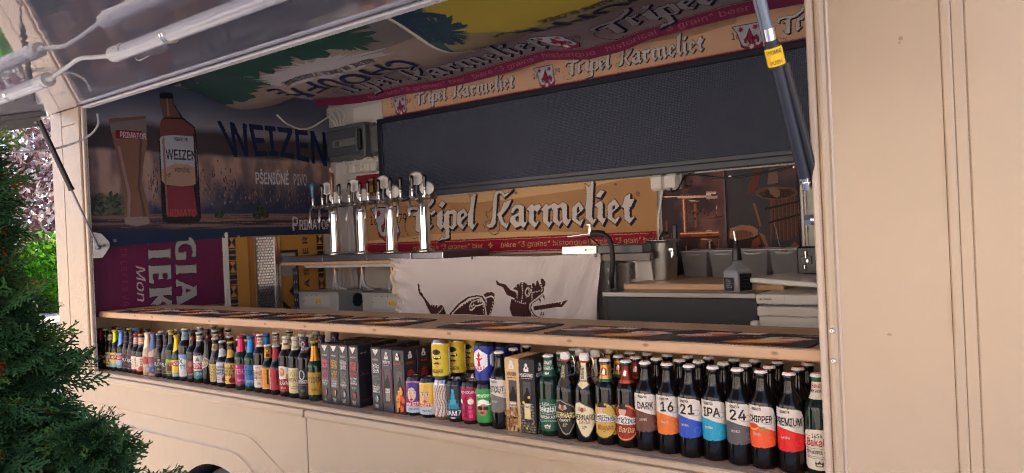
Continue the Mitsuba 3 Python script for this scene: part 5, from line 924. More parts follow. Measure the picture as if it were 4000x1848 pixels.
BKL = lambda bg, fg, ac, t: [('p', [(-46, 38), (-30, 32), (0, 30), (30, 32), (46, 38), (46, 120), (30, 128), (0, 131), (-30, 128), (-46, 120)], bg), ('t', '1454', -4, 110, 10, fg, 26), ('l', [(-40, 114), (-20, 114)], fg, 1), ('l', [(12, 114), (40, 114)], fg, 1), ('t', 'Bakalář', 0, 90, 18, ac, 62), ('l', [(-44, 84), (44, 84)], fg, 1), ('t', t, 0, 70, 9, fg, 64), ('l', [(-36, 64), (36, 64)], fg, .8), ('l', [(-30, 60), (30, 60)], fg, .8), ('p', [(-8, 40), (8, 40), (10, 52), (4, 48), (0, 54), (-4, 48), (-10, 52)], fg), ('p', [(-6, 42), (6, 42), (6, 46), (-6, 46)], bg)]
R_(-1.396, 'nrw', 'green labelled bottle with a green foil neck, right of the black gift box', cap='e0dcd6', glass='10241a', neck=([W_('1f5a45', 186, 244, 52), ('t', 'Bakalář', 2, 222, 11, 'e6e6dc', 40), W_('e6e6dc', 216, 217), ('t', 'PREMIUM', 2, 205, 8, 'e6e6dc', 40), ('p', [(-5, 192), (5, 192), (6, 200), (0, 196), (-6, 200)], 'e6e6dc')],), lab=BKL('1d5540', 'e6e6dc', 'f0f0e8', 'PREMIUM LAGER'))
def bern(bg, fr, tx, sub, sc): return [('p', [(-45, 96), (-34, 128), (-14, 134), (30, 112), (45, 82), (38, 66), (14, 26), (2, 22), (-10, 28), (-40, 78)], fr), ('p', [(-42, 96), (-32, 124), (-14, 130), (28, 109), (42, 82), (36, 67), (12, 29), (2, 25), (-8, 31), (-38, 79)], 'b9ad98'), ('p', [(-41, 95), (-31, 122), (-14, 128), (27, 108), (40, 82), (35, 68), (12, 31), (2, 27), (-7, 33), (-37, 79)], bg), ('p', [(-22, 104), (-16, 118), (-6, 112), (4, 116), (8, 104), (-6, 98)], 'b8a890'), ('e', -6, 107, 5, 7, 'b0302c'), ('t', 'BERNARD', 0, 76, 16, tx, 68), ('t', sub, 0, 65, 7, sc, 34), ('t', '12°', 0, 50, 9, tx, 14)]
NB = lambda bg, tx: ([('r', -10, 176, 8, 236, bg, 2), ('p', [(-16, 172), (-10, 184), (8, 184), (14, 172), (-1, 156)], '4a3a2c'), ('p', [(-13, 172), (-8, 181), (6, 181), (11, 172), (-1, 160)], bg), ('t', 'BERNARD', 1, 206, 9, tx, 36, True, 90)],)
R_(-1.332, 'swing', 'swing top bottle with a black shield label', neck=NB('2c2420', 'd9c48c'), lab=bern('26221f', '55504c', 'e6cf8a', 'ČERNÝ', 'e0d8cc'))
R_(-1.264, 'swing', 'swing top bottle with a cream shield label', neck=NB('e0d0a4', '2a221c'), lab=bern('e4d8ae', '3a302a', '1f1a18', 'SVÁTEČNÍ', '9a3a2c'))
def post(bg, rim, sub, sc): return [('e', -2, 84, 46, 54, rim), ('e', -2, 84, 43, 51, 'd8a850'), ('e', -2, 84, 41, 48, bg), ('e', -8, 116, 12, 13, 'dcae90'), ('r', -24, 122, 10, 128, '221c1c', 2), ('r', -17, 124, 3, 138, '221c1c', 3), ('p', [(-28, 96), (-12, 106), (4, 104), (26, 96)], 'e8e2da'), W_('e9e2d8', 78, 98), ('l', [(-47, 78), (47, 78)], '3a2820', 1), ('l', [(-47, 98), (47, 98)], '3a2820', 1), ('t', 'POSTŘIŽINSKÉ', 0, 82, 13, '1c1a1c', 84), ('t', sub, 2, 56, 16, sc, 44, False, 0, .25)]
NP = lambda bg, lo: ([W_(bg, 188, 238, 52), W_(lo, 186, 194, 52), ('p', [(-10, 204), (10, 204), (10, 222), (0, 228), (-10, 222)], '9a2a28'), ('p', [(-6, 207), (4, 206), (6, 220), (0, 224), (-4, 216)], 'ece6e0')], 'foil_vc')
R_(-1.191, 'nrw', 'bottle with a gold foil neck and an oval gold portrait label', cap='e0dcd6', neck=NP('d2a24c', '2a5a48'), lab=[W_('b8913c', 40, 128)] + post('d0a84a', '2f4a34', 'Bogan', '8a2a24'))
R_(-1.123, 'nrw', 'bottle with a copper red foil neck and an oval red portrait label', cap='e0dcd6', neck=NP('6a2c1e', 'b8452c'), lab=post('9a2a22', 'b0402a', 'Barba', 'e0c48a'))
R_(-1.058, 'nrw', 'bottle with a white and brown label reading DARK', cap='e2deda', lab=prim('DARK', '6b4238', 'LAGER', 46, 19))
R_(-0.990, 'nrw', 'bottle with a white and orange label reading 16', cap='e2deda', ctop='c07a5c', lab=prim('16', 'e8762a', 'EXKLUZIV', 36, 26))
R_(-0.922, 'nrw', 'bottle with a white and royal blue label reading 21', cap='e2deda', lab=prim('21', '2b52b8', 'IMPERIAL', 40, 26))
R_(-0.853, 'nrw', 'bottle with a white and turquoise label reading IPA', cap='e2deda', lab=prim('IPA', '1f9cbf', 'INDIA', 46, 23))
R_(-0.784, 'nrw', 'bottle with a white and dark grey label reading 24', cap='e2deda', lab=prim('24', '5a5658', 'DOUBLE', 42, 26))
R_(-0.720, 'nrw', 'bottle with a white and orange red label with a grapefruit', cap='e2deda', ctop='b8403a', lab=prim('CHIPPER', 'ee5a2c', 'BEER', 62, 17) + [('e', -18, 86, 14, 7, 'e8c84a'), ('e', -18, 89, 12, 7, 'd8402c'), ('p', [(-4, 84), (18, 80), (10, 88)], '6a9a3c')])
R_(-0.648, 'nrw', 'bottle with a white and bright red label reading PREMIUM', cap='e2deda', ctop='b8302a', lab=prim('PREMIUM', 'e01f1c', 'LAGER', 68, 19))
R_(-0.580, 'nrw', 'cream labelled bottle half hidden by the right pillar', cap='e0dcd6', glass='0d1f16', neck=([W_('e2d5c0', 190, 232, 52), W_('2c5a3c', 232, 244, 52), ('t', 'Bakalář', 2, 218, 9, 'a02c30', 36), ('t', 'DRY HOPPED', 2, 206, 7, '2a241e', 44)],), lab=BKL('e4d9c4', '3a3028', 'a02c30', 'DRY HOPPED LAGER'))
FRONT = .10
def shorten(l):
    l = l.split(', ')[0].replace('swing top bottle', 'swing top'); w = l.split(); return ' '.join(w[:11]).removesuffix(' a').removesuffix(' red').removesuffix(' its') if len(w) > 11 else l
for i, (a, kw) in enumerate(row):
    x, ty, lab_ = a
    bottle(x + r3.uniform(-.0015, .0015), FRONT + r3.uniform(-.004, .004), ty, lab_, face=face_of(x, FRONT) + r3.uniform(-7, 7), **kw)
for i, (a, kw) in enumerate(row):
    x, ty, lab_ = a; kw = dict(kw); kw.pop('lab', None)
    if i in (18, 30): continue
    dim = i >= left_n
    deep = (1, 2) if dim else ((1, 2) if i in (3, 6, 9, 12, 15, 16, 17, 19, 24, 27, 29) else (1,))
    if i == left_n: deep = (1, 2)
    for d in deep:
        if i < 8 and d == 2: continue
        xx = x + r3.uniform(-.006, .006) + (.012 if not dim else 0.0)
        bottle(xx, FRONT + .073 * d + r3.uniform(-.004, .004), ty, ('second row bottle behind the ' if d == 1 else 'rearmost bottle behind the ') + shorten(lab_), **kw)

# ------------------------------------------------------------------ gift boxes
prin('card_dark', (0.028, 0.027, 0.034), 0.45)
def gift(x0, w, y0, dep, h, label, body, front=(), side=(), window=None, group=None):
    k = thing('gift_box', label, 'box', group)
    put('carton', box(x0, x0 + w, y0, y0 + dep, SHELF, SHELF + h, .0012), 'paint_vc', k, color=C(body))
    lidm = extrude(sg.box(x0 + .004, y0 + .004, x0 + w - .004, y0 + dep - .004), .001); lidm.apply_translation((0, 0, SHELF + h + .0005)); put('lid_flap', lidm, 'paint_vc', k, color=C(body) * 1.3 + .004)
    if window:
        z0, z1, u0, u1, bt, lc = window
        put('window', box(x0 + w / 2 + u0, x0 + w / 2 + u1, y0 - .0008, y0 - .0002, SHELF + z0, SHELF + z1), 'paint_vc', k, color=C('4a4446'))
        pr = TY['stub']; sc = (z1 - z0) * .62
        p = Print(); um = (u0 + u1) / 2; hw = (u1 - u0) / 2
        p.add([(um - hw + .002, z0 + .002), (um + hw - .002, z0 + .002), (um + hw - .002, z0 + sc), (um + hw * .5, z0 + sc * 1.22), (um + hw * .3, z1 - .02), (um - hw * .1, z1 - .02), (um - hw * .2, z0 + sc * 1.22), (um - hw + .002, z0 + sc)], '121014', 0)
        p.add(rect(um - hw + .003, z0 + .006, um + hw - .003, z0 + sc * .72), lc, 1); p.add(rect(um - hw + .003, z0 + sc * .5, um + hw - .003, z0 + sc * .66), 'e6ded6', 2); p.text(bt, um, z0 + sc * .53, sc * .10, '1a1618', 3, w=2 * hw - .008)
        p.put('bottle_inside', lambda v, o: np.stack([x0 + w / 2 + v[:, 0], y0 - .0009 - o, SHELF + v[:, 1]], 1), 'label_vc', k)
    if front:
        p = Print(); steps(p, front, 0)
        p.put('front_print', lambda v, o: np.stack([x0 + w / 2 + v[:, 0], y0 - .0011 - o, SHELF + v[:, 1]], 1), 'label_vc', k, eps=.0002)
    if side:
        p = Print(); steps(p, side, 0)
        p.put('side_print', lambda v, o: np.stack([x0 + w + .0004 + o, y0 + dep / 2 + v[:, 0], SHELF + v[:, 1]], 1), 'label_vc', k, eps=.0002)
    return k
def night(c, t, yr): 
    o = [('p', [(-17, 229), (17, 229), (0, 205)], 'd8d0cc'), ('t', 'HORIZONT', 0, 188, 6, 'c8c0bc', 30), ('t', 'NiGht', 0, 160, 15, c, 34), ('t', 'Shift', 0, 142, 15, c, 34)]
    for i, (s, cc) in enumerate(t): o.append(('t', s, 0, 126 - i * 9.5, 6.5, cc, min(36, 5 * len(s))))
    return o + [('t', 'ALC 11%', 0, 72, 5, 'd8d0cc', 20), ('e', 1, 46, 8, 13, '%02x%02x%02x' % tuple(int(v * .55) for v in bytes.fromhex(c))), ('p', [(3, 34), (8, 38), (8, 54), (3, 58)], c), ('t', yr[0], 0, 20, 5, 'd8d0cc', 22), ('t', yr[1], 0, 13, 5, 'd8d0cc', 14)]
wt = 'd8d0cc'
NS_ = [('l', [(-20, 206), (12, 208)], 'c8c4c4', 1.5), ('r', -31, 150, -29, 172, 'c8324c'), ('l', [(-18, 128), (14, 130)], '8a8488', 1), ('l', [(-24, 122), (24, 124)], 'b8344c', 1.2), ('l', [(-22, 26), (26, 28)], 'b8344c', 1.2)]
BX = [(-2.4845, 'e05a78', [('DOUBLE', 'd0507a'), ('BALTIC', 'd0507a'), ('PORTER', 'd0507a'), ('AGED IN', 'd0507a'), ('BOURBON', wt), ('BARRELS', wt)], ('', '2021'), 'dark gift box with pink lettering', '24222a'),
      (-2.4295, 'dca03c', [('RUSSIAN', 'd8a040'), ('IMPERIAL', 'd8a040'), ('STOUT', 'd8a040'), ('AGED IN', 'd8a040'), ('TENNESSEE', wt), ('WHISKEY', wt), ('BARRELS', wt)], ('VINTAGE', '2022'), 'dark gift box with golden lettering', '24222a'),
      (-2.375, 'c8c6cc', [('DOUBLE', '8a888c'), ('BALTIC', '8a888c'), ('PORTER', '8a888c'), ('AGED IN', '8a888c'), ('RHUM', wt), ('BARRELS', wt)], ('VINTAGE', '2022'), 'dark gift box with silver grey lettering', '24222a'),
      (-2.316, 'd84a58', [('WHEAT WINE', 'c83a4c'), ('AGED IN', 'c83a4c'), ('BOURBON', wt), ('& RUM', wt), ('BARRELS', wt)], ('VINTAGE', '2022'), 'dark gift box with red lettering, last of its group', '24222a'),
      (-2.189, 'cfd4cc', [('IMPERIAL', '7a8a80'), ('PECAN PIE', '7a8a80'), ('STOUT', '7a8a80'), ('AGED IN', '7a8a80'), ('TENNESSEE', wt), ('WHISKEY', wt), ('BARRELS', wt)], ('VINTAGE', '2022'), 'dark gift box with greenish white lettering, left of the purple box', '24222a')]
for x, c, t, yr, l, b in BX:
    xs = x + .0
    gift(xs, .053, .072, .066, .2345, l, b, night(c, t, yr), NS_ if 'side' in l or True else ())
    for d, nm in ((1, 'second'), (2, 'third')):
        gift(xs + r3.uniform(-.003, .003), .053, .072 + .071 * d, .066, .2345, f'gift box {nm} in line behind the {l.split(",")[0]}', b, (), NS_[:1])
def monk(c): return [('p', [(-9, 196), (9, 196), (10, 206), (4, 214), (6, 218), (0, 224), (-6, 218), (-4, 214), (-10, 206)], 'd8d0cc'), ('e', 0, 208, 3, 4, c)]
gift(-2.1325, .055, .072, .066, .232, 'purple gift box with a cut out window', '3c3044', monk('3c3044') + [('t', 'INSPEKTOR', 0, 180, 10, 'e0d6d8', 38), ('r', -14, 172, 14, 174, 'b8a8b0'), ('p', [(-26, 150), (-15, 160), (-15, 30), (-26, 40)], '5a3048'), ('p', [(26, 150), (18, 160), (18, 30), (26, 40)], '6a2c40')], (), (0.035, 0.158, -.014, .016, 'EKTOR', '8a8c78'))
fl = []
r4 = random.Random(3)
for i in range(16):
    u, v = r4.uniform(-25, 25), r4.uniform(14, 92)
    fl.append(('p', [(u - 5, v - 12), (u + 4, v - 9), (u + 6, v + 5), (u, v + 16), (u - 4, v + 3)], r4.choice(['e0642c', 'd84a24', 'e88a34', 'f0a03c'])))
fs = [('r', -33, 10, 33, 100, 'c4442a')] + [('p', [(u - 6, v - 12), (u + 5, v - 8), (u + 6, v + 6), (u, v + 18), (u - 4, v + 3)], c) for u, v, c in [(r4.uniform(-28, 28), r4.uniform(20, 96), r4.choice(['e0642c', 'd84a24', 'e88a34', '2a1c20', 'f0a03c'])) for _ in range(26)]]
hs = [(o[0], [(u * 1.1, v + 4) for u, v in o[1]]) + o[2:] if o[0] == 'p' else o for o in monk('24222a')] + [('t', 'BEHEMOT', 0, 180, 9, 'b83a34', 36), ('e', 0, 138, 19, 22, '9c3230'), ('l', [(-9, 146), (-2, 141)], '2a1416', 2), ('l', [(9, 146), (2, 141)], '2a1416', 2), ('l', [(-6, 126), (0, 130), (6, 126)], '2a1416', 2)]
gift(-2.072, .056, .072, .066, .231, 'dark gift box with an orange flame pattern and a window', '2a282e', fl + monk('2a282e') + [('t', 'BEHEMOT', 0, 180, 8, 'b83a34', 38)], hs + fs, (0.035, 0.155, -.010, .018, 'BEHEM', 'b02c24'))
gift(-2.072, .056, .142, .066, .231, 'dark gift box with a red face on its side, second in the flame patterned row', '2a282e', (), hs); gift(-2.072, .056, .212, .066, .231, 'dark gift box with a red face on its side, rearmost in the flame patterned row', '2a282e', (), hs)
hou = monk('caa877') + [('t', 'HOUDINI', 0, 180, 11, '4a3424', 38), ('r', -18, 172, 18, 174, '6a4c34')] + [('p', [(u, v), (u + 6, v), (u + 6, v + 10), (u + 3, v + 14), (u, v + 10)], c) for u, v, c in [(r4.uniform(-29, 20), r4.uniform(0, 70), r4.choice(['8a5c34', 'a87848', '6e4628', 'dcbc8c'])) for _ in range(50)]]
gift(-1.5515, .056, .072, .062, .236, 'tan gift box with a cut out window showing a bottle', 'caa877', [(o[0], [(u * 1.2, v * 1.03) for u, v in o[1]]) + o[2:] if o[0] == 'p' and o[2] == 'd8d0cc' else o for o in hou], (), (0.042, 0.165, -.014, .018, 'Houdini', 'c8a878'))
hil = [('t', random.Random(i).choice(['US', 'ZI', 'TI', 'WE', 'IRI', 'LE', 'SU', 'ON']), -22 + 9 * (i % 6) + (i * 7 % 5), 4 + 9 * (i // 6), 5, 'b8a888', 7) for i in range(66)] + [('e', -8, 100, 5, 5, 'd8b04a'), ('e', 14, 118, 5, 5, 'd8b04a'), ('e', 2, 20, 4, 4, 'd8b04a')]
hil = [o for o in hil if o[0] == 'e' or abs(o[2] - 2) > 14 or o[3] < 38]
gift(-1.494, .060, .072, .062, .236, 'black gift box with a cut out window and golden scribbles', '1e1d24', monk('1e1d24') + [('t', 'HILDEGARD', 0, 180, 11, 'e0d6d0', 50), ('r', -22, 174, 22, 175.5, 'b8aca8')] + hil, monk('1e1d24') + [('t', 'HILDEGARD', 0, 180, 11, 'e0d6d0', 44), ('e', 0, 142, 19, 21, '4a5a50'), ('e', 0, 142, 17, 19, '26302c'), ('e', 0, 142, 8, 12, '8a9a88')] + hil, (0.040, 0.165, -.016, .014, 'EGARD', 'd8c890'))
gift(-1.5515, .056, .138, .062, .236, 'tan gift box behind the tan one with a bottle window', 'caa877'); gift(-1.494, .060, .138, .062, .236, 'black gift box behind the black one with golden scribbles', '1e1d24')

# ------------------------------------------------------------------ cans
CANP = np.array([(0, .003), (.022, .003), (.025, 0), (.030, .009), (.0325, .015), (.0325, .122), (.031, .128), (.0275, .136), (.0275, .138), (.026, .140), (.0255, .137), (.0250, .136), (0, .136)])
def can(x, y, z, label, body, ops, top='b8b4b0', group=None, hs=1.0):
    k = thing('beer_can', label, 'can', group); pr = CANP.copy(); pr[:, 1] *= hs; at = (x, y, z)
    put('shell', cached(('can', top, hs), lambda: plyc(lathe(pr, 40), C(top), 40)), 'metal_vc' if top[0] > '8' else 'gloss_vc', k, at=at)
    tab = cached('tab', lambda: plyc(cat(box(-.006, .006, -.012, .010, .137, .1385, .0006)), C('c0bcb8'))); put('tab', tab, 'metal_vc', k, at=(x, y, z + .138 * (hs - 1)))
    p = Print(); p.add(rect(-.080, .013 * hs, .080, .124 * hs), body, 0, strip=.004); 
    steps(p, [('l', [(0, 60), (.1, 60)], body, .1)] + list(ops), 0)
    fc = face_of(x, y); rf = np.column_stack([pr, np.full(len(pr), .0325)])[3:8]
    m, c, n = p.mesh(on_cyl(rf, -90), .00022, maxe=.006); d = plyc(m, c, normals=n); d['to_world'] = T().translate([x, y, z]).rotate([0, 0, 1], fc + 90)
    put('print', d, 'label_vc', k); return k
def popg(bg, hair, skin, t): return [('p', [(-30, 40), (-34, 90), (-22, 118), (4, 122), (26, 116), (34, 80), (28, 44)], hair), ('e', -4, 78, 17, 26, skin), ('p', [(-20, 96), (-16, 112), (10, 112), (16, 96), (2, 104)], hair), ('e', -12, 84, 5, 3, 'f0ece8'), ('e', 6, 84, 5, 3, 'f0ece8'), ('e', -11, 84, 2, 3, '30222a'), ('e', 7, 84, 2, 3, '30222a'), ('l', [(-18, 91), (-8, 92)], '4a2c34', 1.5), ('l', [(1, 92), (11, 91)], '4a2c34', 1.5), ('l', [(-3, 80), (-5, 70), (-2, 69)], '9a6a58', 1.2), ('e', -3, 60, 6, 4, 'b82a48'), W_('b8c8d4', 13, 36, 80), ('p', [(-60, 34), (60, 44), (60, 56), (-60, 46)], 'c0303c'), ('t', t, 2, 38, 12, 'f4ece4', 58, True, 8), ('t', 'PALE ALE', 2, 24, 6, '4a3a40', 34)]
can(-1.991, .10, SHELF, 'can printed with a violet haired woman', 'e07aa0', popg('e07aa0', '4a3a8c', 'e6c0a8', 'POP STAR'), top='1c1a20')
can(-1.924, .10, SHELF, 'can printed with a blonde woman', 'd8cfa0', popg('d8cfa0', 'e2b83c', 'dcae88', 'POPSTAR'), top='1c1a20')
sw = [('l', curve([(-34 + 9 * i + r4.uniform(-6, 6), 14, 0), (-26 + 9 * i, 50, 0), (-36 + 9 * i, 84, 0), (-24 + 9 * i, 120, 0)], 16)[:, :2].tolist(), '8a5a38', 3) for i in range(8)]
can(-1.856, .10, SHELF, 'white can with brown marbled swirls under the front yellow can', 'd8cfc8', sw)
ug = lambda t='UGAR': [('p', [(-60, 96), (10, 104), (40, 80), (60, 60), (60, 122), (-60, 122)], 'd2b02a'), ('e', -8, 96, 17, 9, '1c1a18'), ('r', -24, 92, 8, 95, '1c1a18'), ('p', [(-24, 82), (-4, 76), (10, 82), (10, 74), (-4, 70), (-22, 74)], '1c1a18'), ('e', -14, 78, 4, 2.5, 'e8e4dc'), ('e', 4, 78, 4, 2.5, 'e8e4dc'), ('p', [(-20, 56), (-6, 62), (8, 56), (0, 54), (-6, 57), (-12, 54)], '1c1a18'), ('e', -5, 50, 6, 5, 'd88a7c'), ('t', 'UGARX', -6, 24, 12, '2a2418', 44), ('r', 38, 16, 46, 112, 'e6e0d4'), ('t', 'UGAR BREWERY', 43, 66, 6, '1c1a18', 84, True, -90)]
CZ = SHELF + .1405
can(-1.856, .10, CZ, 'yellow can with a masked face, standing on the white marbled can at the front', 'd9bd2c', ug())
can(-1.845, .172, SHELF, 'can under the second of the stacked yellow cans', 'd8cfc8', sw); can(-1.845, .172, CZ, 'yellow can with a masked face, second in the stacked line', 'd9bd2c', ug())
can(-1.835, .244, SHELF, 'can under the rearmost of the stacked yellow cans', 'd8cfc8', sw); can(-1.835, .244, CZ, 'yellow can with a masked face, rearmost in the stacked line', 'd9bd2c', ug())
jm = [('r', -5, 96, 3, 114, '4ab0c8'), ('r', -8, 76, 6, 96, '3a9ab4'), ('p', [(-24, 46), (22, 46), (14, 66), (-16, 66)], '2f8aa4'), ('r', -12, 60, 10, 78, '48a8c0')] + [('l', [(-26 + 6 * i, 44), (-24 + 6 * i, 60 + (i * 13) % 26), (-18 + 6 * i, 64 + (i * 13) % 26)], '3a9ab4', 1.4) for i in range(9)] + [('t', 'JAM72', 4, 24, 17, 'e8e4e0', 66), ('e', -2, 16, 9, 3, 'cfd8d8')]
can(-1.794, .10, SHELF, 'dark can with a turquoise machine drawing', '27313c', jm, top='1c1a20')
co = [W_('9a1c44', 103, 124, 80), ('t', 'RED COCAINE', 2, 104, 8, 'f0e4e0', 58)] + [('r', -30 + (i * 17) % 52, 22 + (i * 29) % 72, -18 + (i * 17) % 52, 34 + (i * 29) % 72, ('c81e54', '8a163c', 'e0447a')[i % 3], 3) for i in range(14)] + [('e', 10, 78, 10, 10, 'ecdcc8'), ('e', -22, 78, 5, 8, 'ecdcc8')]
can(-1.727, .10, SHELF, 'crimson can with a pale round dial', 'b01a4a', co, top='241a20')
can(-1.727, .172, SHELF, 'can behind the crimson one', '3a2c34', [], top='241a20')
sp = [('t', 'GREEN SPEEDO', 4, 98, 10, 'f0ece4', 66), ('e', -4, 60, 18, 24, 'b87a5c'), ('p', [(-24, 66), (-20, 86), (0, 92), (20, 84), (20, 70), (0, 76)], 'f0ece6'), ('p', [(18, 74), (34, 84), (30, 72), (36, 66)], 'f0ece6'), ('r', -20, 56, -3, 68, '14161a', 4), ('r', 1, 56, 16, 68, '14161a', 4), ('p', [(-16, 46), (-4, 50), (8, 46), (-4, 44)], '2a1a18')]
can(-1.660, .10, SHELF, 'green can with a moustached face in sunglasses, at the bottom of its stack', '2f9440', sp, top='1c1a20')
cl = [('p', [(-38, 62), (-8, 40), (22, 62), (22, 98), (-8, 118), (-38, 98)], 'e6e2e4'), ('p', [(-14, 60), (-10, 90), (-14, 96), (-8, 108), (-2, 96), (-6, 90), (-2, 60)], 'cc2430'), ('p', [(-22, 88), (-14, 80), (-2, 80), (8, 90), (-6, 86)], 'cc2430'), ('t', 'COLA D', -8, 48, 12, 'c02430', 42), ('t', 'IPA', -8, 38, 6, '26348c', 12), ('p', [(30, 66), (50, 52), (60, 60), (60, 100), (50, 108), (30, 96)], 'dcd8dc')]
can(-1.660, .10, CZ, 'blue can with a white hexagon and a red figure, on top of the green can', '26348c', cl, top='15161c')
for y in (.172, .244):
    can(-1.655, y, SHELF, 'can behind the green one, hidden under another can' if y < .2 else 'can at the back behind the green one', '26348c', [], top='15161c'); can(-1.655, y, CZ - .012, 'blue can behind the one with a red figure' if y < .2 else 'rearmost blue can of the upper layer', '26348c', [], top='15161c')

# ------------------------------------------------------------------ rack with the beer taps
k = thing('metal_rack', 'dark metal rack with a wooden shelf standing along the back wall', 'rack')
def post_(x0, x1, y, z1):
    s = put('upright', cat(box(x0, x1, y, y + .003, .52, z1), box(x0, x0 + .003, y, y + .045, .52, z1)), 'navy_metal', k)
    hs = []
    for z in np.arange(1.24, z1 - .02, .058):
        for u in (.3, .75): hs.append(ext_y(ell(x0 + (x1 - x0) * u, z, .004, .010, 12), y - .0012, y - .0002))
    put('slot', cat(*hs), 'slot_pale', s, kind='stuff')
prin('slot_pale', (0.30, 0.29, 0.30), 0.5)
post_(-4.172, -4.122, 1.20, 1.503); post_(-1.832, -1.776, 1.20, 1.512)
put('shelf', box(-4.288, -1.846, 1.195, 1.70, 1.520, 1.540, .002), 'wood', k)
put('beam', cat(box(-4.05, -3.20, 1.202, 1.215, 1.503, 1.519)), 'grey_plastic', k)
put('beam', box(-1.845, -1.60, 1.20, 1.24, 1.512, 1.545, .002), 'beam_taupe', k); prin('beam_taupe', (0.20, 0.175, 0.17), 0.45)
put('side_board', cat(box(-1.775, -1.615, 1.30, 1.31, 1.40, 1.51)), 'inner_wall', k)
put('hinge_plate', cat(box(-1.742, -1.722, 1.285, 1.30, 1.425, 1.505, .001)), 'polished', k)
for i, (a, b) in enumerate(((-4.290, -3.872), (-3.868, -3.460), (-3.456, -3.092), (-3.086, -2.848))):
    kk = thing('drip_tray', ['leftmost dark steel drip tray under the first beer tower', 'dark steel drip tray under the second beer tower', 'dark steel drip tray under the third beer tower', 'short steel drip tray under the beer tower on the right'][i], 'drip tray', None)
    put('tray', box(a, b, 1.205, 1.60, 1.541, 1.578, .003), 'dark_steel', kk); put('grid', box(a + .01, b - .01, 1.215, 1.59, 1.5785, 1.580), 'dark_grey', kk)
    put('edge_seam', box(b - .002, b + .001, 1.203, 1.206, 1.543, 1.577), 'polished', kk)
kk = thing('drip_tray', 'polished pale steel drip tray right of the flag, catching the light', 'drip tray')
put('tray', box(-2.060, -1.868, 1.19, 1.42, 1.547, 1.585, .002), 'brushed_pale', kk); prin('brushed_pale', (0.95, 0.90, 0.80), 0.32, metal=0.85)
put('label_stain', cat(ext_y(ell(-1.925, 1.566, .006, .005, 14), 1.1885, 1.1895), *[box(-1.91 + .011 * i, -1.905 + .011 * i, 1.1885, 1.1895, 1.562, 1.570) for i in range(3)]), 'beam_taupe', kk)
kk = thing('drip_tray', 'black drip tray with a beer gun on it, right of the pale steel one', 'drip tray')
put('tray', box(-1.866, -1.632, 1.195, 1.46, 1.547, 1.584, .003), 'dark_grey', kk)

def tower(x, y, n, label, handles):
    t = thing('beer_tower', label, 'beer tap', 'beer towers on the rack'); z = 1.580
    put('column', lathe([(0, 0), (.052, 0), (.052, .005), (.036, .010), (.0325, .02), (.0325, .255), (.030, .27), (0, .272)], 40, (x, y, z)), 'chrome', t, smooth=40)
    put('head', cat(tube(curve([(x, y, z + .25), (x, y - .006, z + .285), (x, y - .025, z + .305), (x, y - .045, z + .31)], 16), .024, 14)), 'chrome', t, smooth=50)
    zz = z + .312
    put('manifold', cat(cyl((x - .125, y - .03, zz), (x + .115, y - .03, zz), .0115, 14), cyl((x - .135, y - .03, zz), (x - .125, y - .03, zz), .016, 14), cyl((x + .115, y - .03, zz), (x + .125, y - .03, zz), .016, 14)), 'dark_chrome', t, smooth=40)
    for i, dx in enumerate((-.108, -.012, .088)):
        hx = x + dx
        f = put('faucet', cat(cyl((hx, y - .03, zz), (hx, y - .085, zz), .010, 12), cyl((hx, y - .075, zz - .008), (hx, y - .075, zz + .035), .0075, 12), tube(curve([(hx, y - .08, zz - .002), (hx, y - .098, zz - .018), (hx + .004, y - .108, zz - .065), (hx + .004, y - .112, zz - .105)], 16), np.linspace(.0075, .0055, 16 if False else len(curve([(0, 0, 0)] * 2 + [(1, 1, 1)] * 2, 16))), 10)), 'chrome', t, smooth=40)
        put('knob', cyl((hx + .012, y - .07, zz), (hx + .022, y - .07, zz), .009, 12), 'chrome', f, smooth=40)
        put('badge', xf(lathe([(0, .002), (.011, .002), (.012, 0)], 18), rot([1, 0, 0], 90), (hx, y - .086, zz)), 'polished', f, smooth=40)
        hc, hh, fat = handles[i]
        put('ferrule', lathe([(0, 0), (.008, 0), (.0095, .006), (.007, .012), (.009, .018), (.0075, .026), (0, .027)], 16, (hx, y - .075, zz + .03)), 'chrome', f, smooth=40)
        put('handle', plyc(lathe([(0, 0), (.007, 0), (.0085, .01), (fat, hh * .75), (fat * .95, hh * .9), (fat * .5, hh), (0, hh)], 18, (hx, y - .075, zz + .055)), C(hc), 40), 'gloss_vc', f)
    for j, (dx, zc, r, turn) in enumerate(((-.080, 2.005, .038, -42), (-.030, 2.008, .040, 34), (.050, 1.945, .040, 40))):
        m = put('medallion', xf(lathe([(0, -.003), (r, -.003), (r + .002, 0), (r, .003), (r * .9, .0035), (r * .86, .0015), (0, .0015)], 40), rot([0, 0, 1], turn) @ rot([1, 0, 0], 90), (x + dx, y - .02, zc)), ('satin' if j else 'dark_chrome'), t, smooth=35)
        put('stem', cyl((x + dx + (.004 if j else 0), y - .03, zz), (x + dx, y - .02, zc - r), .004, 8), 'chrome', m, smooth=40)
    for j, dx in enumerate((-.02, 0, .02)):
        h = put('supply_tube', cyl((x + dx * .6, y + .0, 1.502), (x + dx, y - .01 * j, 1.44 + .012 * j), .005, 8), 'chrome', t, smooth=40)
        put('insulation', tube(curve([(x + dx, y - .01 * j, 1.45 + .012 * j), (x + dx * 1.1, y - .01 * j, 1.41), (x + dx * 1.8, y, 1.365), (x + dx * 3, y + .03, 1.352)], 14), .0085, 8), 'grey_plastic', h, smooth=40)
    put('copper_tube', cyl((x, y - .012, 1.50), (x, y - .012, 1.455), .007, 10), 'copper', t, smooth=40)
prin('satin', (0.42, 0.41, 0.41), 0.34, metal=0.85); prin('dark_chrome', (0.22, 0.22, 0.25), 0.12, metal=1.0); prin('copper', (0.55, 0.28, 0.14), 0.3, metal=1.0)
bk = '101218'
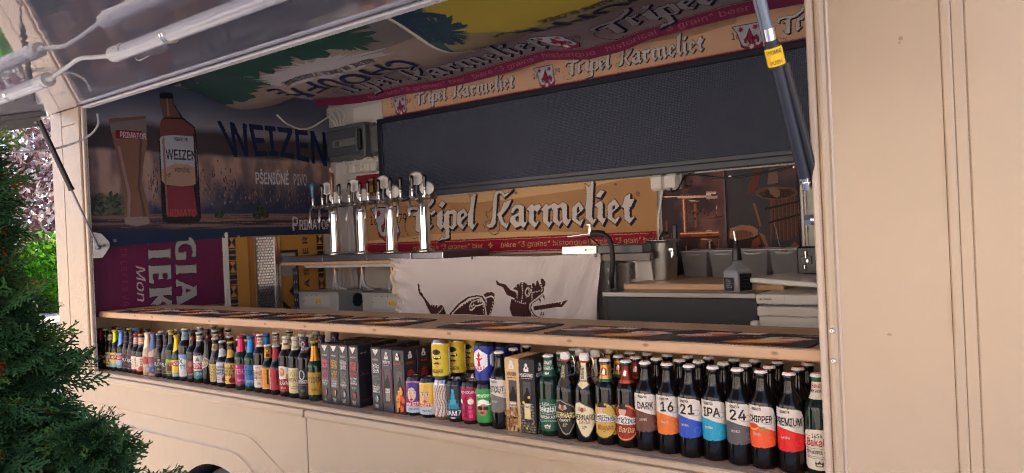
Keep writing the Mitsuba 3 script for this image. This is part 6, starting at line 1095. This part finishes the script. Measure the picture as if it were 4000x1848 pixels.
tower(-3.934, 1.36, 0, 'beer tower with a blue and a wooden tap handle, farthest left', [('2f6f9c', .10, .018), ('26282c', .085, .014), ('7d4430', .15, .015)])
put('handle_tip', box(-3.846 - .009, -3.846 + .009, 1.277, 1.293, 2.098, 2.128, .002), 'paint_vc', 'beer_tower', color=C('c8b8b4'))
tower(-3.672, 1.36, 1, 'beer tower second from the left, all handles black', [(bk, .075, .012)] * 3)
tower(-3.407, 1.36, 2, 'beer tower third from the left, in front of the large crest', [(bk, .075, .012)] * 3)
tower(-3.127, 1.36, 3, 'beer tower nearest the flag, with the brightest discs', [(bk, .075, .012)] * 3)

# coolers
def cooler(x0, x1, label):
    c = thing('beer_cooler', label, 'cooler', None)
    put('cabinet', box(x0, x1, 1.205, 1.56, 1.02, 1.348, .003), 'cooler_grey', c)
    put('top_lip', box(x0 - .002, x1 + .002, 1.200, 1.215, 1.338, 1.350, .002), 'cooler_grey', c)
    q = put('cover_plate', xf(extrude(sg.box(x0 + .09, 1.258, x1 - .07, 1.328).buffer(-.006).buffer(.006, 3), .003), rot([1, 0, 0], 90), (0, 1.2045, 0)), 'grey_plastic', c)
    for sx in (.12, .17, .22): put('clip', box(x0 + sx, x0 + sx + .006, 1.2005, 1.204, 1.325, 1.331), 'dark_grey', q)
    put('lock', cyl((x0 + .098, 1.199, 1.292), (x0 + .098, 1.202, 1.292), .004, 12), 'black', q)
    p = Print(); xm = (x0 + x1) / 2; p.add(rect(xm + .0, 1.279, xm + .05, 1.309), 'd8a83a', 0); p.add([(xm + .003, 1.282), (xm + .019, 1.282), (xm + .011, 1.304)], '3a2c18', 1); p.add([(xm + .006, 1.284), (xm + .016, 1.284), (xm + .011, 1.299)], 'd8a83a', 2); p.text('!', xm + .011, 1.2855, .008, '3a2c18', 3, w=.0018)
    for i in range(3): p.add(rect(xm + .022, 1.285 + .006 * i, xm + .046, 1.2875 + .006 * i), '9a7430', 1)
    p.put('warning_sticker', on_back(1.2012), 'label_vc', c)
    put('vent', xf(lathe([(0, .002), (.042, .002), (.044, 0)], 32), rot([0, 1, 0], 90), (x1, 1.36, 1.29)), 'navy_metal', c, smooth=40)
    put('vent_clip', box(x1, x1 + .006, 1.49, 1.53, 1.285, 1.325, .002), 'navy_metal', c)
cooler(-4.166, -3.737, 'grey beer cooler box under the rack, the one farther left')
cooler(-3.519, -3.06, 'grey beer cooler box under the rack, partly hidden by the flag')

# flag with the dragon
def fl_(v, o):
    x, z = v[:, 0], v[:, 1]; q = np.clip((1.553 - z) / .32, 0, 1.7)
    xc = -2.54; xx = xc + (x - xc) * (1 - .045 * q) 
    d = .010 * np.exp(-((x + 3.20) / .10) ** 2) * np.sin(z * 70 + x * 20) + .006 * np.sin((x + 3.24) * 24 + (1.56 - z) * 30) * np.clip((-2.9 - x) / .3, 0, 1) + .007 * np.sin(((x + 1.86) * 1.2 + (1.55 - z) * .55) * 38) * np.clip((x + 2.5) / .5, 0, 1) + .005 * np.sin((x + (1.55 - z) * 2) * 11) * np.clip(q, 0, 1)
    z2 = z - (.004 + .007 * np.sin((x + 1.85) / 1.39 * 2 * np.pi) ** 2) * (z > 1.52)
    return np.stack([xx, 1.188 - .004 + d * 1.3 - o, z2], 1)
k = thing('flag', 'white cloth flag with a brown dragon, hung from the front of the rack', 'flag')
p = Print(); p.add(sg.box(-3.238, 1.10, -1.846, 1.553), 'dbd2d4', 0); 
for q in gm('drag'): p.add(poly(q).buffer(.0025), 'e4dcd6', 1); p.add(q, '48282a', 2)
a = gm('drageye'); p.add(a[0], 'e4dcd6', 3); p.add(a[1], '48282a', 4); p.add(poly(a[2]).buffer(.004), 'e4dcd6', 5); p.add(a[2], '48282a', 6)
a = gm('dragslot'); p.add(poly(a[0]).buffer(.002), 'e4dcd6', 3); p.add(a[1], '48282a', 4)
dd = gm('dragdots')
for i, q in enumerate(dd):
    for x, z in q: p.add(ell(x, z, .0065 if i == 0 else .0042, .0065 if i == 0 else .0042, 10), 'e4dcd6', 5)
q0 = gm('drag'); 
p.add(line([(-2.36, 1.232), (-2.28, 1.24)], .003), 'e4dcd6', 5)
p.put('cloth', fl_, 'cloth_vc', k, eps=.0008, maxe=.03)
hem = Print(); hem.add(sg.box(-3.240, 1.10, -3.212, 1.556), 'd9cbb4', 0); hem.put('hem', lambda v, o: fl_(v, o + .004), 'cloth_vc', k, maxe=.02)
for x in (-3.224, -2.61, -1.858): put('grommet', xf(lathe([(.002, .002), (.006, .0025), (.0075, 0)], 14), rot([1, 0, 0], 90), (x, 1.168, 1.540)), 'dark_grey', k, smooth=40)

# beer gun
k = thing('beer_gun', 'chrome beer dispensing gun with a thick black hose, lying on the black drip tray', 'beer gun')
put('spout', tube(curve([(-1.99, 1.14, 1.632), (-1.93, 1.145, 1.637), (-1.88, 1.15, 1.641), (-1.855, 1.15, 1.643)], 16), [.0062] * 6 + [.009] * 10 if False else .0075, 10), 'chrome', k, smooth=40)
put('valve', cat(cyl((-1.872, 1.15, 1.64), (-1.872, 1.15, 1.672), .0095, 14), cyl((-1.872, 1.15, 1.672), (-1.872, 1.15, 1.682), .006, 10), box(-1.888, -1.868, 1.146, 1.154, 1.680, 1.685, .001)), 'chrome', k, smooth=40)
put('hose', tube(curve([(-1.862, 1.15, 1.641), (-1.82, 1.145, 1.64), (-1.782, 1.14, 1.628), (-1.757, 1.135, 1.60), (-1.748, 1.13, 1.55), (-1.750, 1.13, 1.49), (-1.765, 1.14, 1.43), (-1.78, 1.17, 1.395)], 48), np.r_[np.full(10, .0165), np.full(len(curve([(-1.862, 1.15, 1.641), (-1.82, 1.145, 1.64), (-1.782, 1.14, 1.628), (-1.757, 1.135, 1.60), (-1.748, 1.13, 1.55), (-1.750, 1.13, 1.49), (-1.765, 1.14, 1.43), (-1.78, 1.17, 1.395)], 48)) - 10, .0108)], 14), 'black_rubber', k, smooth=40)
put('stand', cat(cyl((-1.905, 1.21, 1.585), (-1.885, 1.15, 1.63), .003, 6), cyl((-1.865, 1.22, 1.585), (-1.88, 1.15, 1.63), .003, 6)), 'black', k)

# bench, bucket, containers
k = thing('work_bench', 'steel topped work bench with a dark front below, at the right end', 'bench')
put('steel_top', box(-1.733, -1.055, 1.0, 1.70, 1.366, 1.389, .003), 'bench_steel', k); prin('bench_steel', (0.36, 0.35, 0.36), 0.3, metal=0.9)
put('front_panel', box(-1.712, -1.058, 1.015, 1.03, 0.52, 1.364), 'slate_panel', k); prin('slate_panel', (0.020, 0.024, 0.036), 0.5)
put('side_panel', box(-1.905, -1.735, 1.245, 1.255, 0.52, 1.50), 'beam_taupe', k)
single('wooden_board', box(-1.682, -0.98, 1.10, 1.70, 1.390, 1.416, .003), 'wood', 'thick wooden board lying on the steel bench', 'board')
k = thing('metal_bucket', 'shiny steel bucket full of bar tools, on the wooden board', 'bucket')
bx, by = -1.606, 1.345
put('bucket', lathe([(0, 1.417), (.054, 1.417), (.056, 1.419), (.0715, 1.585), (.078, 1.594), (.078, 1.598), (.0735, 1.597), (.070, 1.585), (.055, 1.43), (0, 1.43)], 48, (bx, by, 0)), 'steel', k, smooth=40)
put('handle_ring', cat(tube([(bx + .066 + .012 * math.cos(a) * .3, by - .045, 1.535 + .018 * math.sin(a)) for a in np.linspace(0, 6.28, 16)], .003, 6), box(bx + .052, bx + .074, by - .05, by - .035, 1.55, 1.56, .002)), 'chrome', k, smooth=40)
single('scissors', tube([(bx - .05 + .016 * math.cos(a), by - .01, 1.615 + .017 * math.sin(a)) for a in np.linspace(-1.2, 4.3, 20)], .0025, 6), 'red_plastic', 'red scissor loop sticking out of the bucket', 'scissors', smooth=40); prin('red_plastic', (0.16, 0.02, 0.02), 0.4)
single('tongs', cat(tube([(bx - .02, by, 1.56), (bx - .01, by, 1.61), (bx + .005, by, 1.635)], .007, 8), cyl((bx + .005, by, 1.635), (bx + .025, by, 1.628), .006, 8)), 'black', 'black tongs in the bucket, left of the knife handle', 'tongs', smooth=40)
single('knife', box(bx + .052, bx + .074, by - .006, by + .006, 1.52, 1.665, .004), 'navy_metal', 'dark knife handle standing upright in the bucket', 'knife')
single('opener', cyl((bx + .028, by + .01, 1.54), (bx + .044, by + .01, 1.628), .004, 8), 'red_plastic', 'thin red handled opener in the bucket', 'opener', smooth=40)
for i in range(4):
    x0 = -1.570 + i * .1385
    k = thing('plastic_container', ['leftmost clear plastic container beside the bucket', 'clear plastic container behind the glass spirit bottle', 'clear plastic container third from the left', 'clear plastic container with a red tab, rightmost'][i], 'container', None)
    w0, w1, d0, d1, h = .052, .064, .10, .112, .122
    cx, cy, zb = x0 + .066, 1.56, 1.4175
    def ringpts(w, d, z): return [(cx - w, cy - d, z), (cx + w, cy - d, z), (cx + w, cy + d, z), (cx - w, cy + d, z)]
    V = ringpts(w0, d0, zb) + ringpts(w1, d1, zb + h); F = [[0, 1, 2], [0, 2, 3]]
    for j in range(4): F += [[j, (j + 1) % 4, 4 + (j + 1) % 4], [j, 4 + (j + 1) % 4, 4 + j]]
    put('tub', tm(V, F), 'thin_plastic', k)
    put('rim', cat(box(cx - .0665, cx + .0665, cy - .116, cy - .112, zb + h - .003, zb + h + .001), box(cx - .0665, cx + .0665, cy + .112, cy + .116, zb + h - .003, zb + h + .001), box(cx - .068, cx - .065, cy - .116, cy + .116, zb + h - .003, zb + h + .001), box(cx + .065, cx + .068, cy - .116, cy + .116, zb + h - .003, zb + h + .001)), 'frost', k)
    put('grip', tube(curve([(cx - .04, cy - .113, zb + h - .012), (cx - .02, cy - .114, zb + h - .017), (cx + .02, cy - .114, zb + h - .017), (cx + .04, cy - .113, zb + h - .012)], 12), .0035, 6), 'frost', k, smooth=40)
    if i == 3: put('tab', box(cx - .012, cx + .014, cy - .117, cy - .114, zb + h - .012, zb + h - .004), 'red_plastic', k)
    if i in (0, 2): single('stored_items', cat(*[xf(trimesh.creation.icosphere(1, .016), None, (cx + r4.uniform(-.035, .035), cy + r4.uniform(-.07, .0), zb + .016)) for _ in range(7)]), 'dark_grey', 'dark small things lying in the ' + ('leftmost' if i == 0 else 'third') + ' plastic container', 'things', smooth=True)
prin('frost', (0.5, 0.49, 0.52), 0.35)
k = thing('spirit_bottle', 'square clear glass bottle with a black label and a black pourer, on the steel bench', 'bottle')
sq = lambda w, r: sg.box(-w, -w, w, w).buffer(-r).buffer(r, 5)
lv = []
for z, w, r in ((1.3905, .038, .008), (1.395, .041, .01), (1.468, .041, .01), (1.485, .034, .016), (1.50, .016, .0155), (1.518, .013, .0125)):
    c = np.array(sq(w, r).exterior.coords)[:-1]; lv.append(np.column_stack([c, np.full(len(c), z)]))
n = min(len(c) for c in lv); V = np.vstack([c[:n] for c in lv]); F = []
for s in range(len(lv) - 1):
    for j in range(n):
        a, b, c_, d = s * n + j, s * n + (j + 1) % n, (s + 1) * n + (j + 1) % n, (s + 1) * n + j; F += [[a, b, c_], [a, c_, d]]
Rz = rot([0, 0, 1], -24); SB = np.array([-1.143, 1.05, 0])
put('glass', xf(tm(V, F), Rz, SB), 'clear_glass', k, smooth=50)
put('pourer', cat(lathe([(.0145, 1.512), (.019, 1.515), (.0175, 1.55), (.012, 1.572), (.009, 1.576), (.0085, 1.59), (0, 1.59)], 20, SB), ), 'black', k, smooth=40)
put('spout', tube([SB + [0, 0, 1.588], SB + [-.004, 0, 1.605], SB + [-.008, 0, 1.628]], [.005, .0045, .0032], 10), 'chrome', k, smooth=40)
pl = Print(); pl.add(rect(-.032, 1.396, .020, 1.447, .004), '14161c', 0); pl.add(rect(-.030, 1.398, .018, 1.445, .003), '3a3e46', 1); pl.add(rect(-.029, 1.399, .017, 1.444, .003), '14161c', 2)
for i in range(5): pl.add(rect(-.022, 1.437 - .007 * i, .002 + (i * 7 % 3) * .004, 1.439 - .007 * i), 'a8acb0', 3)
pl.add(ell(.008, 1.412, .003, .003), 'c8ccd0', 3)
pl.put('front_label', lambda v, o: (np.column_stack([v[:, 0], -.0415 - o, 0 * o]) @ Rz.T) + SB + np.column_stack([0 * o, 0 * o, v[:, 1]]), 'label_vc', k)
pl = Print(); pl.add(rect(-.032, 1.396, .032, 1.462, .004), '191b22', 0); 
for i in range(4): pl.add(rect(-.02, 1.45 - .013 * i, .02, 1.452 - .013 * i), '4a4e56', 1)
pl.put('side_label', lambda v, o: (np.column_stack([.0415 + o, v[:, 0], 0 * o]) @ Rz.T) + SB + np.column_stack([0 * o, 0 * o, v[:, 1]]), 'label_vc', k)
k = thing('fridge', 'white under-counter fridge at the right end beside the work bench', 'fridge')
put('top', box(-1.020, -0.42, 0.90, 1.46, 1.358, 1.394, .004), 'white_enamel', k); prin('white_enamel', (0.66, 0.63, 0.60), 0.3)
put('body', box(-1.012, -0.43, 0.93, 1.45, 0.52, 1.357), 'dark_grey', k)
d = put('door', cat(box(-1.016, -0.43, 0.895, 0.93, 1.315, 1.350, .004), box(-1.010, -0.43, 0.897, 0.93, 0.60, 1.3135, .004)), 'white_enamel', k)
put('handle', cat(box(-1.035, -1.006, 0.872, 0.905, 1.13, 1.298, .004)), 'white_enamel', d)
p = Print(); p.text('LIEBHERR', -.985, 1.373, .0065, '2a2a2e', 0, w=.045); p.add(rect(-.915, 1.359, -.9142, 1.393), '8a8480', 0); p.add(rect(-.802, 1.372, -.788, 1.376, .001), '2a2a2e', 0); p.add(rect(-.778, 1.366, -.760, 1.384, .002), 'a8a4a0', 0); p.add(ell(-.769, 1.375, .004, .004), '5a5856', 1); p.add(rect(-.776, 1.3615, -.766, 1.363), '2a2a2e', 0)
p.put('panel_print', on_back(.8995), 'label_vc', k)
cb = box(-.24, .24, -.16, .16, -.010, .010, .004); 
single('cutting_board', xf(cb, rot([0, 0, 1], -12) @ rot([0, 1, 0], 3.0), (-.815, 1.12, 1.425)), 'white_enamel', 'thick white cutting board resting across the fridge and the wooden board', 'cutting board')
k = thing('dispenser', 'black dispenser with chrome levers standing behind the right pillar', 'dispenser')
put('body', box(-.985, -.90, 1.28, 1.36, 1.440, 1.552, .006), 'black', k)
put('recess', cat(box(-.968, -.925, 1.274, 1.279, 1.482, 1.515, .003)), 'dark_grey', k)
put('lever', cat(box(-.950, -.943, 1.268, 1.273, 1.505, 1.535, .002), box(-.945, -.935, 1.268, 1.273, 1.488, 1.502, .002), box(-.955, -.949, 1.268, 1.273, 1.462, 1.48, .002)), 'chrome', k)
put('foot', box(-.965, -.89, 1.27, 1.37, 1.437, 1.441, .001), 'steel', k)

# ------------------------------------------------------------------ conifers in front of the truck
def spray(seed, L=.13):
    r = random.Random(seed); V, F = [], []
    def twig(p, a, l, w, dep):
        q = p + l * np.array([math.cos(a), math.sin(a)]); nn = np.array([-math.sin(a), math.cos(a)]) * w; k = len(V)
        zs = r.uniform(-.004, .004)
        V.extend([(*(p - nn), 0), (*(p + nn), 0), (*(q + nn * .55), zs), (*(q - nn * .55), zs)]); F.extend([[k, k + 1, k + 2], [k, k + 2, k + 3]])
        if dep == 0: return
        m = int(l / (.010 if dep == 2 else .0075))
        for i in range(m):
            t = (i + .7) / (m + .4); s = 1 if i % 2 else -1
            ll = l * (.52 if dep == 2 else .42) * (1 - .72 * t) * r.uniform(.75, 1.2)
            twig(p + (q - p) * t, a + s * r.uniform(.55, .85), ll, .0029 if dep == 2 else .0024, dep - 1)
    twig(np.zeros(2), 0.0, L, .0028, 2); V = np.array(V); V[:, 2] += -.9 * V[:, 0] ** 2 * 1.5 + .2 * V[:, 1] ** 2
    return V, np.array(F)
SPR = [spray(i, .115 + .012 * (i % 4)) for i in range(6)]
def conifer(k, cx, cy, z0, z1, rad, nsp, seed, dead=.02, arc=None):
    """sprays set through the outer part of a tapering crown; rad(z) its radius"""
    r = np.random.default_rng(seed); VV, FF, CC, n = [], [], [], 0
    for i in range(nsp):
        z = z0 + (z1 - z0) * r.random() ** 1.15; a = r.uniform(0, 2 * math.pi)
        if arc and r.random() < .55: a = r.uniform(*arc)
        lump = .82 + .30 * math.sin(3 * a + 7 * z + seed) * math.sin(5.3 * z * 3 + 2 * a) + .12 * r.normal()
        R = rad(z) * max(.25, lump) * (1 - .55 * r.random() ** 2.2)
        v, f = SPR[r.integers(len(SPR))]; s = r.uniform(.75, 1.25)
        out = np.array([math.cos(a), math.sin(a), r.uniform(-.35, .75)]); out /= np.linalg.norm(out)
        side = np.cross([0, 0, 1.0], out); side /= np.linalg.norm(side); th = r.uniform(-1.2, 1.2)
        up = np.cross(out, side); s2 = side * math.cos(th) + up * math.sin(th); u2 = np.cross(out, s2)
        p = v @ np.stack([out, s2, u2]) * s + [cx + R * math.cos(a), cy + R * math.sin(a), z] - out * .06
        t = r.random()
        c = (C('c05a24') * .8 if r.random() < .5 else C('5a3226')) if t < dead else np.array([.058, .138, .046]) * r.uniform(.45, 1.35) + np.array([.07, .09, .0]) * (r.random() < .14) + np.array([0, .0, .012]) * r.random()
        VV.append(p); FF.append(f + n); n += len(p); CC.append(np.broadcast_to(c, (len(p), 3)) * r.uniform(.9, 1.1))
    put('crown', tm(np.vstack(VV), np.vstack(FF)), 'leaf_vc', k, color=np.vstack(CC))
    tw = []
    for i in range(60):
        z = z0 + (z1 - z0) * r.random() * .9; a = r.uniform(0, 2 * math.pi); R = rad(z) * .8
        tw.append(tube([(cx, cy, z - .10), (cx + .5 * R * math.cos(a), cy + .5 * R * math.sin(a), z - .02), (cx + R * math.cos(a), cy + R * math.sin(a), z + .03)], [.007, .005, .002], 5))
    put('limbs', cat(*tw), 'bark', k)
    put('trunk', tube([(cx, cy, 0), (cx + .01, cy, z0 + .5 * (z1 - z0)), (cx, cy, z1 - .05)], [.04, .025, .006], 10), 'bark', k)
prin('bark', (0.09, 0.06, 0.045), 0.9)
k = thing('conifer_shrub', 'tall dark green conifer with brown twigs, cut off by the left edge', 'conifer')
conifer(k, -2.23, -1.20, .55, 1.93, lambda z: np.interp(z, [.5, .9, 1.13, 1.25, 1.33, 1.43, 1.52, 1.60, 1.82, 1.95], [.38, .34, .26, .18, .17, .17, .15, .08, .06, .02]), 2300, 4, .045, (-1.6, 1.4))
k = thing('conifer_shrub', 'lower bushy conifer in front of the truck side, right of the tall one', 'conifer')
conifer(k, -1.95, -1.04, .45, 1.24, lambda z: np.interp(z, [.4, .9, 1.08, 1.2, 1.26], [.25, .19, .10, .04, .01]), 800, 9, .015, (-1.9, .9))
k = thing('conifer_shrub', 'small conifer tip at the bottom edge in front of the wheel arch', 'conifer')
conifer(k, -1.80, -.96, .70, 1.11, lambda z: np.interp(z, [.6, .95, 1.08, 1.15], [.12, .07, .03, .01]), 260, 12, .01, (-1.9, .9))

# ------------------------------------------------------------------ behind the truck's far end
def leafy(k, name, centre, rad, n, size, cols, mat, seed, squash=.5):
    r = np.random.default_rng(seed); d = r.normal(size=(n, 3)); d /= np.linalg.norm(d, axis=1)[:, None]
    lob = 1 + .22 * np.sin(d[:, 0] * 9 + seed) * np.sin(d[:, 2] * 11) 
    p = np.asarray(centre) + d * np.asarray(rad) * (r.random(n)[:, None] ** .33) * lob[:, None]
    a, b = r.normal(size=(n, 3)), r.normal(size=(n, 3)); a /= np.linalg.norm(a, axis=1)[:, None]; b = np.cross(a, b); b /= np.linalg.norm(b, axis=1)[:, None]
    s = size * r.uniform(.6, 1.3, n)[:, None]
    V = np.stack([p - a * s, p - b * s * squash, p + a * s, p + b * s * squash], 1).reshape(-1, 3); i = np.arange(n) * 4
    F = np.vstack([np.stack([i, i + 1, i + 2], 1), np.stack([i, i + 2, i + 3], 1)])
    cl_ = meshkit.noise(p * 2.2, seed); cc = np.array([C(c) for c in cols])[np.clip(((cl_ * .8 + .1 + r.normal(size=n) * .16) * len(cols)).astype(int), 0, len(cols) - 1)]
    put(name, tm(V, F), mat, k, color=np.repeat(cc, 4, 0))
k = thing('plum_tree', 'sunlit purple leaved plum tree beyond the far end of the truck', 'tree')
leafy(k, 'crown', (-13.0, 2.4, 2.6), (2.2, 2.8, 2.2), 26000, .058, ['8e7a7e', 'b4a6a6', '6a5056', 'cabfba'], 'plum_vc', 2)
put('trunk', tube([(-13, 2.4, 0.9), (-13.05, 2.4, 1.6), (-12.9, 2.5, 2.8)], [.14, .10, .05], 10), 'bark', k)
put('limbs', cat(*[tube([(-13, 2.4, 1.4 + .1 * i), (-13 + .9 * math.cos(i * 1.3), 2.4 + 1.0 * math.sin(i * 1.3), 2.0 + .2 * i), (-13 + 1.7 * math.cos(i * 1.3), 2.4 + 2.0 * math.sin(i * 1.3), 2.4 + .25 * i)], [.06, .035, .01], 6) for i in range(8)]), 'bark', k)
k = thing('green_shrub', 'bright green shrub in the gap beside the truck pillar', 'shrub')
leafy(k, 'leaves', (-10.0, 2.05, 1.42), (.6, .42, .46), 3500, .04, ['3f7a22', '58962c', '2c5a1c', '76ac38'], 'leaf_vc', 5)
put('stems', cat(*[tube([(-10, 2.05, .9), (-10 + .3 * math.cos(a), 2.05 + .3 * math.sin(a), 1.4)], [.015, .006], 6) for a in np.arange(0, 6.2, .9)]), 'bark', k)
k = thing('stone_planter', 'long pale grey stone planter carrying the shrub and the plum tree', 'planter')
for i in range(9):
    for q in range(2): put('stone', box(-15.5 + .76 * i + .35 * q, -14.755 + .76 * i + .35 * q, .95, 1.25, .50 * q + .004, .50 * q + .496, .02), 'stone', k)
put('soil', box(-15.4, -8.4, 1.25, 5.2, 0, .985), 'earth', k); prin('stone', (0.42, 0.41, 0.40), 0.8)
single('tree_stump', lathe([(.13, 0.99), (.115, 1.05), (.11, 1.17), (.10, 1.178), (0, 1.18)], 24, (-9.05, 1.40, 0)), 'stump_wood', 'pale cut tree stump standing on the stone planter', 'stump', smooth=40); prin('stump_wood', (0.45, 0.33, 0.22), 0.8)
k = thing('blue_crate', 'small blue crate on the stone planter at the left edge', 'crate')
put('crate', cat(*[box(*b) for b in ((-8.95, -8.7, 1.02, 1.03, .99, 1.16), (-8.95, -8.7, 1.16, 1.17, .99, 1.16), (-8.95, -8.94, 1.03, 1.16, .99, 1.16), (-8.71, -8.7, 1.03, 1.16, .99, 1.16), (-8.95, -8.7, 1.02, 1.17, .985, .995))]), 'crate_blue', k); prin('crate_blue', (0.05, 0.30, 0.52), 0.4)

# ------------------------------------------------------------------ across the square, behind the camera (seen in reflections only)
k = thing('town_house', 'long sunlit pale town house across the square, facing the truck', 'building')
prin('render_wall', (0.66, 0.63, 0.60), 0.8); prin('roof_red', (0.30, 0.13, 0.09), 0.8); prin('window_pane', (0.03, 0.035, 0.045), 0.06); prin('win_frame', (0.6, 0.58, 0.55), 0.5)
put('wall', box(-34, 22, -27, -17, 0, 8.2), 'render_wall', k)
put('roof', ext_x(poly([(-27.4, 8.21), (-16.6, 8.21), (-22, 11.5)]), -34.3, 22.3), 'roof_red', k)
for i in range(14):
    for z in (1.0, 4.6):
        w = put('window', box(-32 + i * 3.9, -30.7 + i * 3.9, -16.995, -16.98, z, z + 1.7), 'window_pane', k)
        put('frame', cat(box(-32.1 + i * 3.9, -32.0 + i * 3.9, -16.995, -16.93, z - .1, z + 1.8), box(-30.7 + i * 3.9, -30.6 + i * 3.9, -16.995, -16.93, z - .1, z + 1.8), box(-32 + i * 3.9, -30.7 + i * 3.9, -16.995, -16.93, z - .1, z), box(-32 + i * 3.9, -30.7 + i * 3.9, -16.995, -16.93, z + 1.7, z + 1.8)), 'win_frame', w)
